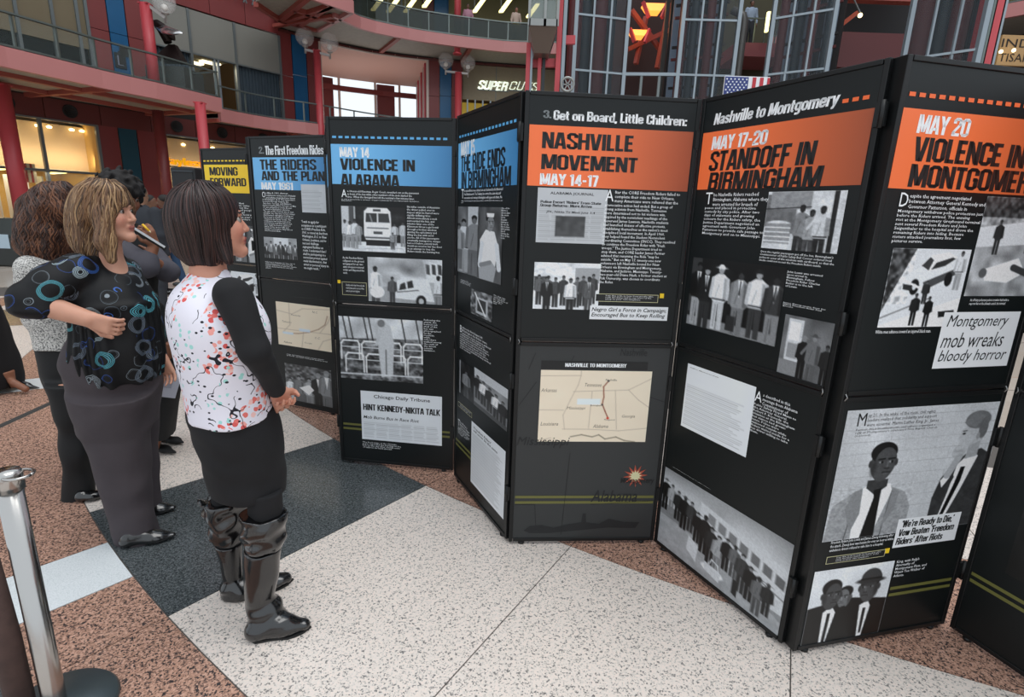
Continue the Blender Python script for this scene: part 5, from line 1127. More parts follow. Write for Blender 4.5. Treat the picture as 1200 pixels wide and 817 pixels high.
g = gz(375.5, 146, Z2); L5 = column('red round column carrying a twin globe lamp, left of the May 14 panel', g.x, g.y, .17, 0, gy(376, 59, g.y).z)
g6 = gz(536.5, 163, Z2); L6 = column('red round column carrying a twin globe lamp beside the blue wall strip', g6.x, g6.y, .19, 0, gy(536, 85, g6.y).z)
g7 = gz(536, 45, Z3); column('red round column rising from the top gallery edge', g7.x, g7.y, .17, Z3 - .75, 16)
# ---- globe lamps
GLOBE = mat('clear_globe_glass', 'e9e6e4', .05, 0, .6, alpha=.26); BULB = mat('lamp_bulb', 'f4f0ea', .4); ARM = mat('lamp_arm_grey', 'a8a29e', .4, .3)
def globes(lab, cx, cy, z, pts, Y):
    t = thing('globe_lamp', lab, 'lamp', (cx, cy, z), 0, 'twin globe lamps')
    for u, v, r in pts:
        p = gy(u, v, Y); rr_ = r * Y / F_PX * 1.02
        m = MB(); m.sphere(p, rr_, 20, 14); m.build('globe', GLOBE, t)
        m = MB(); m.sphere(p + Vector((0, 0, -rr_ * .5)), rr_ * .3, 10, 8); m.build('bulb', BULB, t)
        m = MB(); m.lathe([(0, -.25), (.05, -.25), (.05, 0), (.13, .03), (.13, .07), (0, .08)], 10, Matrix.Translation(p + Vector((0, 0, -rr_ - .04)))); m.build('holder', ARM, t)
    a = gy(pts[0][0], pts[0][1], Y); b = gy(pts[-1][0], pts[-1][1], Y); r = pts[0][2] * Y / F_PX
    if len(pts) > 1:
        m = MB(); m.bar((a.x, a.y, a.z - r - .14), (b.x, b.y, b.z - r - .14), .12, .1); m.build('arm', ARM, t)
    else:
        m = MB(); m.bar((a.x, a.y, a.z - r - .14), (cx, cy, z), .1, .1); m.build('arm', ARM, t)
globes('twin clear globe lamp on the red column left of the daylit opening', g.x, g.y, gy(376, 59, g.y).z, ((357, 43, 9.3), (386, 50, 9.2)), g.y)
g5 = g
globes('twin clear globe lamp on the red column right of the daylit opening', g6.x, g6.y, gy(536, 85, g6.y).z, ((522.5, 71, 7.8), (548.5, 74, 7.8)), g6.y)
globes('clear globe lamp at the top edge above the balcony sculpture', gy(173, 2, 21.4).x, 21.4, gy(173, 6, 21.4).z, ((192, 2, 11),), 21.4)
# ---- sculpture on the balcony
BRZ = mat('bronze_dark', '2e2422', .4, .6); CHR = mat('bright_chrome', 'd8d8d8', .2, .9)
Y = 22.0; t = thing('sculpture', 'dark metal bird sculpture with silver wing tips on a tall plinth by the balcony rail', 'sculpture', (*gy(195, 90, Y)[:2], Z2))
b_ = gy(197, 95, Y)
m = MB(); m.box((b_.x - .75, Y - .1, Z2), (b_.x + .7, Y + 1.2, Z2 + 1.0)); m.build('plinth', mat('slate_plinth', '2f3432', .5), t)
tp = gy(197, 50, Y); m = MB(); m.addf([(b_.x - .5, Y, Z2 + 1.25), (b_.x + .55, Y, Z2 + 1.25), (b_.x + .45, Y + .7, Z2 + 1.25), (b_.x - .4, Y + .7, Z2 + 1.25), (tp.x - .12, Y + .2, tp.z), (tp.x + .12, Y + .2, tp.z), (tp.x + .12, Y + .4, tp.z), (tp.x - .12, Y + .4, tp.z)], [(0, 3, 2, 1), (4, 5, 6, 7), (0, 1, 5, 4), (1, 2, 6, 5), (2, 3, 7, 6), (3, 0, 4, 7)]); m.build('pedestal', BRZ, t)
m = MB(); m.tube([tp, gy(190, 33, Y), gy(183, 27, Y), gy(179, 25, Y)], [.14, .2, .14, .05], 10); m.build('body', BRZ, t)
m = MB(); m.tube([gy(186, 30, Y), gy(196, 36, Y - .3), gy(206, 38, Y - .4), gy(214, 39, Y - .5)], [.16, .22, .16, .03], 8, flat=.4); m.build('wing', CHR, t)
m = MB(); m.tube([gy(188, 32, Y), gy(183, 27, Y + .3), gy(178, 24, Y + .4)], [.1, .12, .02], 8, flat=.4); m.build('wing', CHR, t)
m = MB(); m.tube([gy(196, 38, Y), gy(202, 44, Y), gy(205, 47, Y)], [.16, .12, .03], 8); m.build('tail', BRZ, t)
# ---- glass lift tower
ZL = 5.0; TW = [gz(u, v, ZL) for u, v in ((672, 81.5), (731, 87), (794, 87.5), (858, 89.2), (897, 88), (968, 80.3), (1058, 70.5), (1147, 57.5))]
TT = thing('lift_tower', 'glass lift tower with silver mullions rising behind the display panels', 'tower', (TW[3].x, TW[3].y, 0))
ZTOP = 12.5; zu = gy(700, 19.5, TW[0].lerp(TW[1], .5).y).z
TGLASS = mat('tower_glass', '1a242c', .04, 0, .9, alpha=.2)
def post(p, w_, m_=SILVER, name='mullion', z1=ZTOP):
    m = MB(); m.box((p.x - w_ / 2, p.y - w_ / 2, 0), (p.x + w_ / 2, p.y + w_ / 2, z1)); m.build(name, m_, TT)
divs = {0: 3, 2: 3, 4: 3, 6: 3, 1: 1, 3: 1, 5: 1}
for i in range(7):
    a, b = TW[i], TW[i + 1]
    post(a, .085)
    if divs[i] > 1:
        for k in range(1, divs[i]): post(a.lerp(b, k / divs[i]), .045)
        for z_ in (ZL, zu, 9.6, 11.6): m = MB(); m.bar((a.x, a.y, z_), (b.x, b.y, z_), .045, .045); m.build('transom', SILVER, TT)
        for k in range(divs[i]):
            p, q = a.lerp(b, k / divs[i]), a.lerp(b, (k + 1) / divs[i]); m = MB(); m.bar((p.x, p.y + .02, ZTOP / 2), (q.x, q.y + .02, ZTOP / 2), .012, ZTOP); m.build('pane', TGLASS, TT)
    elif i == 1:
        m = MB(); m.bar((a.x, a.y, ZL), (b.x, b.y, ZL), .08, .07); m.build('transom', SILVER, TT)
        for k in (1, 2): post(a.lerp(b, k / 3), .06, MULL, 'mullion', ZL)
post(TW[7], .1)
# shaft walls and columns; blue-grey panels and cross bars are made up, imitating reflections
SHR = mat('shaft_red_steel', '551c1e', .5); REFP = mat('blue_grey_reflection_panel', '6d7c8e', .5, var=.15, vscale=1.5); SHD = mat('shaft_dark', '141013', .6)
for i, pale in ((0, 0), (2, 1), (4, 1), (6, 0)):
    a, b = TW[i], TW[i + 1]; n = Vector((-(b.y - a.y), b.x - a.x, 0)).normalized()
    if n.y < 0: n = -n
    o_ = n * .7
    m = MB(); p, q = a + n * 1.5, b + n * 1.5; m.bar((p.x, p.y, ZTOP / 2), (q.x, q.y, ZTOP / 2), .1, ZTOP); m.build('shaft_wall', SHD, TT)
    L = (b - a).length
    for k in range(4):
        p = a.lerp(b, (k + .4) / 4) + n * (.5 + .25 * (k % 2))
        m = MB(); m.tube([(p.x, p.y, 0), (p.x, p.y, ZTOP)], .1 if pale else .17, 10); m.build('shaft_column', SHR if k % 2 == 0 else mat('shaft_slate_steel', '23323a', .5), TT)
    if pale:  # made-up panels and bars in place of the atrium mirrored in the glass
        for k in range(3):
            p, q = a.lerp(b, (k + .08) / 3) + n * 1.3, a.lerp(b, (k + .72) / 3) + n * 1.3
            m = MB(); m.bar((p.x, p.y, ZTOP / 2), (q.x, q.y, ZTOP / 2), .08, ZTOP); m.build('reflection_panel', REFP, TT)
        z_ = .8
        while z_ < ZTOP:
            for kk, (mm, dz) in enumerate(((SHR, 0), (SHD, .28))):
                p, q = a + n * .9, b + n * .9; m = MB(); m.bar((p.x, p.y, z_ + dz), (q.x, q.y, z_ + dz + .12), .06, .06); m.build('reflection_bar', mm, TT)
            z_ += .95
# warm lit lobby seen through the open bay
a, b = TW[1], TW[2]; LOB = mat('dark_red_lobby', '2d100c', .5)
m = MB(); m.box((a.x - .1, a.y + 5, 0), (b.x + 1.4, a.y + 5.2, 13)); m.build('lobby_wall', LOB, TT)
AMB = mat('amber_skylight', 'ffb060', .5, emit='ff9a40', estr=1.6)
def warm_lamp(lab, u, v, sc, Y_):
    t = thing('wedge_lamp', lab, 'lamp', gy(u, v, Y_), 0, 'amber wedge lights in the lift lobby')
    c = gy(u, v, Y_); w1, w0, h = sc * 1.0, sc * .5, sc * .75
    m = MB(); m.addf([(c.x - w1, Y_, c.z + h / 2), (c.x + w1, Y_, c.z + h / 2), (c.x + w0, Y_ - .15, c.z - h / 2), (c.x - w0, Y_ - .15, c.z - h / 2), (c.x - w1, Y_ + .4, c.z + h / 2), (c.x + w1, Y_ + .4, c.z + h / 2), (c.x + w0, Y_ + .3, c.z - h / 2), (c.x - w0, Y_ + .3, c.z - h / 2)], [(3, 2, 1, 0), (4, 5, 6, 7), (0, 1, 5, 4), (2, 3, 7, 6), (1, 2, 6, 5), (3, 0, 4, 7)]); m.build('lit_panel', AMB, t)
    for q in (-1, 1): m = MB(); m.bar((c.x + q * w1 * 1.1, Y_ - .05, c.z + h / 2), (c.x + q * w0 * 1.15, Y_ - .2, c.z - h / 2 - .2), .07, .1); m.build('rim', CORAL, t)
YL = a.y + 3.2
warm_lamp('amber wedge light at the top of the lift lobby bay', 767, 9, .32, YL); warm_lamp('amber wedge light lower in the lift lobby bay', 749, 39, .26, YL)
pl_ = bpy.data.lights.new('lobby_lamp', 'POINT'); pl_.energy = 14; pl_.color = (1, .45, .2); pl_.shadow_soft_size = .4; o = bpy.data.objects.new('lobby_lamp', pl_); C.objects.link(o); o.location = gy(757, 25, YL - .6)
for (u0, v0, u1, v1) in ((736, 58, 795, 30), (745, 75, 757, 20), (770, 80, 785, 5), (740, 12, 775, 60)):
    m = MB(); m.bar(gy(u0, v0, YL + .5), gy(u1, v1, YL + .8), .12, .12); m.build('lobby_truss', BEAM, TT)
for u in (779, 787): p = gy(u, 50, YL - .8); m = MB(); m.box((p.x - .05, p.y, 0), (p.x + .05, p.y + .1, ZTOP)); m.build('lobby_post', mat('grey_lobby_post', '5b5a58', .4, .3), TT)
# curved pole seen in the gap between the glazed bays
p = gy(868, 60, TW[3].y + .6); m = MB(); m.tube([(p.x, p.y, 0), (p.x, p.y, gy(868, 25, p.y).z), (p.x - .04, p.y, gy(868, 18, p.y).z), (p.x - .3, p.y + .1, gy(862, 10, p.y).z)], .09, 10); m.build('curved_pole', mat('grey_lobby_post', '8a8a86', .4), TT)
# right bays: red balconies deep behind
for k, (z_, m_) in enumerate(((4.2, BEAM), (6.2, SHR), (8.0, BEAM), (9.8, SHR))):
    a, b = gy(975, 50, TW[5].y + 4.5), gy(1062, 50, TW[5].y + 4.5); m = MB(); m.box((a.x, a.y, z_), (b.x + 1, a.y + .3, z_ + .95)); m.build('inner_balcony', m_, TT)
a, b = gy(965, 50, TW[5].y + 6), gy(1070, 50, TW[5].y + 6); m = MB(); m.box((a.x, a.y, 0), (b.x + 1, a.y + .2, 13)); m.build('inner_wall', SHD, TT)
p = gy(1008, 18, TW[5].y + 4.0); t = thing('small_lamp', 'small bright lamp glowing among the dark red balconies', 'lamp', p); m = MB(); m.sphere(p, .06, 10, 8); m.build('bulb', SPOT, t); m = MB(); m.bar(p + Vector((0, 0, .05)), p + Vector((0, .5, .6)), .03, .03); m.build('arm', MULL, t)
m = MB(); m.bar(gy(985, 30, TW[5].y + 3.9), gy(1004, 15, TW[5].y + 3.9), .14, .1); m.build('lit_brace', mat('lit_orange_steel', 'a8401c', .5), TT)
# right edge posts and the far sign
for u, c_, w_ in ((1152, CORAL, .16), (1158.5, STEEL, .08), (1165, CORAL, .18), (1171, SILVER, .07)):
    p = gy(u, 40, TW[7].y + .15); m = MB(); m.box((p.x - w_ / 2, p.y, 0), (p.x + w_ / 2, p.y + w_, ZTOP)); m.build('edge_post', c_, TT)
# lift cab with its guide posts, left of the tower
LT = thing('glass_lift', 'glass lift cab on coral posts in front of the salon sign', 'lift', (*gy(640, 40, 11.5)[:2], 0))
Yc = 11.6; a, b = gy(620, 30, Yc), gy(653, 33, Yc)
CAB = mat('cab_glass', '8c9794', .08, 0, .7, alpha=.55); CABM = mat('cab_metal', '8d8f8d', .35, .5)
m = MB(); m.box((a.x, Yc, a.z), (b.x, Yc + 1.1, a.z + 2.3)); m.build('cab_glazing', CAB, LT)
m = MB(); z_ = a.z; r0 = (b.x - a.x) / 2; cx = (a.x + b.x) / 2
q0, q1 = r0 * .55, r0; m.addf([(cx - q0, Yc + .2, z_ - .42), (cx + q0, Yc + .2, z_ - .42), (cx + q0, Yc + .8, z_ - .42), (cx - q0, Yc + .8, z_ - .42), (cx - q1, Yc, z_), (cx + q1, Yc, z_), (cx + q1, Yc + 1.1, z_), (cx - q1, Yc + 1.1, z_)], [(3, 2, 1, 0), (4, 5, 6, 7), (0, 1, 5, 4), (1, 2, 6, 5), (2, 3, 7, 6), (3, 0, 4, 7)]); m.build('cab_belly', mat('bronze_cab_belly', '6a5d55', .35, .5), LT)
for x in (a.x, (a.x + b.x) / 2 + .03, b.x): m = MB(); m.box((x - .025, Yc - .03, z_), (x + .025, Yc, z_ + 2.3)); m.build('cab_frame', CABM, LT)
m = MB(); m.box((a.x, Yc - .03, z_), (b.x, Yc, z_ + .12)); m.build('cab_sill', CABM, LT); m = MB(); m.box((a.x, Yc - .03, z_ + .48), (b.x, Yc, z_ + .54)); m.build('cab_sill', CABM, LT)
for u, w_, c_ in ((619.5, .09, CORAL), (623.2, .05, SILVER), (633, .07, CORAL), (638, .06, mat('dark_cable', '22262a', .5)), (654.8, .1, CORAL), (660.5, .07, SILVER)):
    p = gy(u, 60, Yc + .55); zt_ = 12 if u > 640 else gy(u, 50, Yc + .55).z; m = MB(); m.box((p.x - w_ / 2, p.y, 0), (p.x + w_ / 2, p.y + w_, zt_)); m.build('guide_post', c_, LT)
for v in (47, 74): a, b = gy(619 if v > 60 else 654, v, Yc + .7), gy(656 if v > 60 else 674, v, Yc + .7); m = MB(); m.bar(a, b, .08, .16); m.build('tie_beam', CORAL, LT)
p = gy(665, 99, Yc + .4); m = MB(); M = Matrix.Translation(p) @ Matrix.Rotation(math.pi / 2, 4, 'X'); m.lathe([(.11, -.03), (.15, -.03), (.15, .03), (.11, .03), (.11, -.03)], 24, M)
for k in range(3): a_ = k * math.pi / 3; m.bar(p + Vector((.13 * math.cos(a_), 0, .13 * math.sin(a_))), p - Vector((.13 * math.cos(a_), 0, .13 * math.sin(a_))), .02, .02)
m.build('pulley_wheel', CABM, LT)
# far walkway behind the tower gap, seen between its bays
a = gy(862, 55, 24); b = gy(925, 55, 24); t = thing('far_walkway', 'far pink walkway with rail seen through the gap in the lift tower', 'walkway', a)
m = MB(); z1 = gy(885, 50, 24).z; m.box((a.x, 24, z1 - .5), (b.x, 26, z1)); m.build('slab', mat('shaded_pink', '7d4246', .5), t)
m = MB(); m.box((a.x, 24, z1 + .85), (b.x, 24.06, z1 + .9)); m.build('handrail', STEEL, t)
for k in range(5): x = a.x + (b.x - a.x) * (k + .5) / 5; m = MB(); m.box((x, 24, z1), (x + .04, 24.04, z1 + .86)); m.build('rail_post', STEEL, t)
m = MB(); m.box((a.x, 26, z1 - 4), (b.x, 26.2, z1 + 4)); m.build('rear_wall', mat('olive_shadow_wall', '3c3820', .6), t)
p = gy(901, 14, 23.5); m = MB(); m.bar(p, p + Vector((0, 0, -.7)), .14, .1); m.build('tube_light', TUBE, t)
# sign at the right edge
t = thing('tan_sign', 'tan shop sign with dark lettering cut off by the right edge', 'sign', gy(1185, 60, 17.5)); p0, p1 = gy(1167, 76, 17.5), gy(1215, 42, 17.5)
m = MB(); m.box((p0.x, 17.5, p0.z), (p1.x, 17.6, p1.z)); m.build('board', mat('tan_sign_board', 'a08158', .6, emit='8a6a40', estr=.2), t)
for body, zz in (('INDI', .60), ('TISAN', .12)):
    V, Fc, sz_ = make_flat_text(body, 0, 0, 2); h = p1.z - p0.z; V = V * np.array([(p1.x - p0.x) * .95, h * .27]) + np.array([p0.x + .03, p0.z + h * zz])
    me = bpy.data.meshes.new('lettering'); me.from_pydata([(x, 17.49, z_) for x, z_ in V], [], Fc); me.materials.append(DARK); link_mesh('lettering', me, t)
for u, v in ((1173, 60.5), (1188, 59)): m = MB(); m.sphere(gy(u, v, 17.3), .05, 8, 6); m.build('spot_light', SPOT, t)
# ------------------------------------------------------------------ people: continuous surfaces grown from smooth distance fields
class SDF:
    def __init__(s, h=.005): s.h = h; s.ops = []
    def _add(s, fn, lo, hi, k, op='u'): s.ops.append((fn, np.array(lo, float), np.array(hi, float), k, op)); return s
    def cone(s, a, b, ra, rb, k=.02, op='u', ax=None, fl=1.0):
        a = np.array(a, float); b = np.array(b, float); d = b - a; L2 = d @ d + 1e-12; r = max(ra, rb) * 1.05
        axn = None if ax is None else np.array(Vector(ax).normalized())
        def fn(X, Y, Z):
            x, y, z = X - a[0], Y - a[1], Z - a[2]
            t = np.clip((x * d[0] + y * d[1] + z * d[2]) / L2, 0, 1)
            x = x - t * d[0]; y = y - t * d[1]; z = z - t * d[2]
            if axn is not None:
                q = (x * axn[0] + y * axn[1] + z * axn[2]) * (fl - 1); x = x + q * axn[0]; y = y + q * axn[1]; z = z + q * axn[2]
            return np.sqrt(x * x + y * y + z * z) - (ra + (rb - ra) * t)
        return s._add(fn, np.minimum(a, b) - r, np.maximum(a, b) + r, k, op)
    def chain(s, pts, rs, k=.02, **kw):
        for i in range(len(pts) - 1): s.cone(pts[i], pts[i + 1], rs[i], rs[i + 1], k, **kw)
        return s
    def ell(s, c, r, fr, k=.02, op='u'):
        """fr = (f, l, u) unit axes"""
        c = np.array(c, float); A = [np.array(v) for v in fr]; m = max(r)
        def fn(X, Y, Z):
            x, y, z = X - c[0], Y - c[1], Z - c[2]; q = [(x * v[0] + y * v[1] + z * v[2]) for v in A]
            k0 = np.sqrt(sum((q[i] / r[i]) ** 2 for i in range(3))); k1 = np.sqrt(sum((q[i] / r[i] ** 2) ** 2 for i in range(3))) + 1e-6
            return k0 * (k0 - 1) / k1
        return s._add(fn, c - m * 1.05, c + m * 1.05, k, op)
    def loft(s, st, f, k=.02, op='u', shrink=0.0, e=2.3, cut=None, z0=None, z1=None):
        """stations (z, cx, cy, ra, rb): ra along f, rb across"""
        st = sorted(st); Zs = np.array([q[0] for q in st]); P_ = np.array([q[1:] for q in st])
        if len(Zs) > 2:      # denser smooth interpolation
            zz = np.linspace(Zs[0], Zs[-1], 60); out = []
            for c in range(4):
                v = np.interp(zz, Zs, P_[:, c]); w_ = np.ones(7) / 7; vp = np.r_[np.full(3, v[0]), v, np.full(3, v[-1])]
                out.append(np.convolve(vp, w_, 'valid'))
            Zs = zz; P_ = np.array(out).T
        fx, fy = f[0], f[1]; lo_z = Zs[0] if z0 is None else z0; hi_z = Zs[-1] if z1 is None else z1
        m = P_[:, 2:].max()
        lo = (P_[:, 0].min() - m, P_[:, 1].min() - m, lo_z); hi = (P_[:, 0].max() + m, P_[:, 1].max() + m, hi_z)
        def fn(X, Y, Z):
            cx = np.interp(Z, Zs, P_[:, 0]); cy = np.interp(Z, Zs, P_[:, 1]); ra = np.interp(Z, Zs, P_[:, 2]) - shrink; rb = np.interp(Z, Zs, P_[:, 3]) - shrink
            x, y = X - cx, Y - cy; u = np.abs(x * fx + y * fy) / ra; v = np.abs(-x * fy + y * fx) / rb
            d = ((u ** e + v ** e) ** (1 / e) - 1) * np.minimum(ra, rb)
            d = np.maximum(d, np.maximum(lo_z - Z, Z - hi_z))
            if cut is not None: d = np.maximum(d, cut(X, Y, Z))
            return d
        return s._add(fn, lo, hi, k, op)
    def run(s, disp=None, pad=.02):
        lo = np.min([o[1] for o in s.ops if o[4] == 'u'], 0) - pad; hi = np.max([o[2] for o in s.ops if o[4] == 'u'], 0) + pad; h = s.h
        n = np.ceil((hi - lo) / h).astype(int) + 1; D = np.full(n, .08, np.float32); s.lo = lo; s.n = n
        ax = [lo[i] + h * np.arange(n[i]) for i in range(3)]
        for fn, a, b, k, op in s.ops:
            i0 = np.maximum(((a - k - .03 - lo) / h).astype(int), 0); i1 = np.minimum(((b + k + .03 - lo) / h).astype(int) + 2, n)
            if (i1 <= i0).any(): continue
            sl = tuple(slice(i0[i], i1[i]) for i in range(3))
            X, Y, Z = np.meshgrid(*[ax[i][sl[i]].astype(np.float32) for i in range(3)], indexing='ij', sparse=True)
            d = np.broadcast_to(fn(X, Y, Z), D[sl].shape); o = D[sl]
            if op == 'u': q = np.maximum(k - np.abs(o - d), 0) / k; D[sl] = np.minimum(o, d) - q * q * k * .25
            elif op == 's': q = np.maximum(k - np.abs(o + d), 0) / k; D[sl] = np.maximum(o, -d) + q * q * k * .25
        if disp is not None:
            m = np.abs(D) < .04; I = np.nonzero(m); P_ = [ax[i][I[i]] for i in range(3)]; D[m] += disp(*P_).astype(np.float32)
        s.D = D; return s
    def mesh(s, relax=2):
        D, n, h, lo = s.D, s.n, s.h, s.lo; ins = D < 0
        cnt = np.zeros(n - 1, np.int8)
        for dx in (0, 1):
            for dy in (0, 1):
                for dz in (0, 1): cnt += ins[dx:n[0] - 1 + dx, dy:n[1] - 1 + dy, dz:n[2] - 1 + dz]
        act = (cnt > 0) & (cnt < 8); I, J, K = np.nonzero(act); idx = np.full(n - 1, -1, np.int32); idx[I, J, K] = np.arange(len(I))
        acc = np.zeros((len(I), 3)); num = np.zeros(len(I))
        co = [(0, 0, 0), (1, 0, 0), (0, 1, 0), (1, 1, 0), (0, 0, 1), (1, 0, 1), (0, 1, 1), (1, 1, 1)]
        val = [D[I + a, J + b, K + c].astype(float) for a, b, c in co]
        for a in range(8):
            for b in range(a + 1, 8):
                df = [co[b][q] - co[a][q] for q in range(3)]
                if sum(map(abs, df)) != 1: continue
                m = (val[a] < 0) != (val[b] < 0); t = np.where(m, val[a] / np.where(m, val[a] - val[b], 1), 0)
                for q in range(3): acc[:, q] += np.where(m, co[a][q] + t * df[q], 0)
                num += m
        V = (np.c_[I, J, K] + acc / num[:, None]) * h + lo
        Q = []
        for ax_ in range(3):
            e = [0, 0, 0]; e[ax_] = 1; b_, c_ = (ax_ + 1) % 3, (ax_ + 2) % 3
            sl0 = [slice(1, n[i] - 1) for i in range(3)]; sl1 = list(sl0); sl0[ax_] = slice(0, n[ax_] - 1); sl1[ax_] = slice(1, n[ax_])
            A, B = ins[tuple(sl0)], ins[tuple(sl1)]; m = A != B; P_ = np.array(np.nonzero(m)).T; off = np.ones(3, int); off[ax_] = 0; P_ = P_ + off
            def cell(ob, oc):
                q = P_.copy(); q[:, b_] += ob; q[:, c_] += oc; return idx[q[:, 0], q[:, 1], q[:, 2]]
            q = np.stack([cell(-1, -1), cell(0, -1), cell(0, 0), cell(-1, 0)], 1); fl = ~A[m]; q[fl] = q[fl][:, ::-1]; Q.append(q)
        Q = np.concatenate(Q); Q = Q[(Q >= 0).all(1)]
        for _ in range(relax):
            S_m = np.zeros_like(V); N_ = np.zeros(len(V))
            for a in range(4):
                for b in ((a + 1) % 4, (a + 3) % 4): 
                    for c in range(3): S_m[:, c] += np.bincount(Q[:, a], V[Q[:, b], c], len(V))
                    N_ += np.bincount(Q[:, a], minlength=len(V))
            V = V * .5 + S_m / np.maximum(N_, 1)[:, None] * .5
        return V, Q
    def samp(s, P_):
        q = (P_ - s.lo) / s.h; q = np.clip(q, 0, np.array(s.n) - 1.001); i = q.astype(int); f = q - i; D = s.D; r = 0
        for a in (0, 1):
            for b in (0, 1):
                for c in (0, 1): r = r + D[i[:, 0] + a, i[:, 1] + b, i[:, 2] + c] * np.abs(1 - a - f[:, 0]) * np.abs(1 - b - f[:, 1]) * np.abs(1 - c - f[:, 2])
        return r
    def grad(s, P_):
        g = np.stack([s.samp(P_ + e) - s.samp(P_ - e) for e in np.eye(3) * s.h], 1); return g / (np.linalg.norm(g, axis=1, keepdims=True) + 1e-9)
def build_sdf(S, name, m, parent, disp=None, col=None, relax=2):
    V, Q = S.run(disp).mesh(relax); me = np_mesh(name, V, Q, m, True, None if col is None else col(V)); o = link_mesh(name, me, parent)
    S.D_keep = True; return o
def A3(v): return np.array([v[0], v[1], v[2]])
def folds(amp, fr, seed=0, vert=0.35):
    r = np.random.RandomState(seed); k = r.randn(7, 3); k[:, 2] *= vert; k *= fr / np.linalg.norm(k, axis=1, keepdims=True); ph = r.rand(7) * 6.28; w2 = r.randn(7, 3) * 9
    def fn(x, y, z):
        o = 0
        for i in range(7):
            wv = .9 * np.sin(w2[i, 0] * x + w2[i, 1] * y + w2[i, 2] * z + ph[i] * 2); o = o + np.sin(k[i, 0] * x + k[i, 1] * y + k[i, 2] * z + ph[i] + wv * 1.5)
        return amp * o / 3
    return fn
class Fig:
    """a figure's working frame: depth plane Y, heading angle of the body"""
    def __init__(s, Y, ang): s.Y = Y; a = math.radians(ang); s.f = (math.cos(a), math.sin(a), 0); s.l = (-math.sin(a), math.cos(a), 0)
    def p(s, u, v, dy=0): return gy(u, v, s.Y + dy)
    def r(s, px, u, v, dy=0): return rpx(px, u, v, s.Y + dy)
    def rows(s, R, ratio=.7, dy=0, grow=0):
        out = []
        for row in R:
            uL, uR, v = row[:3]; d_ = dy + (row[3] if len(row) > 3 else 0); rt = row[4] if len(row) > 4 else ratio
            a, b = gy(uL, v, s.Y + d_), gy(uR, v, s.Y + d_); c = (a + b) / 2; vd = Vector((c.x, c.y)).normalized(); pr = Vector((vd.y, -vd.x))
            w_ = abs((b - a).x) / 2 * abs(pr.x) + grow            # half width seen square on
            hf = abs(pr.x * s.f[0] + pr.y * s.f[1]); hl = abs(pr.x * s.l[0] + pr.y * s.l[1])
            rb = w_ / math.sqrt((rt * hf) ** 2 + hl ** 2); out.append((c.z, c.x, c.y, rb * rt, rb))
        return out
def frame(ang, pitch=0, roll=0):
    a = math.radians(ang); p = math.radians(pitch); f = Vector((math.cos(a) * math.cos(p), math.sin(a) * math.cos(p), math.sin(p))); l = Vector((-math.sin(a), math.cos(a), 0)); u = f.cross(l)
    return f, l, u
def head_sdf(S, c, fr, k=1.0, male=False):
    f, l, u = fr; c = Vector(c); P = lambda a, b, d: c + (f * a + l * b + u * d) * k
    F = (f, l, u)
    S.ell(P(-.012, 0, .03), (.094 * k, .074 * k, .088 * k), F, .02)
    S.ell(P(.026, 0, -.04), (.064 * k, .057 * k, .072 * k), F, .025)
    for q in (-1, 1):
        S.cone(P(.0, q * .045, -.065), P(.075, q * .012, -.098), .022 * k, .017 * k, .02)
        S.ell(P(.06, q * .034, -.022), (.03 * k, .024 * k, .03 * k), F, .02)
        S.ell(P(-.012, q * .074, -.01), (.017 * k, .008 * k, .03 * k), F, .006)
    S.cone(P(.084, 0, -.098), P(.08, 0, -.104), .018 * k, .016 * k, .015)
    S.cone(P(.082, -.03, .03), P(.082, .03, .03), .011 * k, .011 * k, .015)
    S.cone(P(.086, 0, .012), P(.1055, 0, -.024), .0070 * k, .0105 * k, .009)
    for q in (-1, 1): S.cone(P(.095, q * .009, -.030), P(.092, q * .011, -.030), .0068 * k, .0065 * k, .006)
    S.cone(P(.088, -.017, -.055), P(.088, .017, -.055), .0075 * k, .0075 * k, .006); S.cone(P(.098, 0, -.054), P(.097, 0, -.055), .006 * k, .006 * k, .006)
    S.cone(P(.086, -.014, -.068), P(.086, .014, -.068), .008 * k, .008 * k, .006); S.cone(P(.096, 0, -.068), P(.095, 0, -.069), .006 * k, .006 * k, .006)
    for q in (-1, 1): S.cone(P(.100, q * .031, .008), P(.100, q * .033, .008), .014 * k, .014 * k, .010, op='s')
def face_cols(c, fr, skin, lip, brow, k=1.0):
    f, l, u = [A3(v) for v in fr]; c = A3(c); sk = np.array(lin(skin)[:3]); lp = np.array(lin(lip)[:3]); br = np.array(lin(brow)[:3])
    def fn(V):
        d = V - c; a, b, h = d @ f / k, d @ l / k, d @ u / k
        n = np.sin(V[:, 0] * 90) * np.sin(V[:, 1] * 80 + 1) * np.sin(V[:, 2] * 70)
        C_ = sk[None] * (1 + .05 * n[:, None])
        ck = np.exp(-(((a - .07) / .03) ** 2 + ((np.abs(b) - .04) / .02) ** 2 + ((h + .028) / .025) ** 2)); C_ = C_ * (1 - ck[:, None] * np.array([0, .22, .2]))
        ml = np.clip(1.4 - np.sqrt((b / .019) ** 2 + ((h + .0615) / .0115) ** 2), 0, .45) / .45 * (a > .07); C_ = C_ * (1 - ml[:, None]) + lp * ml[:, None]
        mth = (np.abs(h + .0615) < .002) & (np.abs(b) < .02) & (a > .07); C_[mth] *= .45
        mb_ = (np.abs(h - .033 + (np.abs(b) - .032) ** 2 * 14) < .0048) & (np.abs(np.abs(b) - .032) < .021) & (a > .04); C_[mb_] = br
        return C_
    return fn
EYEW = mat('eye_white', 'a39a92', .2); IRIS = mat('eye_iris', '3a2a20', .1); LASH = mat('lashes', '17100e', .6)
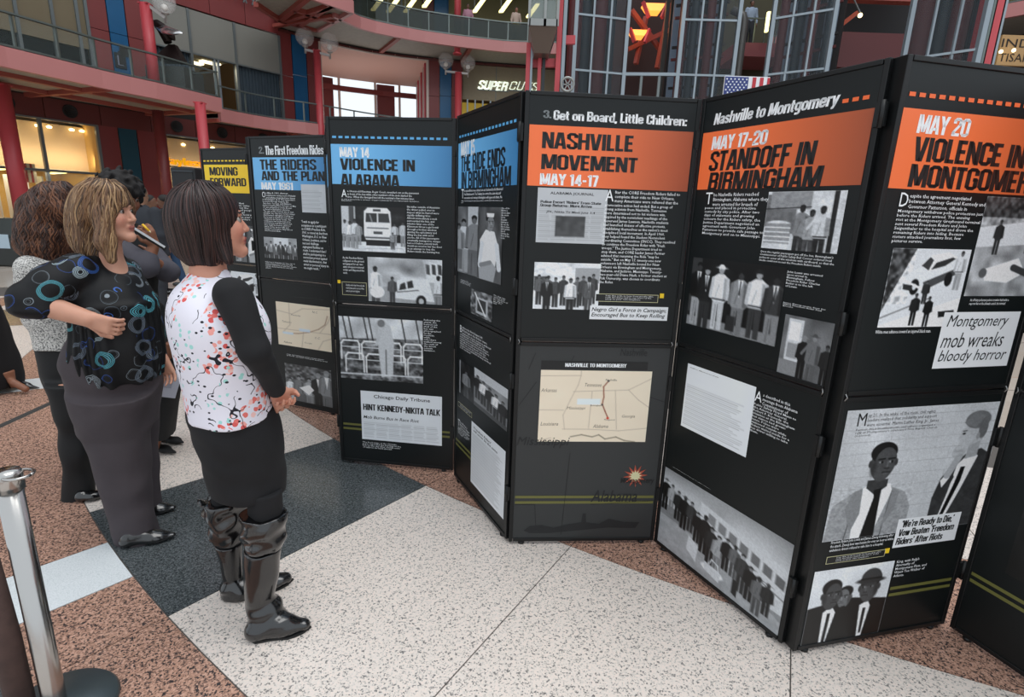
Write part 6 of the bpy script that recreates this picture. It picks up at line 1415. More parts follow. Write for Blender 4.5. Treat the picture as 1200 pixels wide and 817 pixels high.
def eyes(t, c, fr, k=1.0):
    f, l, u = fr; c = Vector(c)
    for q in (-1, 1):
        p = c + (f * .0745 + l * q * .031 + u * .008) * k; m = MB(); m.sphere(p, .0125 * k, 14, 10); m.build('eye', EYEW, t)
        m = MB(); d = (f + l * q * .02).normalized(); M = Matrix.Translation(p + d * .0105 * k) @ d.to_track_quat('Z', 'Y').to_matrix().to_4x4(); m.lathe([(0, .0028), (.0045, .0022), (.0068, .001), (.0072, 0)], 14, M); m.build('iris', IRIS, t)
        m = MB(); m.tube([p + (f * .008 + l * q * x + u * (.0105 - abs(x) * .25)) * k for x in (-.014, -.007, 0, .007, .014)], [.001, .002, .0022, .002, .001], 5); m.build('eyelash', LASH, t)
def hand_sdf(S, w_, d, nrm, k=1.0, curl=.5, side=1, rad=.0085, spread=.1, length=1.0):
    """w_ wrist point, d finger direction, nrm palm side, side: +1 thumb towards d x nrm"""
    w_ = Vector(w_); d = Vector(d).normalized(); nrm = (Vector(nrm) - d * Vector(nrm).dot(d)).normalized(); ac = d.cross(nrm).normalized() * side
    P = lambda a, b, c: w_ + (d * a + ac * b + nrm * c) * k
    for b in (-.026, -.009, .009, .026): S.cone(P(.015, b * .7, 0), P(.075, b, 0), .014 * k, .0115 * k, .012)
    for i, (b, L) in enumerate(((-.029, .058), (-.010, .070), (.010, .075), (.029, .068))):
        p = P(.078, b, 0); dr = (d + ac * b * spread * 30).normalized(); a = curl * (.9 + .1 * i)
        for j, q in enumerate((.45, .32, .23)):
            ang = a * (j + .6); v = (dr * math.cos(ang) + nrm * math.sin(ang)).normalized(); e = p + v * L * q * k * length
            S.cone(p, e, rad * (1 - .08 * j) * k, rad * (.93 - .1 * j) * k, .004); p = e
    p = P(.022, .028, .004); v1 = (d * .65 + ac * .65 + nrm * .35).normalized(); e = p + v1 * .038 * k; S.cone(p, e, .013 * k, .0105 * k, .01); v2 = (d * .95 + ac * .15 + nrm * .35).normalized(); S.cone(e, e + v2 * .034 * k, .0102 * k, .008 * k, .006)
def hair_locks(S, roots, flow, n_step, step, rad, seed, cols, t, name='hair_lock', zmin=None, wav=0.0, wf=60):
    """thin locks laid over a hair volume; roots Nx3 on or near the surface"""
    r = np.random.RandomState(seed); P_ = roots.copy(); N_ = len(P_); off = r.uniform(-.002, .0045, N_); tr = [P_.copy()]; ph = r.rand(N_) * 6.28
    for j in range(n_step):
        g = S.grad(P_); F_ = flow(P_)
        if wav: side = np.cross(g, F_); F_ = F_ + side * (wav * np.sin(wf * P_[:, 2] + ph))[:, None]
        F_ = F_ - g * np.minimum(0, 1) - g * (F_ * g).sum(1)[:, None]; F_ /= np.linalg.norm(F_, axis=1, keepdims=True) + 1e-6
        Pn = P_ + F_ * step
        for _ in range(2): dd = S.samp(Pn) - off; g2 = S.grad(Pn); Pn = Pn - g2 * np.clip(dd, -.01, .01)[:, None]
        P_ = Pn; tr.append(P_.copy())
    T = np.stack(tr, 1); V = []; Q = []; Cc = []; ns = T.shape[1]; k = 5; base = 0
    G = S.grad(T.reshape(-1, 3)).reshape(T.shape)
    tan = np.gradient(T, axis=1); tan /= np.linalg.norm(tan, axis=2, keepdims=True) + 1e-9; sd = np.cross(tan, G); sd /= np.linalg.norm(sd, axis=2, keepdims=True) + 1e-9; up = np.cross(sd, tan)
    prof = np.sin(np.linspace(.25, 1, ns) * math.pi * .93) ** .5
    R_ = rad * r.uniform(.6, 1.3, N_)[:, None] * prof[None]
    V = []
    for q in range(k):
        a = 2 * math.pi * q / k; V.append(T + sd * (np.cos(a) * R_ * 1.9)[..., None] + up * (np.sin(a) * R_ * .7)[..., None])
    V = np.stack(V, 2); C0 = np.array([lin(c)[:3] for c in cols]); ci = r.randint(0, len(cols), N_); Cc = np.broadcast_to((C0[ci] * r.uniform(.75, 1.2, (N_, 1)))[:, None, None, :], V.shape).reshape(-1, 3)
    ids = np.arange(N_ * ns * k).reshape(N_, ns, k)
    a = ids[:, :-1, :]; b = ids[:, 1:, :]; Q = np.stack([a, np.roll(a, -1, 2), np.roll(b, -1, 2), b], -1).reshape(-1, 4)
    me = np_mesh(name, V.reshape(-1, 3), Q, attr_mat('hair_strand', .38, .45), True, Cc); return me
def roots_on(V, n, cond, seed):
    r = np.random.RandomState(seed); I = np.nonzero(cond(V))[0]; return V[r.choice(I, min(n, len(I)), False)]
SKIN = nmat('skin', .5, .4)[0]; _t2 = NT(SKIN); _b = _t2.n['Principled BSDF']; _a = _t2.add('ShaderNodeAttribute', attribute_name='col'); _t2.link(_a.outputs['Color'], _b.inputs['Base Color']); _b.inputs['Subsurface Weight'].default_value = .08; _b.inputs['Subsurface Radius'].default_value = (.02, .008, .004)
def hair_mesh(S, t, base, cols, roots_n, cond, flow, steps, step, rad, seed, disp=None, wav=0, wf=60):
    V, Q = S.run(disp).mesh(2); c = np.tile(np.array(lin(base)[:3]), (len(V), 1)); o = link_mesh('hair', np_mesh('hair', V, Q, attr_mat('hair_mass', .5, .35), True, c), t)
    me = hair_locks(S, roots_on(V, roots_n, cond, seed), flow, steps, step, rad, seed + 1, cols, t, wav=wav, wf=wf); l = link_mesh('hair_strands', me, t); l['kind'] = 'stuff'; return o

BLK = mat('black_knit', '131316', .85, var=.15, vscale=30); BLKT = mat('black_trouser_cloth', '131416', .72, bump=.15, bscale=500)
LEATH = mat('black_leather', '0b0b0d', .2, 0, .8, bump=.1, bscale=120, coat=.3); CHAR = mat('charcoal_trouser_cloth', '463f43', .8, var=.06, vscale=20, bump=.2, bscale=600); SOLE = mat('shoe_sole', '1a1a1a', .7)
# white blouse with blossom print
FLO, t = nmat('blossom_print_cloth', .75, .3); ob = t.obj()
base = 'e9e6f0'
n1 = t.noise(ob, 8, 2); clus = t.math('GREATER_THAN', n1, .56)
def vor(scale, vec=None, rnd=1):
    v = t.add('ShaderNodeTexVoronoi'); v.inputs['Scale'].default_value = scale; v.inputs['Randomness'].default_value = rnd; t.link(ob if vec is None else vec, v.inputs['Vector']); return v
v1 = vor(58); s1 = t.add('ShaderNodeSeparateColor'); t.link(v1.outputs['Color'], s1.inputs[0])
pet = t.math('MULTIPLY', t.math('LESS_THAN', v1.outputs['Distance'], .55), t.math('MULTIPLY', clus, t.math('GREATER_THAN', s1.outputs[0], .3)))
pc = t.ramp(s1.outputs[1], [(0, 'f2a59c'), (.35, 'e8776f'), (.6, 'f7c9c2'), (.85, 'dd5f5c')], 'CONSTANT')
c = t.mix(pet, base, pc)
v2 = vor(48, t.mapr(ob, (1, 1, 1), (3, 1, 2))); s2 = t.add('ShaderNodeSeparateColor'); t.link(v2.outputs['Color'], s2.inputs[0])
n2 = t.noise(t.mapr(ob, (1, 1, 1), (5, 5, 5)), 10, 2)
lf = t.math('MULTIPLY', t.math('LESS_THAN', v2.outputs['Distance'], .36), t.math('MULTIPLY', t.math('GREATER_THAN', n2, .54), t.math('GREATER_THAN', s2.outputs[0], .55)))
c = t.mix(lf, c, 'a5dcd6')
n3 = t.noise(t.mapr(ob, (1, 1, 1), (9, 2, 7)), 10, 2, .6); tw = t.math('LESS_THAN', t.math('ABSOLUTE', t.math('SUBTRACT', n3, .5)), .008)
n4 = t.noise(t.mapr(ob, (1, 1, 1), (1, 8, 3)), 8, 2); tw = t.math('MULTIPLY', tw, t.math('GREATER_THAN', n4, .5))
v3 = vor(46, t.mapr(ob, (1, 1, 1.4), (7, 3, 1))); s3 = t.add('ShaderNodeSeparateColor'); t.link(v3.outputs['Color'], s3.inputs[0])
dt = t.math('MULTIPLY', t.math('LESS_THAN', v3.outputs['Distance'], .26), t.math('MULTIPLY', t.math('GREATER_THAN', s3.outputs[0], .72), t.math('GREATER_THAN', n4, .46)))
c = t.mix(t.math('MAXIMUM', tw, dt), c, '23232c'); t.link(c, t.b.inputs['Base Color'])
# black blouse with blue and grey rings
RNG, t = nmat('ring_print_cloth', .6, .35); ob = t.obj()
def rings(vec, scale, lo, hi, fr):
    v = t.add('ShaderNodeTexVoronoi'); v.inputs['Scale'].default_value = scale; v.inputs['Randomness'].default_value = .85; t.link(vec, v.inputs['Vector'])
    d = v.outputs['Distance']; sc = t.add('ShaderNodeSeparateColor'); t.link(v.outputs['Color'], sc.inputs[0])
    band = t.math('MULTIPLY', t.math('GREATER_THAN', d, lo), t.math('LESS_THAN', d, hi)); st = t.math('GREATER_THAN', t.math('SINE', t.math('MULTIPLY', d, fr)), .1)
    nz = t.noise(t.mapr(vec, (1, 1, 1), (4, 4, 4)), 9, 1)
    return t.math('MULTIPLY', t.math('MULTIPLY', band, st), t.math('GREATER_THAN', nz, .42)), sc
wv = t.add('ShaderNodeVectorMath', operation='ADD'); nzv = t.add('ShaderNodeTexNoise'); nzv.inputs['Scale'].default_value = 8; t.link(ob, nzv.inputs['Vector'])
scv = t.add('ShaderNodeVectorMath', operation='SCALE'); scv.inputs['Scale'].default_value = .04; t.link(nzv.outputs['Color'], scv.inputs[0]); t.link(ob, wv.inputs[0]); t.link(scv.outputs[0], wv.inputs[1])
m1, s1 = rings(wv.outputs[0], 10.5, .30, .43, 170); pc = t.ramp(s1.outputs[0], [(0, '6cc0cb'), (.2, '8d979e'), (.38, '3a66b4'), (.5, '9fb0b6'), (.66, '58aab8'), (.8, '6a7684')], 'CONSTANT')
m2, s2 = rings(t.mapr(wv.outputs[0], (1, 1, 1), (2.3, 1.1, .7)), 11, .33, .37, 160); pc2 = t.ramp(s2.outputs[1], [(0, '59646c'), (.4, '2c4f96'), (.7, '767f86')], 'CONSTANT')
c = t.mix(t.math('MULTIPLY', m2, .9), '08090c', pc2); c = t.mix(m1, c, pc); t.link(c, t.b.inputs['Base Color'])
KNIT, t = nmat('grey_marl_knit', .9, .2); ob = t.obj(); n1 = t.noise(ob, 150, 3, .7); c = t.ramp(n1, [(0, '3e3e3f'), (.42, '6a6a6a'), (.5, 'c4c2bd'), (.6, 'dedcd8')]); t.link(c, t.b.inputs['Base Color']); t.bump(n1, .4, .003)

def shoe(t, heel, toe, name='shoe', m=LEATH, w=.038, hgt=.07, h=.004, point=.018, low=False):
    S = SDF(h); a, b = Vector(heel), Vector(toe); a.z = b.z = 0; d = (b - a).normalized(); L = (b - a).length; z = Vector((0, 0, 1))
    S.cone(a + d * .035 + z * .03, a + d * .035 + z * .034, .032, .03, .02); S.cone(a + d * .035 + z * .028, a + d * L * .66 + z * .026, .028, w * .92, .02, ax=z, fl=1.5); S.cone(a + d * L * .62 + z * .026, b - d * point * 1.2 + z * .02, w, point, .02, ax=z, fl=1.6)
    if not low: S.cone(a + d * .045 + z * .05, a + d * L * .55 + z * .035, .03, .028, .02)
    S._add(lambda X, Y, Z: Z - .0 + 0 * X + 0 * Y, (a.x - .2, a.y - .2, -.2), (a.x + .3, a.y + .3, .0), .001, 's'); o = build_sdf(S, name, m, t)
    return o
def cutplane(p0, p1, p2):
    """keeps what lies above the plane through three points"""
    n = (Vector(p1) - Vector(p0)).cross(Vector(p2) - Vector(p0)).normalized()
    if n.z < 0: n = -n
    return lambda X, Y, Z: -((X - p0[0]) * n.x + (Y - p0[1]) * n.y + (Z - p0[2]) * n.z)

# =================================================================== woman in the blossom blouse
F = Fig(1.86, 38); t = thing('person', 'woman with dark brown bob, white blossom print blouse with black sleeves, tall boots', 'person', (-1.02, 1.85, 0))
hc = F.p(248, 261); fr = frame(36, 2)
neckb = F.p(245, 330)
sh_n = F.p(272, 346, -.14); el_n = F.p(300, 412, -.17); wr_n = F.p(325, 459, -.03); sh_f = F.p(238, 338, .16); el_f = F.p(285, 405, .2); wr_f = F.p(326, 455, .05)
torso = F.rows([(228, 262, 322), (213, 275, 328), (203, 290, 338), (197, 305, 352), (195, 316, 370), (197, 319, 388), (201, 318, 405), (206, 316, 425), (212, 316, 445), (217, 319, 465), (219, 322, 482)], .72)
B = SDF(.0045); head_sdf(B, hc, fr); B.cone(hc - fr[0] * .022 - fr[2] * .06, neckb, .052, .06, .03); B.loft(torso, F.f, .03, shrink=.016)
B.chain([sh_n, el_n, wr_n], [.048, .037, .024], .02); B.chain([sh_f, el_f, wr_f], [.048, .037, .024], .02)
hd = (F.p(331, 472, .0) - wr_n).normalized(); hand_sdf(B, wr_n, hd, Vector((F.l[0], F.l[1], 0)), .92, .55, 1); hand_sdf(B, wr_f, (F.p(331, 470, 0) - wr_f).normalized(), Vector((-F.l[0], -F.l[1], 0)), .9, .6, -1)
legN = F.rows([(290, 331, 575), (290, 332, 600), (290, 328, 640), (292, 322, 690), (295, 318, 725)], 1, -.075); legF = F.rows([(247, 290, 540), (247, 286, 585), (254, 283, 640), (263, 283, 690)], 1, .10)
B.loft(F.rows([(219, 322, 476), (224, 330, 505), (238, 332, 545), (250, 331, 575)], .8), F.f, .03, shrink=.045); B.loft(legN, F.f, .02, shrink=.014); B.loft(legF, F.f, .02, shrink=.014)
build_sdf(B, 'body', SKIN, t, col=face_cols(hc, fr, 'c98f78', 'a3524c', '2b1a15')); eyes(t, hc, fr)
S = SDF(.0045); S.loft(torso, F.f, .02, cut=None); S.cone(F.p(245, 322), F.p(245, 330), .058, .075, .03)
S.cone(F.p(246, 306), F.p(247, 318), .055, .05, .006, 's')
build_sdf(S, 'blouse', FLO, t, folds(.0034, 38, 3))
for (a, b, c, nm, sd) in ((sh_n, el_n, wr_n, 'sleeve', 1), (sh_f, el_f, wr_f, 'sleeve', 2)):
    S = SDF(.0045); S.cone(a, b, .0595, .047, .02); S.cone(b, b + (c - b) * .92, .047, .034, .02); build_sdf(S, nm, BLK, t, folds(.003, 45, sd, .8))
# skirt, leggings
S = SDF(.005); S.loft(F.rows([(219, 323, 474), (221, 329, 492), (227, 333, 512), (236, 335, 535), (243, 336, 558), (246, 336, 600)], .82), F.f, .02, cut=lambda X, Y, Z: .572 - Z + 0 * X + 0 * Y)
build_sdf(S, 'skirt', BLK, t, folds(.003, 50, 5, 2.5))
S = SDF(.005); S.loft(legN, F.f, .02); S.loft(legF, F.f, .02); S.loft(F.rows([(226, 316, 500), (238, 326, 545), (248, 328, 572)], .8), F.f, .03, shrink=.02); build_sdf(S, 'leggings', BLK, t)
# tall slouchy boots
def boot(rows, cuff, heel, toe, dy, seed):
    S = SDF(.0045); st = F.rows(rows, 1.0, dy); S.loft(st, F.f, .015); S.loft(F.rows(cuff, 1.0, dy, .008), F.f, .006)
    heel, toe = Vector(heel), Vector(toe); heel.z = toe.z = 0; d = (toe - heel).normalized(); L = (toe - heel).length; z = Vector((0, 0, 1)); ank = Vector((st[0][1], st[0][2], 0)); lowz = min(q[0] for q in st)
    S.cone(heel + d * .04 + z * .035, (ank.x, ank.y, lowz + .02), .037, st[0][3] * .92, .03); S.cone(heel + d * .04 + z * .033, heel + d * L * .66 + z * .03, .036, .04, .02); S.cone(heel + d * L * .6 + z * .032, heel + d * (L - .03) + z * .024, .04, .027, .02, ax=z, fl=1.35)
    S.cone((ank.x, ank.y, lowz), heel + d * L * .55 + z * .045, st[0][3] * .8, .034, .03)
    S._add(lambda X, Y, Z: Z + 0 * X + 0 * Y, (heel.x - .3, heel.y - .3, -.2), (heel.x + .4, heel.y + .4, 0), .001, 's')
    fa, fb = folds(.0075, 85, seed, 2.4), folds(.0022, 46, seed + 3)
    zt_ = max(q[0] for q in st)
    def disp(x, y, z_): w_ = np.clip((z_ - (zt_ + .0)) / .04, 0, 1) * .9 + np.clip(1 - np.abs(z_ - lowz - .03) / .05, 0, 1) * .8; return fa(x, y, z_) * w_ + fb(x, y, z_)
    b_ = build_sdf(S, 'boot', LEATH, t, disp)
    m = MB(); pts = [heel + d * (.04 + (L - .07) * i / 6) for i in range(7)]; wd = [.034, .034, .033, .036, .042, .038, .026]; pr = Vector((-d.y, d.x, 0))
    poly = [heel + d * .004] + [p + pr * w_ for p, w_ in zip(pts, wd)] + [heel + d * L] + [p - pr * w_ for p, w_ in zip(pts, wd)][::-1]; m.prism([(p.x, p.y) for p in poly], 0, .009); m.build('sole', SOLE, b_)
boot([(286, 331, 642), (284, 329, 655), (285, 328, 675), (286, 323, 695), (288, 319, 712), (290, 320, 722)], [(284, 335, 600), (283, 334, 612), (286, 333, 626), (289, 330, 640)], gz(287, 750), gz(365, 736), -.08, 11)
boot([(251, 286, 636), (255, 285, 650), (259, 284, 668), (262, 283, 682), (264, 284, 694)], [(239, 290, 584), (241, 290, 596), (246, 288, 612), (250, 287, 632)], gz(268, 704), gz(344, 680), .10, 15)
# hair: chin length bob, longer towards the face
S = SDF(.0045); R = F.rows([(232, 250, 217.5), (216, 262, 222), (206, 270, 231), (199, 275, 243), (196, 275, 256), (196, 273, 268), (198, 270, 280), (202, 267, 292), (208, 266, 301), (220, 264, 308)], .9); S.loft(R, F.f, .02, e=2.0)
S.ell(F.p(238, 250), (.105, .1, .105), fr, .03)
S.cone(F.p(258, 280, -.02), F.p(268, 306, -.03), .032, .012, .02)
f_, l_, u_ = fr; S.ell(hc + f_ * .125 + u_ * -.03, (.075, .085, .078), fr, .012, 's'); S.cone(neckb + Vector((0, 0, .0)), hc - u_ * .09, .036, .036, .01, 's')
crown = A3(hc + u_ * .13 - f_ * .02)
def flow_f(P_):
    d = P_ - crown; d[:, 2] = -np.abs(d[:, 2]) * 1.0 - .10; d += A3(f_) * .02; return d / np.linalg.norm(d, axis=1, keepdims=True)
hair_mesh(S, t, '2c1b19', ['221413', '2e1d1b', '3a2623', '1c1010', '4a312c'], 3200, lambda V: V[:, 2] > hc.z - .06, flow_f, 16, .011, .0013, 3, folds(.0015, 90, 2, .1))
# =================================================================== woman in the ring print blouse
F = Fig(2.42, 14); t = thing('person', 'woman with light brown hair and bangs, black blouse printed with blue rings, hand on hip', 'person', (-1.85, 2.42, 0))
hc = F.p(126, 250); fr = frame(4, 1)
neckb = F.p(125, 308)
sh_n = F.p(88, 318, -.15); el_n = F.p(34, 352, -.27); wr_n = F.p(104, 374, -.24); sh_f = F.p(145, 320, .17); el_f = F.p(172, 392, .2); wr_f = F.p(190, 420, .12)
torso = F.rows([(105, 142, 298), (88, 152, 306), (75, 163, 318), (70, 175, 332), (72, 184, 345), (80, 190, 358), (86, 191, 372), (84, 193, 388), (80, 196, 402), (80, 198, 418), (86, 198, 430), (98, 194, 440)], .85)
B = SDF(.005); head_sdf(B, hc, fr, 1.02); B.cone(hc - fr[0] * .022 - fr[2] * .06, neckb, .056, .064, .03); B.loft(torso, F.f, .03, shrink=.02)
B.chain([sh_n, el_n, wr_n], [.058, .052, .034], .02); B.chain([sh_f, el_f, wr_f], [.055, .042, .026], .02)
hand_sdf(B, wr_n, (F.p(122, 380, -.235) - wr_n).normalized(), Vector((.1, 1, 0)), 1.08, .75, -1, spread=.02, length=.85); hand_sdf(B, wr_f, Vector((.3, 0, -1)), Vector((0, -1, 0)), .95, .4)
hips = F.rows([(88, 184, 384), (76, 188, 400), (71, 192, 418), (77, 193, 445), (85, 190, 470), (93, 186, 492)], .95)
legN = F.rows([(82, 184, 462), (93, 179, 490), (104, 176, 520), (113, 177, 550), (121, 179, 580), (128, 183, 610), (133, 189, 632), (136, 191, 645), (137, 192, 654)], 1.15, -.08)
legF = F.rows([(110, 192, 462), (120, 188, 490), (132, 184, 520), (140, 186, 560), (146, 190, 590), (150, 194, 606), (150, 195, 614)], 1.15, .15)
B.loft(hips, F.f, .03, shrink=.05); B.loft(legN, F.f, .02, shrink=.05); B.loft(legF, F.f, .02, shrink=.05)
build_sdf(B, 'body', SKIN, t, col=face_cols(hc, fr, 'cf9a82', 'a8655a', '7a5a40', 1.02)); eyes(t, hc, fr, 1.02)
S = SDF(.005); S.loft(torso, F.f, .02); S.cone(sh_n, sh_n.lerp(el_n, .5), .075, .08, .03); S.cone(sh_n.lerp(el_n, .5), el_n, .08, .072, .03); S.cone(el_n, el_n.lerp(wr_n, .22), .074, .06, .02); S.cone(sh_f, el_f, .075, .06, .03)
S.ell(F.p(150, 300, -.02), (.10, .09, .085), fr, .02, 's')
ff = folds(.004, 46, 8, .3); zg = F.p(130, 352).z
def dsp(x, y, z_):
    a = np.arctan2(y - 2.42, x + 1.9); low = np.clip((zg - z_) / .1, 0, 1); return ff(x, y, z_) + low * .006 * np.sin(a * 26 + 3 * np.sin(a * 5)) - .008 * np.exp(-((z_ - zg) / .018) ** 2) * (x > -2.05)
build_sdf(S, 'blouse', RNG, t, dsp)
S = SDF(.005); S.loft(hips, F.f, .05); S.loft(legN, F.f, .05); S.loft(legF, F.f, .05); build_sdf(S, 'trousers', CHAR, t, folds(.007, 24, 12, .35))
m = MB(); a = F.p(100, 440, -.25); 
shoe(t, gz(140, 642), gz(208, 630), w=.042); shoe(t, gz(150, 606), gz(208, 598), w=.042)
S = SDF(.0045); R = F.rows([(108, 130, 210.5), (96, 143, 214), (87, 148, 223), (81, 147, 236), (78, 142, 250), (77, 138, 264), (79, 136, 276), (83, 137, 287), (90, 140, 296), (100, 143, 304), (116, 146, 311)], .95); S.loft(R, F.f, .02, e=2.0)
S.ell(hc - fr[0] * .012 + fr[2] * .035, (.112, .095, .098), fr, .03)
f_, l_, u_ = fr; S.ell(hc + f_ * .135 + u_ * -.04, (.085, .10, .088), fr, .012, 's')
S.cone(hc + f_ * .07 + u_ * .08 - l_ * .02, hc + f_ * .095 + u_ * .045 - l_ * .02, .03, .012, .02); S.cone(hc + f_ * .02 - l_ * .07, hc + f_ * .03 - l_ * .09 - u_ * .12, .035, .03, .03); S.cone(hc + f_ * .03 - l_ * .09 - u_ * .12, hc + f_ * .05 - l_ * .10 - u_ * .19, .03, .014, .03)
crown = A3(hc + u_ * .13 + f_ * .03)
def flow_s(P_):
    d = P_ - crown; d[:, 2] = -np.abs(d[:, 2]) - .09; return d / np.linalg.norm(d, axis=1, keepdims=True)
hair_mesh(S, t, '5c4330', ['6a4c36', '8a6a4c', '4c3626', 'a58460', '755539'], 2600, lambda V: V[:, 2] > hc.z - .08, flow_s, 16, .012, .0017, 13, folds(.003, 70, 4, .1), wav=.25, wf=50)
# =================================================================== woman in the grey knit top, wavy brown hair
F = Fig(2.82, 22); t = thing('person', 'woman with wavy auburn hair, grey marl knit top and black trousers', 'person', (-2.25, 2.82, 0))
hc = F.p(62, 252); fr = frame(30, 0); neckb = F.p(58, 300)
torso = F.rows([(42, 80, 296), (30, 88, 304), (22, 96, 314), (19, 104, 330), (21, 110, 346), (27, 114, 362), (34, 114, 378), (38, 114, 392), (40, 116, 403)], .75)
sh_n = F.p(36, 316, -.13); el_n = F.p(44, 372, -.12); wr_n = F.p(75, 395, .0); sh_f = F.p(78, 316, .16); el_f = F.p(100, 375, .18); wr_f = F.p(120, 390, .1)
B = SDF(.006); head_sdf(B, hc, fr); B.cone(hc - fr[0] * .022 - fr[2] * .06, neckb, .054, .062, .03); B.loft(torso, F.f, .03, shrink=.016); B.chain([sh_n, el_n, wr_n], [.05, .04, .025], .02); B.chain([sh_f, el_f, wr_f], [.05, .04, .025], .02)
hand_sdf(B, wr_n, Vector((1, .1, 0)), Vector((0, 1, 0)), .95, .4); hand_sdf(B, wr_f, Vector((1, -.3, 0)), Vector((0, -1, 0)), .95, .4)
hips = F.rows([(40, 118, 398), (42, 122, 415), (48, 124, 435), (55, 122, 458), (62, 120, 475)], .95)
legN = F.rows([(52, 112, 448), (60, 110, 475), (67, 108, 505), (71, 109, 535), (72, 111, 562), (72, 113, 588), (72, 114, 595)], 1.1, -.12); legF = F.rows([(86, 136, 448), (98, 140, 475), (110, 150, 505), (122, 160, 535), (130, 168, 553)], 1.1, .12)
B.loft(hips, F.f, .03, shrink=.045); B.loft(legN, F.f, .02, shrink=.035); B.loft(legF, F.f, .02, shrink=.035)
build_sdf(B, 'body', SKIN, t, col=face_cols(hc, fr, 'cf9a82', 'a8655a', '4a3020')); eyes(t, hc, fr)
S = SDF(.005); S.loft(torso, F.f, .02); S.chain([sh_n, el_n, wr_n.lerp(el_n, .15)], [.07, .056, .04], .03); S.chain([sh_f, el_f, wr_f.lerp(el_f, .15)], [.07, .055, .04], .03); build_sdf(S, 'knit_top', KNIT, t, folds(.003, 38, 21))
S = SDF(.006); S.loft(hips, F.f, .03); S.loft(legN, F.f, .03); S.loft(legF, F.f, .03); build_sdf(S, 'trousers', BLKT, t, folds(.005, 34, 22, 1.2))
shoe(t, gz(88, 588), gz(123, 584), m=LEATH, w=.038, low=True); shoe(t, gz(150, 560), gz(187, 555), m=LEATH, w=.038, low=True)
S = SDF(.005); R = F.rows([(56, 76, 213), (40, 88, 218), (30, 94, 228), (23, 96, 242), (17, 96, 258), (13, 96, 274), (15, 95, 288), (24, 92, 300), (38, 90, 311), (52, 86, 320)], 1.0); S.loft(R, F.f, .03, e=2.0)
f_, l_, u_ = fr; S.ell(hc + f_ * .12 + u_ * -.045, (.07, .07, .08), fr, .012, 's'); crown = A3(hc + u_ * .13)
hair_mesh(S, t, '3a231a', ['4a2d20', '5f3c2a', '38211a', '744b34', '2c1812'], 2400, lambda V: V[:, 2] > hc.z - .12, flow_s, 15, .012, .002, 23, folds(.009, 55, 9, .6), wav=.6, wf=75)
# =================================================================== person writing, dark curly hair, hidden behind the ring print blouse
F = Fig(3.30, 5); t = thing('person', 'person in black with grey cardigan, raised hand holding a yellow pencil', 'person', (-2.3, 3.36, 0))
hc = F.p(143, 232); fr = frame(-20, -14); neckb = F.p(140, 268)
torso = F.rows([(125, 158, 262), (112, 170, 270), (106, 178, 284), (106, 184, 300), (110, 186, 320), (114, 186, 342), (116, 188, 362), (114, 200, 385)], .75)
sh_n = F.p(122, 282, -.14); el_n = F.p(171, 312, -.2); wr_n = F.p(181, 287, -.15); sh_f = F.p(160, 280, .16); el_f = F.p(196, 318, .05); wr_f = F.p(176, 303, -.1)
B = SDF(.006); head_sdf(B, hc, fr); B.cone(hc - fr[0] * .022 - fr[2] * .06, neckb, .054, .06, .03); B.loft(torso, F.f, .03, shrink=.016); B.chain([sh_n, el_n, wr_n], [.05, .04, .027], .02); B.chain([sh_f, el_f, wr_f], [.05, .04, .027], .02)
legN = F.rows([(158, 212, 400), (160, 208, 440), (162, 200, 480), (165, 196, 512), (176, 190, 528)], 1.1, -.05); legF = F.rows([(164, 214, 400), (170, 210, 440), (176, 206, 480), (182, 204, 505), (188, 200, 518)], 1.1, .12)
B.loft(legN, F.f, .03, shrink=.02); B.loft(legF, F.f, .03, shrink=.02)
hand_sdf(B, wr_n, (F.p(174, 270, -.18) - wr_n).normalized(), Vector((-1, .2, .1)), 1.0, .75, 1); hand_sdf(B, wr_f, Vector((-1, -.1, .2)), Vector((0, -.6, .6)), .95, .35)
build_sdf(B, 'body', SKIN, t, col=face_cols(hc, fr, '8a5c46', '6a3a34', '1a100c')); eyes(t, hc, fr)
S = SDF(.006); S.loft(torso, F.f, .02); S.loft(F.rows([(116, 190, 360), (122, 206, 385), (135, 215, 405), (150, 217, 425), (156, 214, 445)], .85), F.f, .03); build_sdf(S, 'black_dress', BLKT, t, folds(.004, 30, 31))
S = SDF(.006); 
for R in (F.rows([(150, 216, 425), (158, 213, 450), (160, 208, 480), (160, 203, 512)], 1.1, -.05), F.rows([(160, 216, 425), (168, 212, 460), (172, 209, 490), (176, 206, 506)], 1.1, .12)): S.loft(R, F.f, .03)
build_sdf(S, 'trousers', BLKT, t, folds(.004, 30, 32))
CARD = mat('grey_cardigan', '4c4a52', .85, var=.06, vscale=20)
for a, b, c in ((sh_n, el_n, wr_n), (sh_f, el_f, wr_f)): S = SDF(.006); S.chain([a, b, b.lerp(c, .35)], [.078, .062, .05], .03); build_sdf(S, 'sleeve', CARD, t, folds(.003, 40, 33))
S = SDF(.006); S.ell(hc + fr[2] * .04 - fr[0] * .02, (.125, .115, .12), fr, .02); f_, l_, u_ = fr; S.ell(hc + f_ * .13 + u_ * -.04, (.08, .08, .08), fr, .012, 's'); build_sdf(S, 'hair', mat('black_curly_hair', '14100f', .8), t, folds(.014, 130, 35, 1))
shoe(t, gz(170, 524), gz(207, 534), m=BLKT, w=.034, low=True, point=.01); shoe(t, gz(188, 517), gz(216, 522), m=BLKT, w=.034, low=True, point=.01)
pp = F.p(173, 268, -.2); tt = thing('pencil', 'short yellow pencil in the raised hand', 'pencil', pp); m = MB(); m.tube([F.p(175, 271, -.2), F.p(167, 263, -.2)], .0062, 6); m.build('barrel', mat('pencil_yellow', 'f0bc24', .5), tt); m = MB(); m.tube([F.p(175, 271, -.2), F.p(177, 273, -.2)], [.006, .0008], 6); m.build('tip', SC[2], tt)
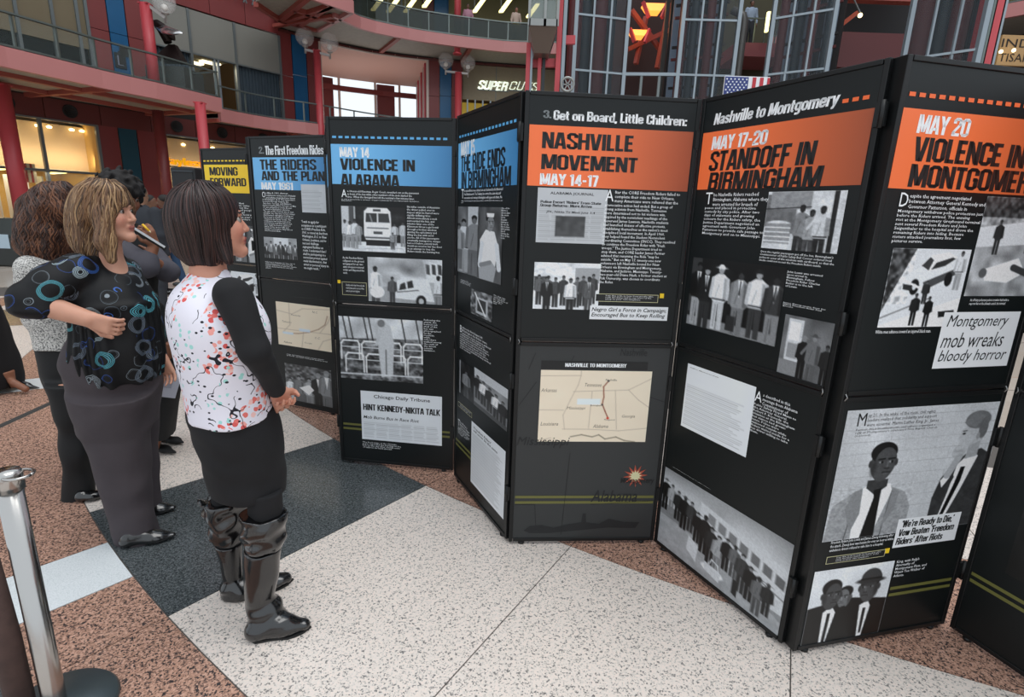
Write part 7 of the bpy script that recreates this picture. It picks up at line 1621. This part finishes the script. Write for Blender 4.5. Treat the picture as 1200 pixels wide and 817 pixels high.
tt = thing('notebook', 'open white edged notebook held under the pencil hand', 'notebook', F.p(178, 285, -.2)); a, b = F.p(155, 268, -.3), F.p(194, 292, -.16); d = (b - a).normalized(); m = MB(); m.bar(a, b, .006, .02, (0, -.35, 1)); m.build('cover', DARK, tt); m = MB(); m.bar(a + Vector((0, -.006, .012)), b + Vector((0, -.006, .012)), .008, .012, (0, -.35, 1)); m.build('page_edge', M_INK['paper'], tt)
tt = thing('paper_sheet', 'white printed sheet hanging beside the knee behind the charcoal trousers', 'paper', F.p(198, 450, -.2)); a = [F.p(u, v, -.2 + dd) for u, v, dd in ((188, 432, 0), (214, 436, .0), (205, 467, 0), (180, 464, 0))]
m = MB(); m.addf([tuple(p) for p in a] + [(p.x, p.y + .003, p.z) for p in a], [(0, 3, 2, 1), (4, 5, 6, 7), (0, 1, 5, 4), (1, 2, 6, 5), (2, 3, 7, 6), (3, 0, 4, 7)]); m.build('sheet', mat('printed_sheet', 'b9b9c4', .6), tt)
V = [(a[0].lerp(a[1], x)).lerp(a[3].lerp(a[2], x), y) + Vector((0, -.002, 0)) for x, y in ((.35, .25), (.7, .25), (.7, .65), (.35, .65))]; m = MB(); m.addf(V, [(0, 3, 2, 1)]); m.build('printed_picture', mat('printed_sheet_grey', '9a9aa6', .6), tt)
# =================================================================== figure at the left edge in a long black coat, patent heels
F = Fig(4.3, 0); t = thing('person', 'person in a long black skirt and pointed patent heels, cut off by the left edge', 'person', (-4.5, 4.3, 0))
B = SDF(.007); B.loft(F.rows([(-10, 18, 435), (8, 20, 448), (12, 22, 454)], 1), F.f, .02, shrink=.005); B.cone(gz(-25, 450, .09), gz(-27, 400, .5), .03, .045, .02); B.loft(F.rows([(-80, -10, 330), (-70, 14, 400), (-65, 26, 440)], .9), F.f, .03, shrink=.03); B.loft(F.rows([(-95, -35, 230), (-95, -32, 260), (-90, -30, 300), (-85, -16, 330)], .7), F.f, .03, shrink=.02)
hc = F.p(-66, 205); fr = frame(0); head_sdf(B, hc, fr); B.cone(hc - fr[2] * .06, F.p(-66, 235), .05, .06, .03)
B.chain([F.p(-80, 250, -.15), F.p(-88, 300, -.18), F.p(-66, 340, -.1)], [.05, .04, .028], .02); hand_sdf(B, F.p(-66, 340, -.1), Vector((1, 0, -.4)), Vector((0, 1, 0)), .95, .4)
B.cone(gz(15, 448, .10), gz(30, 456, .04), .03, .026, .02)
build_sdf(B, 'body', SKIN, t, col=face_cols(hc, fr, '8a5c46', '6a3a34', '1a100c'))
S = SDF(.007); S.loft(F.rows([(-80, -14, 335), (-76, 4, 365), (-70, 17, 405), (-66, 27, 430), (-62, 31, 447), (-58, 30, 452)], .8), F.f, .03); build_sdf(S, 'long_skirt', mat('black_wool', '0e0b0e', .85), t, folds(.006, 22, 41))
S = SDF(.007); S.loft(F.rows([(-88, -45, 235), (-96, -34, 248), (-96, -32, 280), (-90, -28, 320), (-84, -12, 345)], .7), F.f, .03); S.chain([F.p(-80, 250, -.15), F.p(-88, 300, -.18), F.p(-70, 335, -.1)], [.07, .056, .045], .03); build_sdf(S, 'jacket', mat('black_wool', '0e0b0e', .85), t, folds(.004, 22, 42))
S = SDF(.007); S.ell(hc + fr[2] * .04 - fr[0] * .03, (.115, .1, .115), fr, .02); build_sdf(S, 'hair', MATS['black_curly_hair'], t, folds(.006, 130, 45, 1))
PAT = mat('black_patent', '0a0a0c', .12, 0, .7)
h0, t0 = gz(10, 456), gz(47, 456); h0 = Vector((t0.x - .24, t0.y - .02, 0)); d = (t0 - h0).normalized()
S = SDF(.004); z = Vector((0, 0, 1)); S.cone(h0 + z * .085, h0 + d * .14 + z * .03, .022, .03, .02); S.cone(h0 + d * .13 + z * .027, t0 + z * .012 - d * .01, .032, .008, .02, ax=z, fl=1.6); S.cone(h0 + z * .075, h0 + z * .004, .014, .005, .01); build_sdf(S, 'heeled_shoe', PAT, t)
S = SDF(.005); h1 = h0 + Vector((-.35, .05, 0)); S.cone(h1 + z * .085, h1 + d * .14 + z * .03, .022, .03, .02); S.cone(h1 + d * .13 + z * .027, h1 + d * .24 + z * .012, .032, .008, .02, ax=z, fl=1.6); S.cone(h1 + z * .075, h1 + z * .004, .014, .005, .01); build_sdf(S, 'heeled_shoe', PAT, t)
# ------------------------------------------------------------------ crowd barrier post, signs, loudspeaker, people further off
CHROME = mat('brushed_chrome', 'b9b7b4', .22, 1); RUBB = mat('black_rubber', '141414', .7)
sx, sy, sh = -1.43, 1.39, .86
t = thing('stanchion', 'chrome crowd barrier post on a round grey base at the lower left corner', 'stanchion', (sx, sy, 0)); M = Matrix.Translation((sx, sy, 0))
m = MB(); m.lathe([(0, 0), (.165, 0), (.168, .008), (.16, .018), (.06, .03), (.034, .04), (0, .04)], 40, M); m.build('base', mat('grey_base_plate', '5b666a', .35, .6), t)
m = MB(); m.lathe([(.031, .03), (.031, sh - .06), (0, sh - .06)], 28, M); m.build('pole', CHROME, t)
m = MB(); m.lathe([(0, sh - .06), (.036, sh - .06), (.036, sh - .01), (.031, sh), (.0, sh + .002)], 28, M); m.build('head', CHROME, t)
m = MB(); rr_ = [(.034 * math.cos(a * math.pi / 12) , .034 * math.sin(a * math.pi / 12)) for a in range(25)]
m.tube([Vector((sx + .034 + x, sy + y, sh - .012)) for x, y in rr_], .0045, 8); m.build('hook_ring', CHROME, t)
a, b = gz(-60, 527), gz(118, 446); a.z = b.z = 0
t = thing('cable_cover', 'dark grey strip lying on the pink floor tiles, left of the black trousers', 'strip', a.lerp(b, .5)); m = MB(); d = (b - a).normalized(); pr = Vector((-d.y, d.x, 0)); n = 10
V = []
for i in range(n + 1):
    p = a.lerp(b, i / n); V += [p - pr * .028, p - pr * .016 + Vector((0, 0, .008)), p + pr * .016 + Vector((0, 0, .008)), p + pr * .028]
m.addf(V, [(4 * i + k, 4 * i + k + 1, 4 * i + k + 5, 4 * i + k + 4) for i in range(n) for k in range(3)]); m.build('rubber_strip', mat('dark_rubber_strip', '3a3836', .7), t)
# brown sign post with a thin splayed foot, mostly hidden by the chrome post
BR = mat('brown_suede_cover', '4b3833', .85, var=.2, vscale=25, bump=.4, bscale=90)
p = gy(8, 720, 1.36); t = thing('sign_post', 'brown covered post left of the chrome stanchion with a thin metal foot', 'post', (p.x, p.y, 0)); 
m = MB(); m.tube([(p.x - .02, p.y, 0), (p.x - .02, p.y, .3), (p.x - .022, p.y, gy(2, 642, 1.36).z)], [.036, .036, .026], 16); m.build('post', BR, t)
ft = gz(58, 731); m = MB(); m.tube([(ft.x, ft.y, .012), Vector((ft.x, ft.y, .012)).lerp(Vector((p.x, p.y + .05, .30)), .9)], .006, 10); m.build('metal_foot', CHROME, t)
m = MB(); m.tube([(ft.x + .004, ft.y - .002, 0), Vector((ft.x, ft.y, .012)).lerp(Vector((p.x, p.y + .05, .30)), .07)], .0095, 10); m.build('rubber_tip', RUBB, t)
# loudspeaker on a stand
Y = 6.1; a, b = gy(199, 196, Y), gy(232, 236, Y); t = thing('loudspeaker', 'black loudspeaker cabinet standing left of the yellow Moving Forward panel', 'speaker', ((a.x + b.x) / 2, Y + .15, 0))
SPK = mat('speaker_black', '15181b', .5); w_ = b.x - a.x; m = MB(); m.box((a.x, Y, b.z - .14), (b.x, Y + .16, a.z)); m.build('cabinet', SPK, t, bevel=.01)
cx = (a.x + b.x) / 2; h = a.z - b.z
hz = a.z - h * .42; m = MB(); m.addf([(cx - w_ * .4, Y - .004, hz + .1), (cx + w_ * .4, Y - .004, hz + .1), (cx + w_ * .4, Y - .004, hz - .09), (cx - w_ * .4, Y - .004, hz - .09), (cx - w_ * .18, Y + .06, hz + .03), (cx + w_ * .18, Y + .06, hz + .03), (cx + w_ * .18, Y + .06, hz - .03), (cx - w_ * .18, Y + .06, hz - .03)], [(0, 3, 7, 4), (1, 0, 4, 5), (2, 1, 5, 6), (3, 2, 6, 7), (4, 7, 6, 5)])
m.build('horn', mat('speaker_horn', '20262b', .3), t)
m = MB(); m.bar((cx - w_ * .42, Y - .006, hz + .11), (cx + w_ * .42, Y - .006, hz + .11), .01, .01); m.bar((cx - w_ * .42, Y - .006, hz - .1), (cx + w_ * .42, Y - .006, hz - .1), .01, .01); m.build('grille_edge', mat('speaker_edge', '3a4248', .4), t)
m = MB(); m.tube([(cx, Y + .15, .1), (cx, Y + .15, b.z - .12)], .018, 12); m.build('stand_pole', SPK, t)
for k in range(3): a_ = k * 2.094 + .4; m = MB(); m.tube([(cx, Y + .15, .5), (cx + .35 * math.cos(a_), Y + .15 + .35 * math.sin(a_), .01)], .011, 8); m.build('stand_leg', SPK, t)
# flag board
Y = 4.4; a, b = gy(850, 91, Y), gy(903, 88, Y); zt = gy(876, 89.5, Y).z; t = thing('flag_board', 'small board printed with the stars and stripes above the Standoff panel', 'flag', ((a.x + b.x) / 2, Y, 0)); W_ = b.x - a.x; H_ = W_ * .56
m = MB(); m.box((a.x, Y, zt - H_), (b.x, Y + .02, zt)); m.build('board', M_INK['paper'], t)
FR_, FB_ = mat('flag_red', 'c2343e', .5), mat('flag_blue', '2f3f80', .5)
st = .47 * W_ / 5
for i in range(3): m = MB(); x0 = a.x + .53 * W_ + st * (.9 + i * 1.75); m.box((x0, Y - .003, zt - H_), (min(x0 + st * .85, b.x), Y, zt - .006)); m.build('stripe', FR_, t)
m = MB(); m.box((a.x, Y - .003, zt - H_ * .98), (a.x + W_ * .52, Y, zt - .006)); m.build('canton', FB_, t)
sm = MB()
for r_ in range(9):
    for c_ in range(6 if r_ % 2 == 0 else 5):
        x = a.x + W_ * (.04 + c_ * .088 + (.044 if r_ % 2 else 0)); z = zt - .012 - H_ * .055 - r_ * H_ * .1; pts = [(x + (.0088 if k % 2 == 0 else .0036) * math.sin(k * math.pi / 5), Y - .004, z + (.0088 if k % 2 == 0 else .0036) * math.cos(k * math.pi / 5)) for k in range(10)]
        sm.addf(pts + [(x, Y - .004, z)], [((k + 1) % 10, k, 10) for k in range(10)])
o = sm.build('stars', M_INK['white'], t); o['kind'] = 'stuff'
m = MB(); m.tube([((a.x + b.x) / 2, Y + .03, 0), ((a.x + b.x) / 2, Y + .03, zt - .02)], .014, 10); m.build('pole', MULL, t); m = MB(); m.lathe([(0, 0), (.17, 0), (.17, .02), (0, .03)], 24, Matrix.Translation(((a.x + b.x) / 2, Y + .03, 0))); m.build('base', MULL, t)
# kiosk at the far left
g = gz(4, 312); t = thing('waste_bin', 'dark grey green cabinet bin with a white sticker at the left edge', 'bin', (g.x - .2, g.y + .4, 0)); KI = mat('dark_green_cabinet', '1c201e', .4)
zk = gy(5, 256, g.y).z; m = MB(); m.box((g.x - 1.2, g.y, 0), (g.x + .42, g.y + .9, zk * .62)); m.build('cabinet', KI, t, bevel=.03)
m = MB(); m.addf([(g.x - 1.2, g.y, zk * .62), (g.x + .42, g.y, zk * .62), (g.x + .42, g.y + .9, zk * .62), (g.x - 1.2, g.y + .9, zk * .62), (g.x - 1.0, g.y + .25, zk), (g.x + .2, g.y + .25, zk), (g.x + .2, g.y + .7, zk), (g.x - 1.0, g.y + .7, zk)], [(4, 5, 6, 7), (0, 1, 5, 4), (1, 2, 6, 5), (2, 3, 7, 6), (3, 0, 4, 7), (0, 3, 2, 1)]); m.build('hood', mat('dark_green_hood', '2a312f', .25), t)
p = gy(3, 283, g.y - .02); m = MB(); m.box((p.x - .1, g.y - .012, p.z - .16), (p.x + .14, g.y, p.z + .16)); m.build('sticker', mat('pale_sticker', 'a9bcc8', .5), t)
# ---- people further off: one body surface each, clothes and hair over it
def far_person(lab, x, y, H, ang, top, bottom, skin, hair, z0=0, stride=.0, h=.016, vest=None, arm=None, hairlong=False, cut=None):
    k = H / 1.72; a = math.radians(ang); f = Vector((math.cos(a), math.sin(a), 0)); l = Vector((-f.y, f.x, 0)); u = Vector((0, 0, 1)); o = Vector((x, y, z0)); P = lambda q, r, s_: o + (f * q + l * r + u * s_) * k
    t = thing('person', lab, 'person', (x, y, z0)); fr = (f, l, u); hc = P(.02, 0, 1.6)
    B = SDF(h); B.ell(P(.0, 0, 1.63), (.095 * k, .076 * k, .09 * k), fr, .02); B.ell(P(.03, 0, 1.56), (.065 * k, .055 * k, .07 * k), fr, .02); B.cone(P(.1, 0, 1.6), P(.115, 0, 1.575), .012, .014, .015)
    B.cone(P(-.01, 0, 1.54), P(-.01, 0, 1.42), .05 * k, .055 * k, .03); B.ell(P(0, 0, 1.25), (.09 * k, .15 * k, .22 * k), fr, .03); B.ell(P(0, 0, .98), (.09 * k, .14 * k, .12 * k), fr, .03)
    hn = arm or [(P(.06, .24, .85)), (P(.06, -.24, .85))]; el = [P(-.03, .25, 1.12), P(-.03, -.25, 1.12)]; shd = [P(0, .18, 1.4), P(0, -.18, 1.4)]
    for s_ in (0, 1):
        B.chain([shd[s_], el[s_], hn[s_]], [.045 * k, .038 * k, .026 * k], .02); d = (hn[s_] - el[s_]).normalized(); B.cone(hn[s_], hn[s_] + d * .07, .03, .026, .01)
        for j in range(4): q = hn[s_] + d * .07 + f * (.02 * (j - 1.5)); B.cone(q, q + d * .07, .012, .01, .004)
        B.cone(hn[s_] + d * .02, hn[s_] + d * .06 + f * .04, .013, .011, .006)
    ft = [P(stride, .1, .05), P(-stride, -.1, .05)]; kn = [P(.03 + stride * .6, .1, .5), P(.03 - stride * .5, -.1, .5)]
    for s_ in (0, 1): B.chain([P(0, .09 * (1 - 2 * s_), .92), kn[s_], ft[s_]], [.07 * k, .05 * k, .035 * k], .02)
    build_sdf(B, 'body', SKIN, t, col=lambda V: np.tile(np.array(lin(skin)[:3]), (len(V), 1)), relax=1)
    S = SDF(h); S.ell(P(0, 0, 1.24), (.125 * k, .19 * k, .26 * k), fr, .03); S.ell(P(0, 0, 1.02), (.12 * k, .165 * k, .15 * k), fr, .03)
    for s_ in (0, 1): S.chain([shd[s_], el[s_], el[s_].lerp(hn[s_], .85)], [.072 * k, .058 * k, .045 * k], .03)
    build_sdf(S, 'jacket', top, t, folds(.004, 26, int(abs(x) * 10) % 50), relax=1)
    if vest: S = SDF(h); S.ell(P(0, 0, 1.3), (.14 * k, .205 * k, .2 * k), fr, .03); build_sdf(S, 'vest', vest, t, relax=1)
    S = SDF(h); 
    for s_ in (0, 1): S.chain([P(0, .085 * (1 - 2 * s_), .93), kn[s_], ft[s_] + u * .03], [.115 * k, .08 * k, .07 * k], .03)
    build_sdf(S, 'trousers', bottom, t, relax=1)
    S = SDF(h); S.ell(P(-.02, 0, 1.655), (.1 * k, .088 * k, .085 * k), fr, .02); S.ell(P(.1, 0, 1.6), (.06 * k, .1 * k, .07 * k), fr, .01, 's')
    if hairlong: S.ell(P(-.05, 0, 1.54), (.06 * k, .085 * k, .12 * k), fr, .03)
    build_sdf(S, 'hair', hair, t, relax=1)
    for s_ in (0, 1): S = SDF(.012); q = ft[s_].copy(); q.z = z0; S.cone(q - f * .04 + u * .045, q + f * .17 + u * .035, .045, .04, .02); S._add(lambda X, Y, Z: Z - z0 + 0 * X + 0 * Y, (q.x - .4, q.y - .4, z0 - .2), (q.x + .4, q.y + .4, z0), .001, 's'); build_sdf(S, 'shoe', LEATH, t, relax=1)
    return t
H_BLK = mat('dark_hair', '1b1614', .7); SUIT = mat('charcoal_suit', '24282f', .8); JEAN = mat('blue_denim', '27415f', .8); HIV = mat('hi_vis_yellow', 'b9cf4a', .6)
p = gy(167, 250, 7.4); far_person('man with greying cropped hair in a dark suit, back turned, behind the pencil hand', p.x, 7.4, 1.80, 80, SUIT, SUIT, '8d6a55', mat('grey_brown_hair', '5b4a40', .7), h=.012)
p = gz(203, 336); far_person('walker in a dark jacket and blue jeans passing beyond the dark bob haircut', p.x, p.y, 1.72, 200, mat('black_jacket', '15181b', .8), JEAN, '6a4838', H_BLK, stride=.18, h=.014)
p = gy(178, 250, 9.6); far_person('person in a yellow hi-vis vest standing beyond the suited man', p.x, 9.6, 1.70, 10, mat('grey_shirt', '707478', .8), SUIT, '6a4838', H_BLK, vest=HIV, h=.014)
far_Z = lambda u, v, Yd: gy(u, v, Yd)
p = gz(548, 44.5, Z3); q = Vector((p.x, p.y)).normalized() * .5; far_person('watcher in a pink top leaning on the top gallery rail, left of the two', p.x + q.x, p.y + q.y, 1.7, -80, mat('pink_top', 'a87888', .7), SUIT, '6a4a3c', H_BLK, z0=Z3, h=.025)
p = gz(604, 48, Z3); q = Vector((p.x, p.y)).normalized() * .5; far_person('watcher in yellow trousers at the top gallery rail beside the lift', p.x + q.x, p.y + q.y, 1.7, -70, mat('pale_top', 'b09a8c', .7), mat('yellow_trousers', 'b8a020', .7), '8a5c4c', H_BLK, z0=Z3, h=.025)
p = gy(876, 50, 24.6); z1 = gy(885, 50, 24).z; far_person('figure in pale blue standing on the far walkway seen through the lift tower', p.x, 24.6, 1.7, -90, mat('pale_blue_shirt', '8f9fb4', .7), SUIT, '6a4a3c', H_BLK, z0=z1, h=.025)
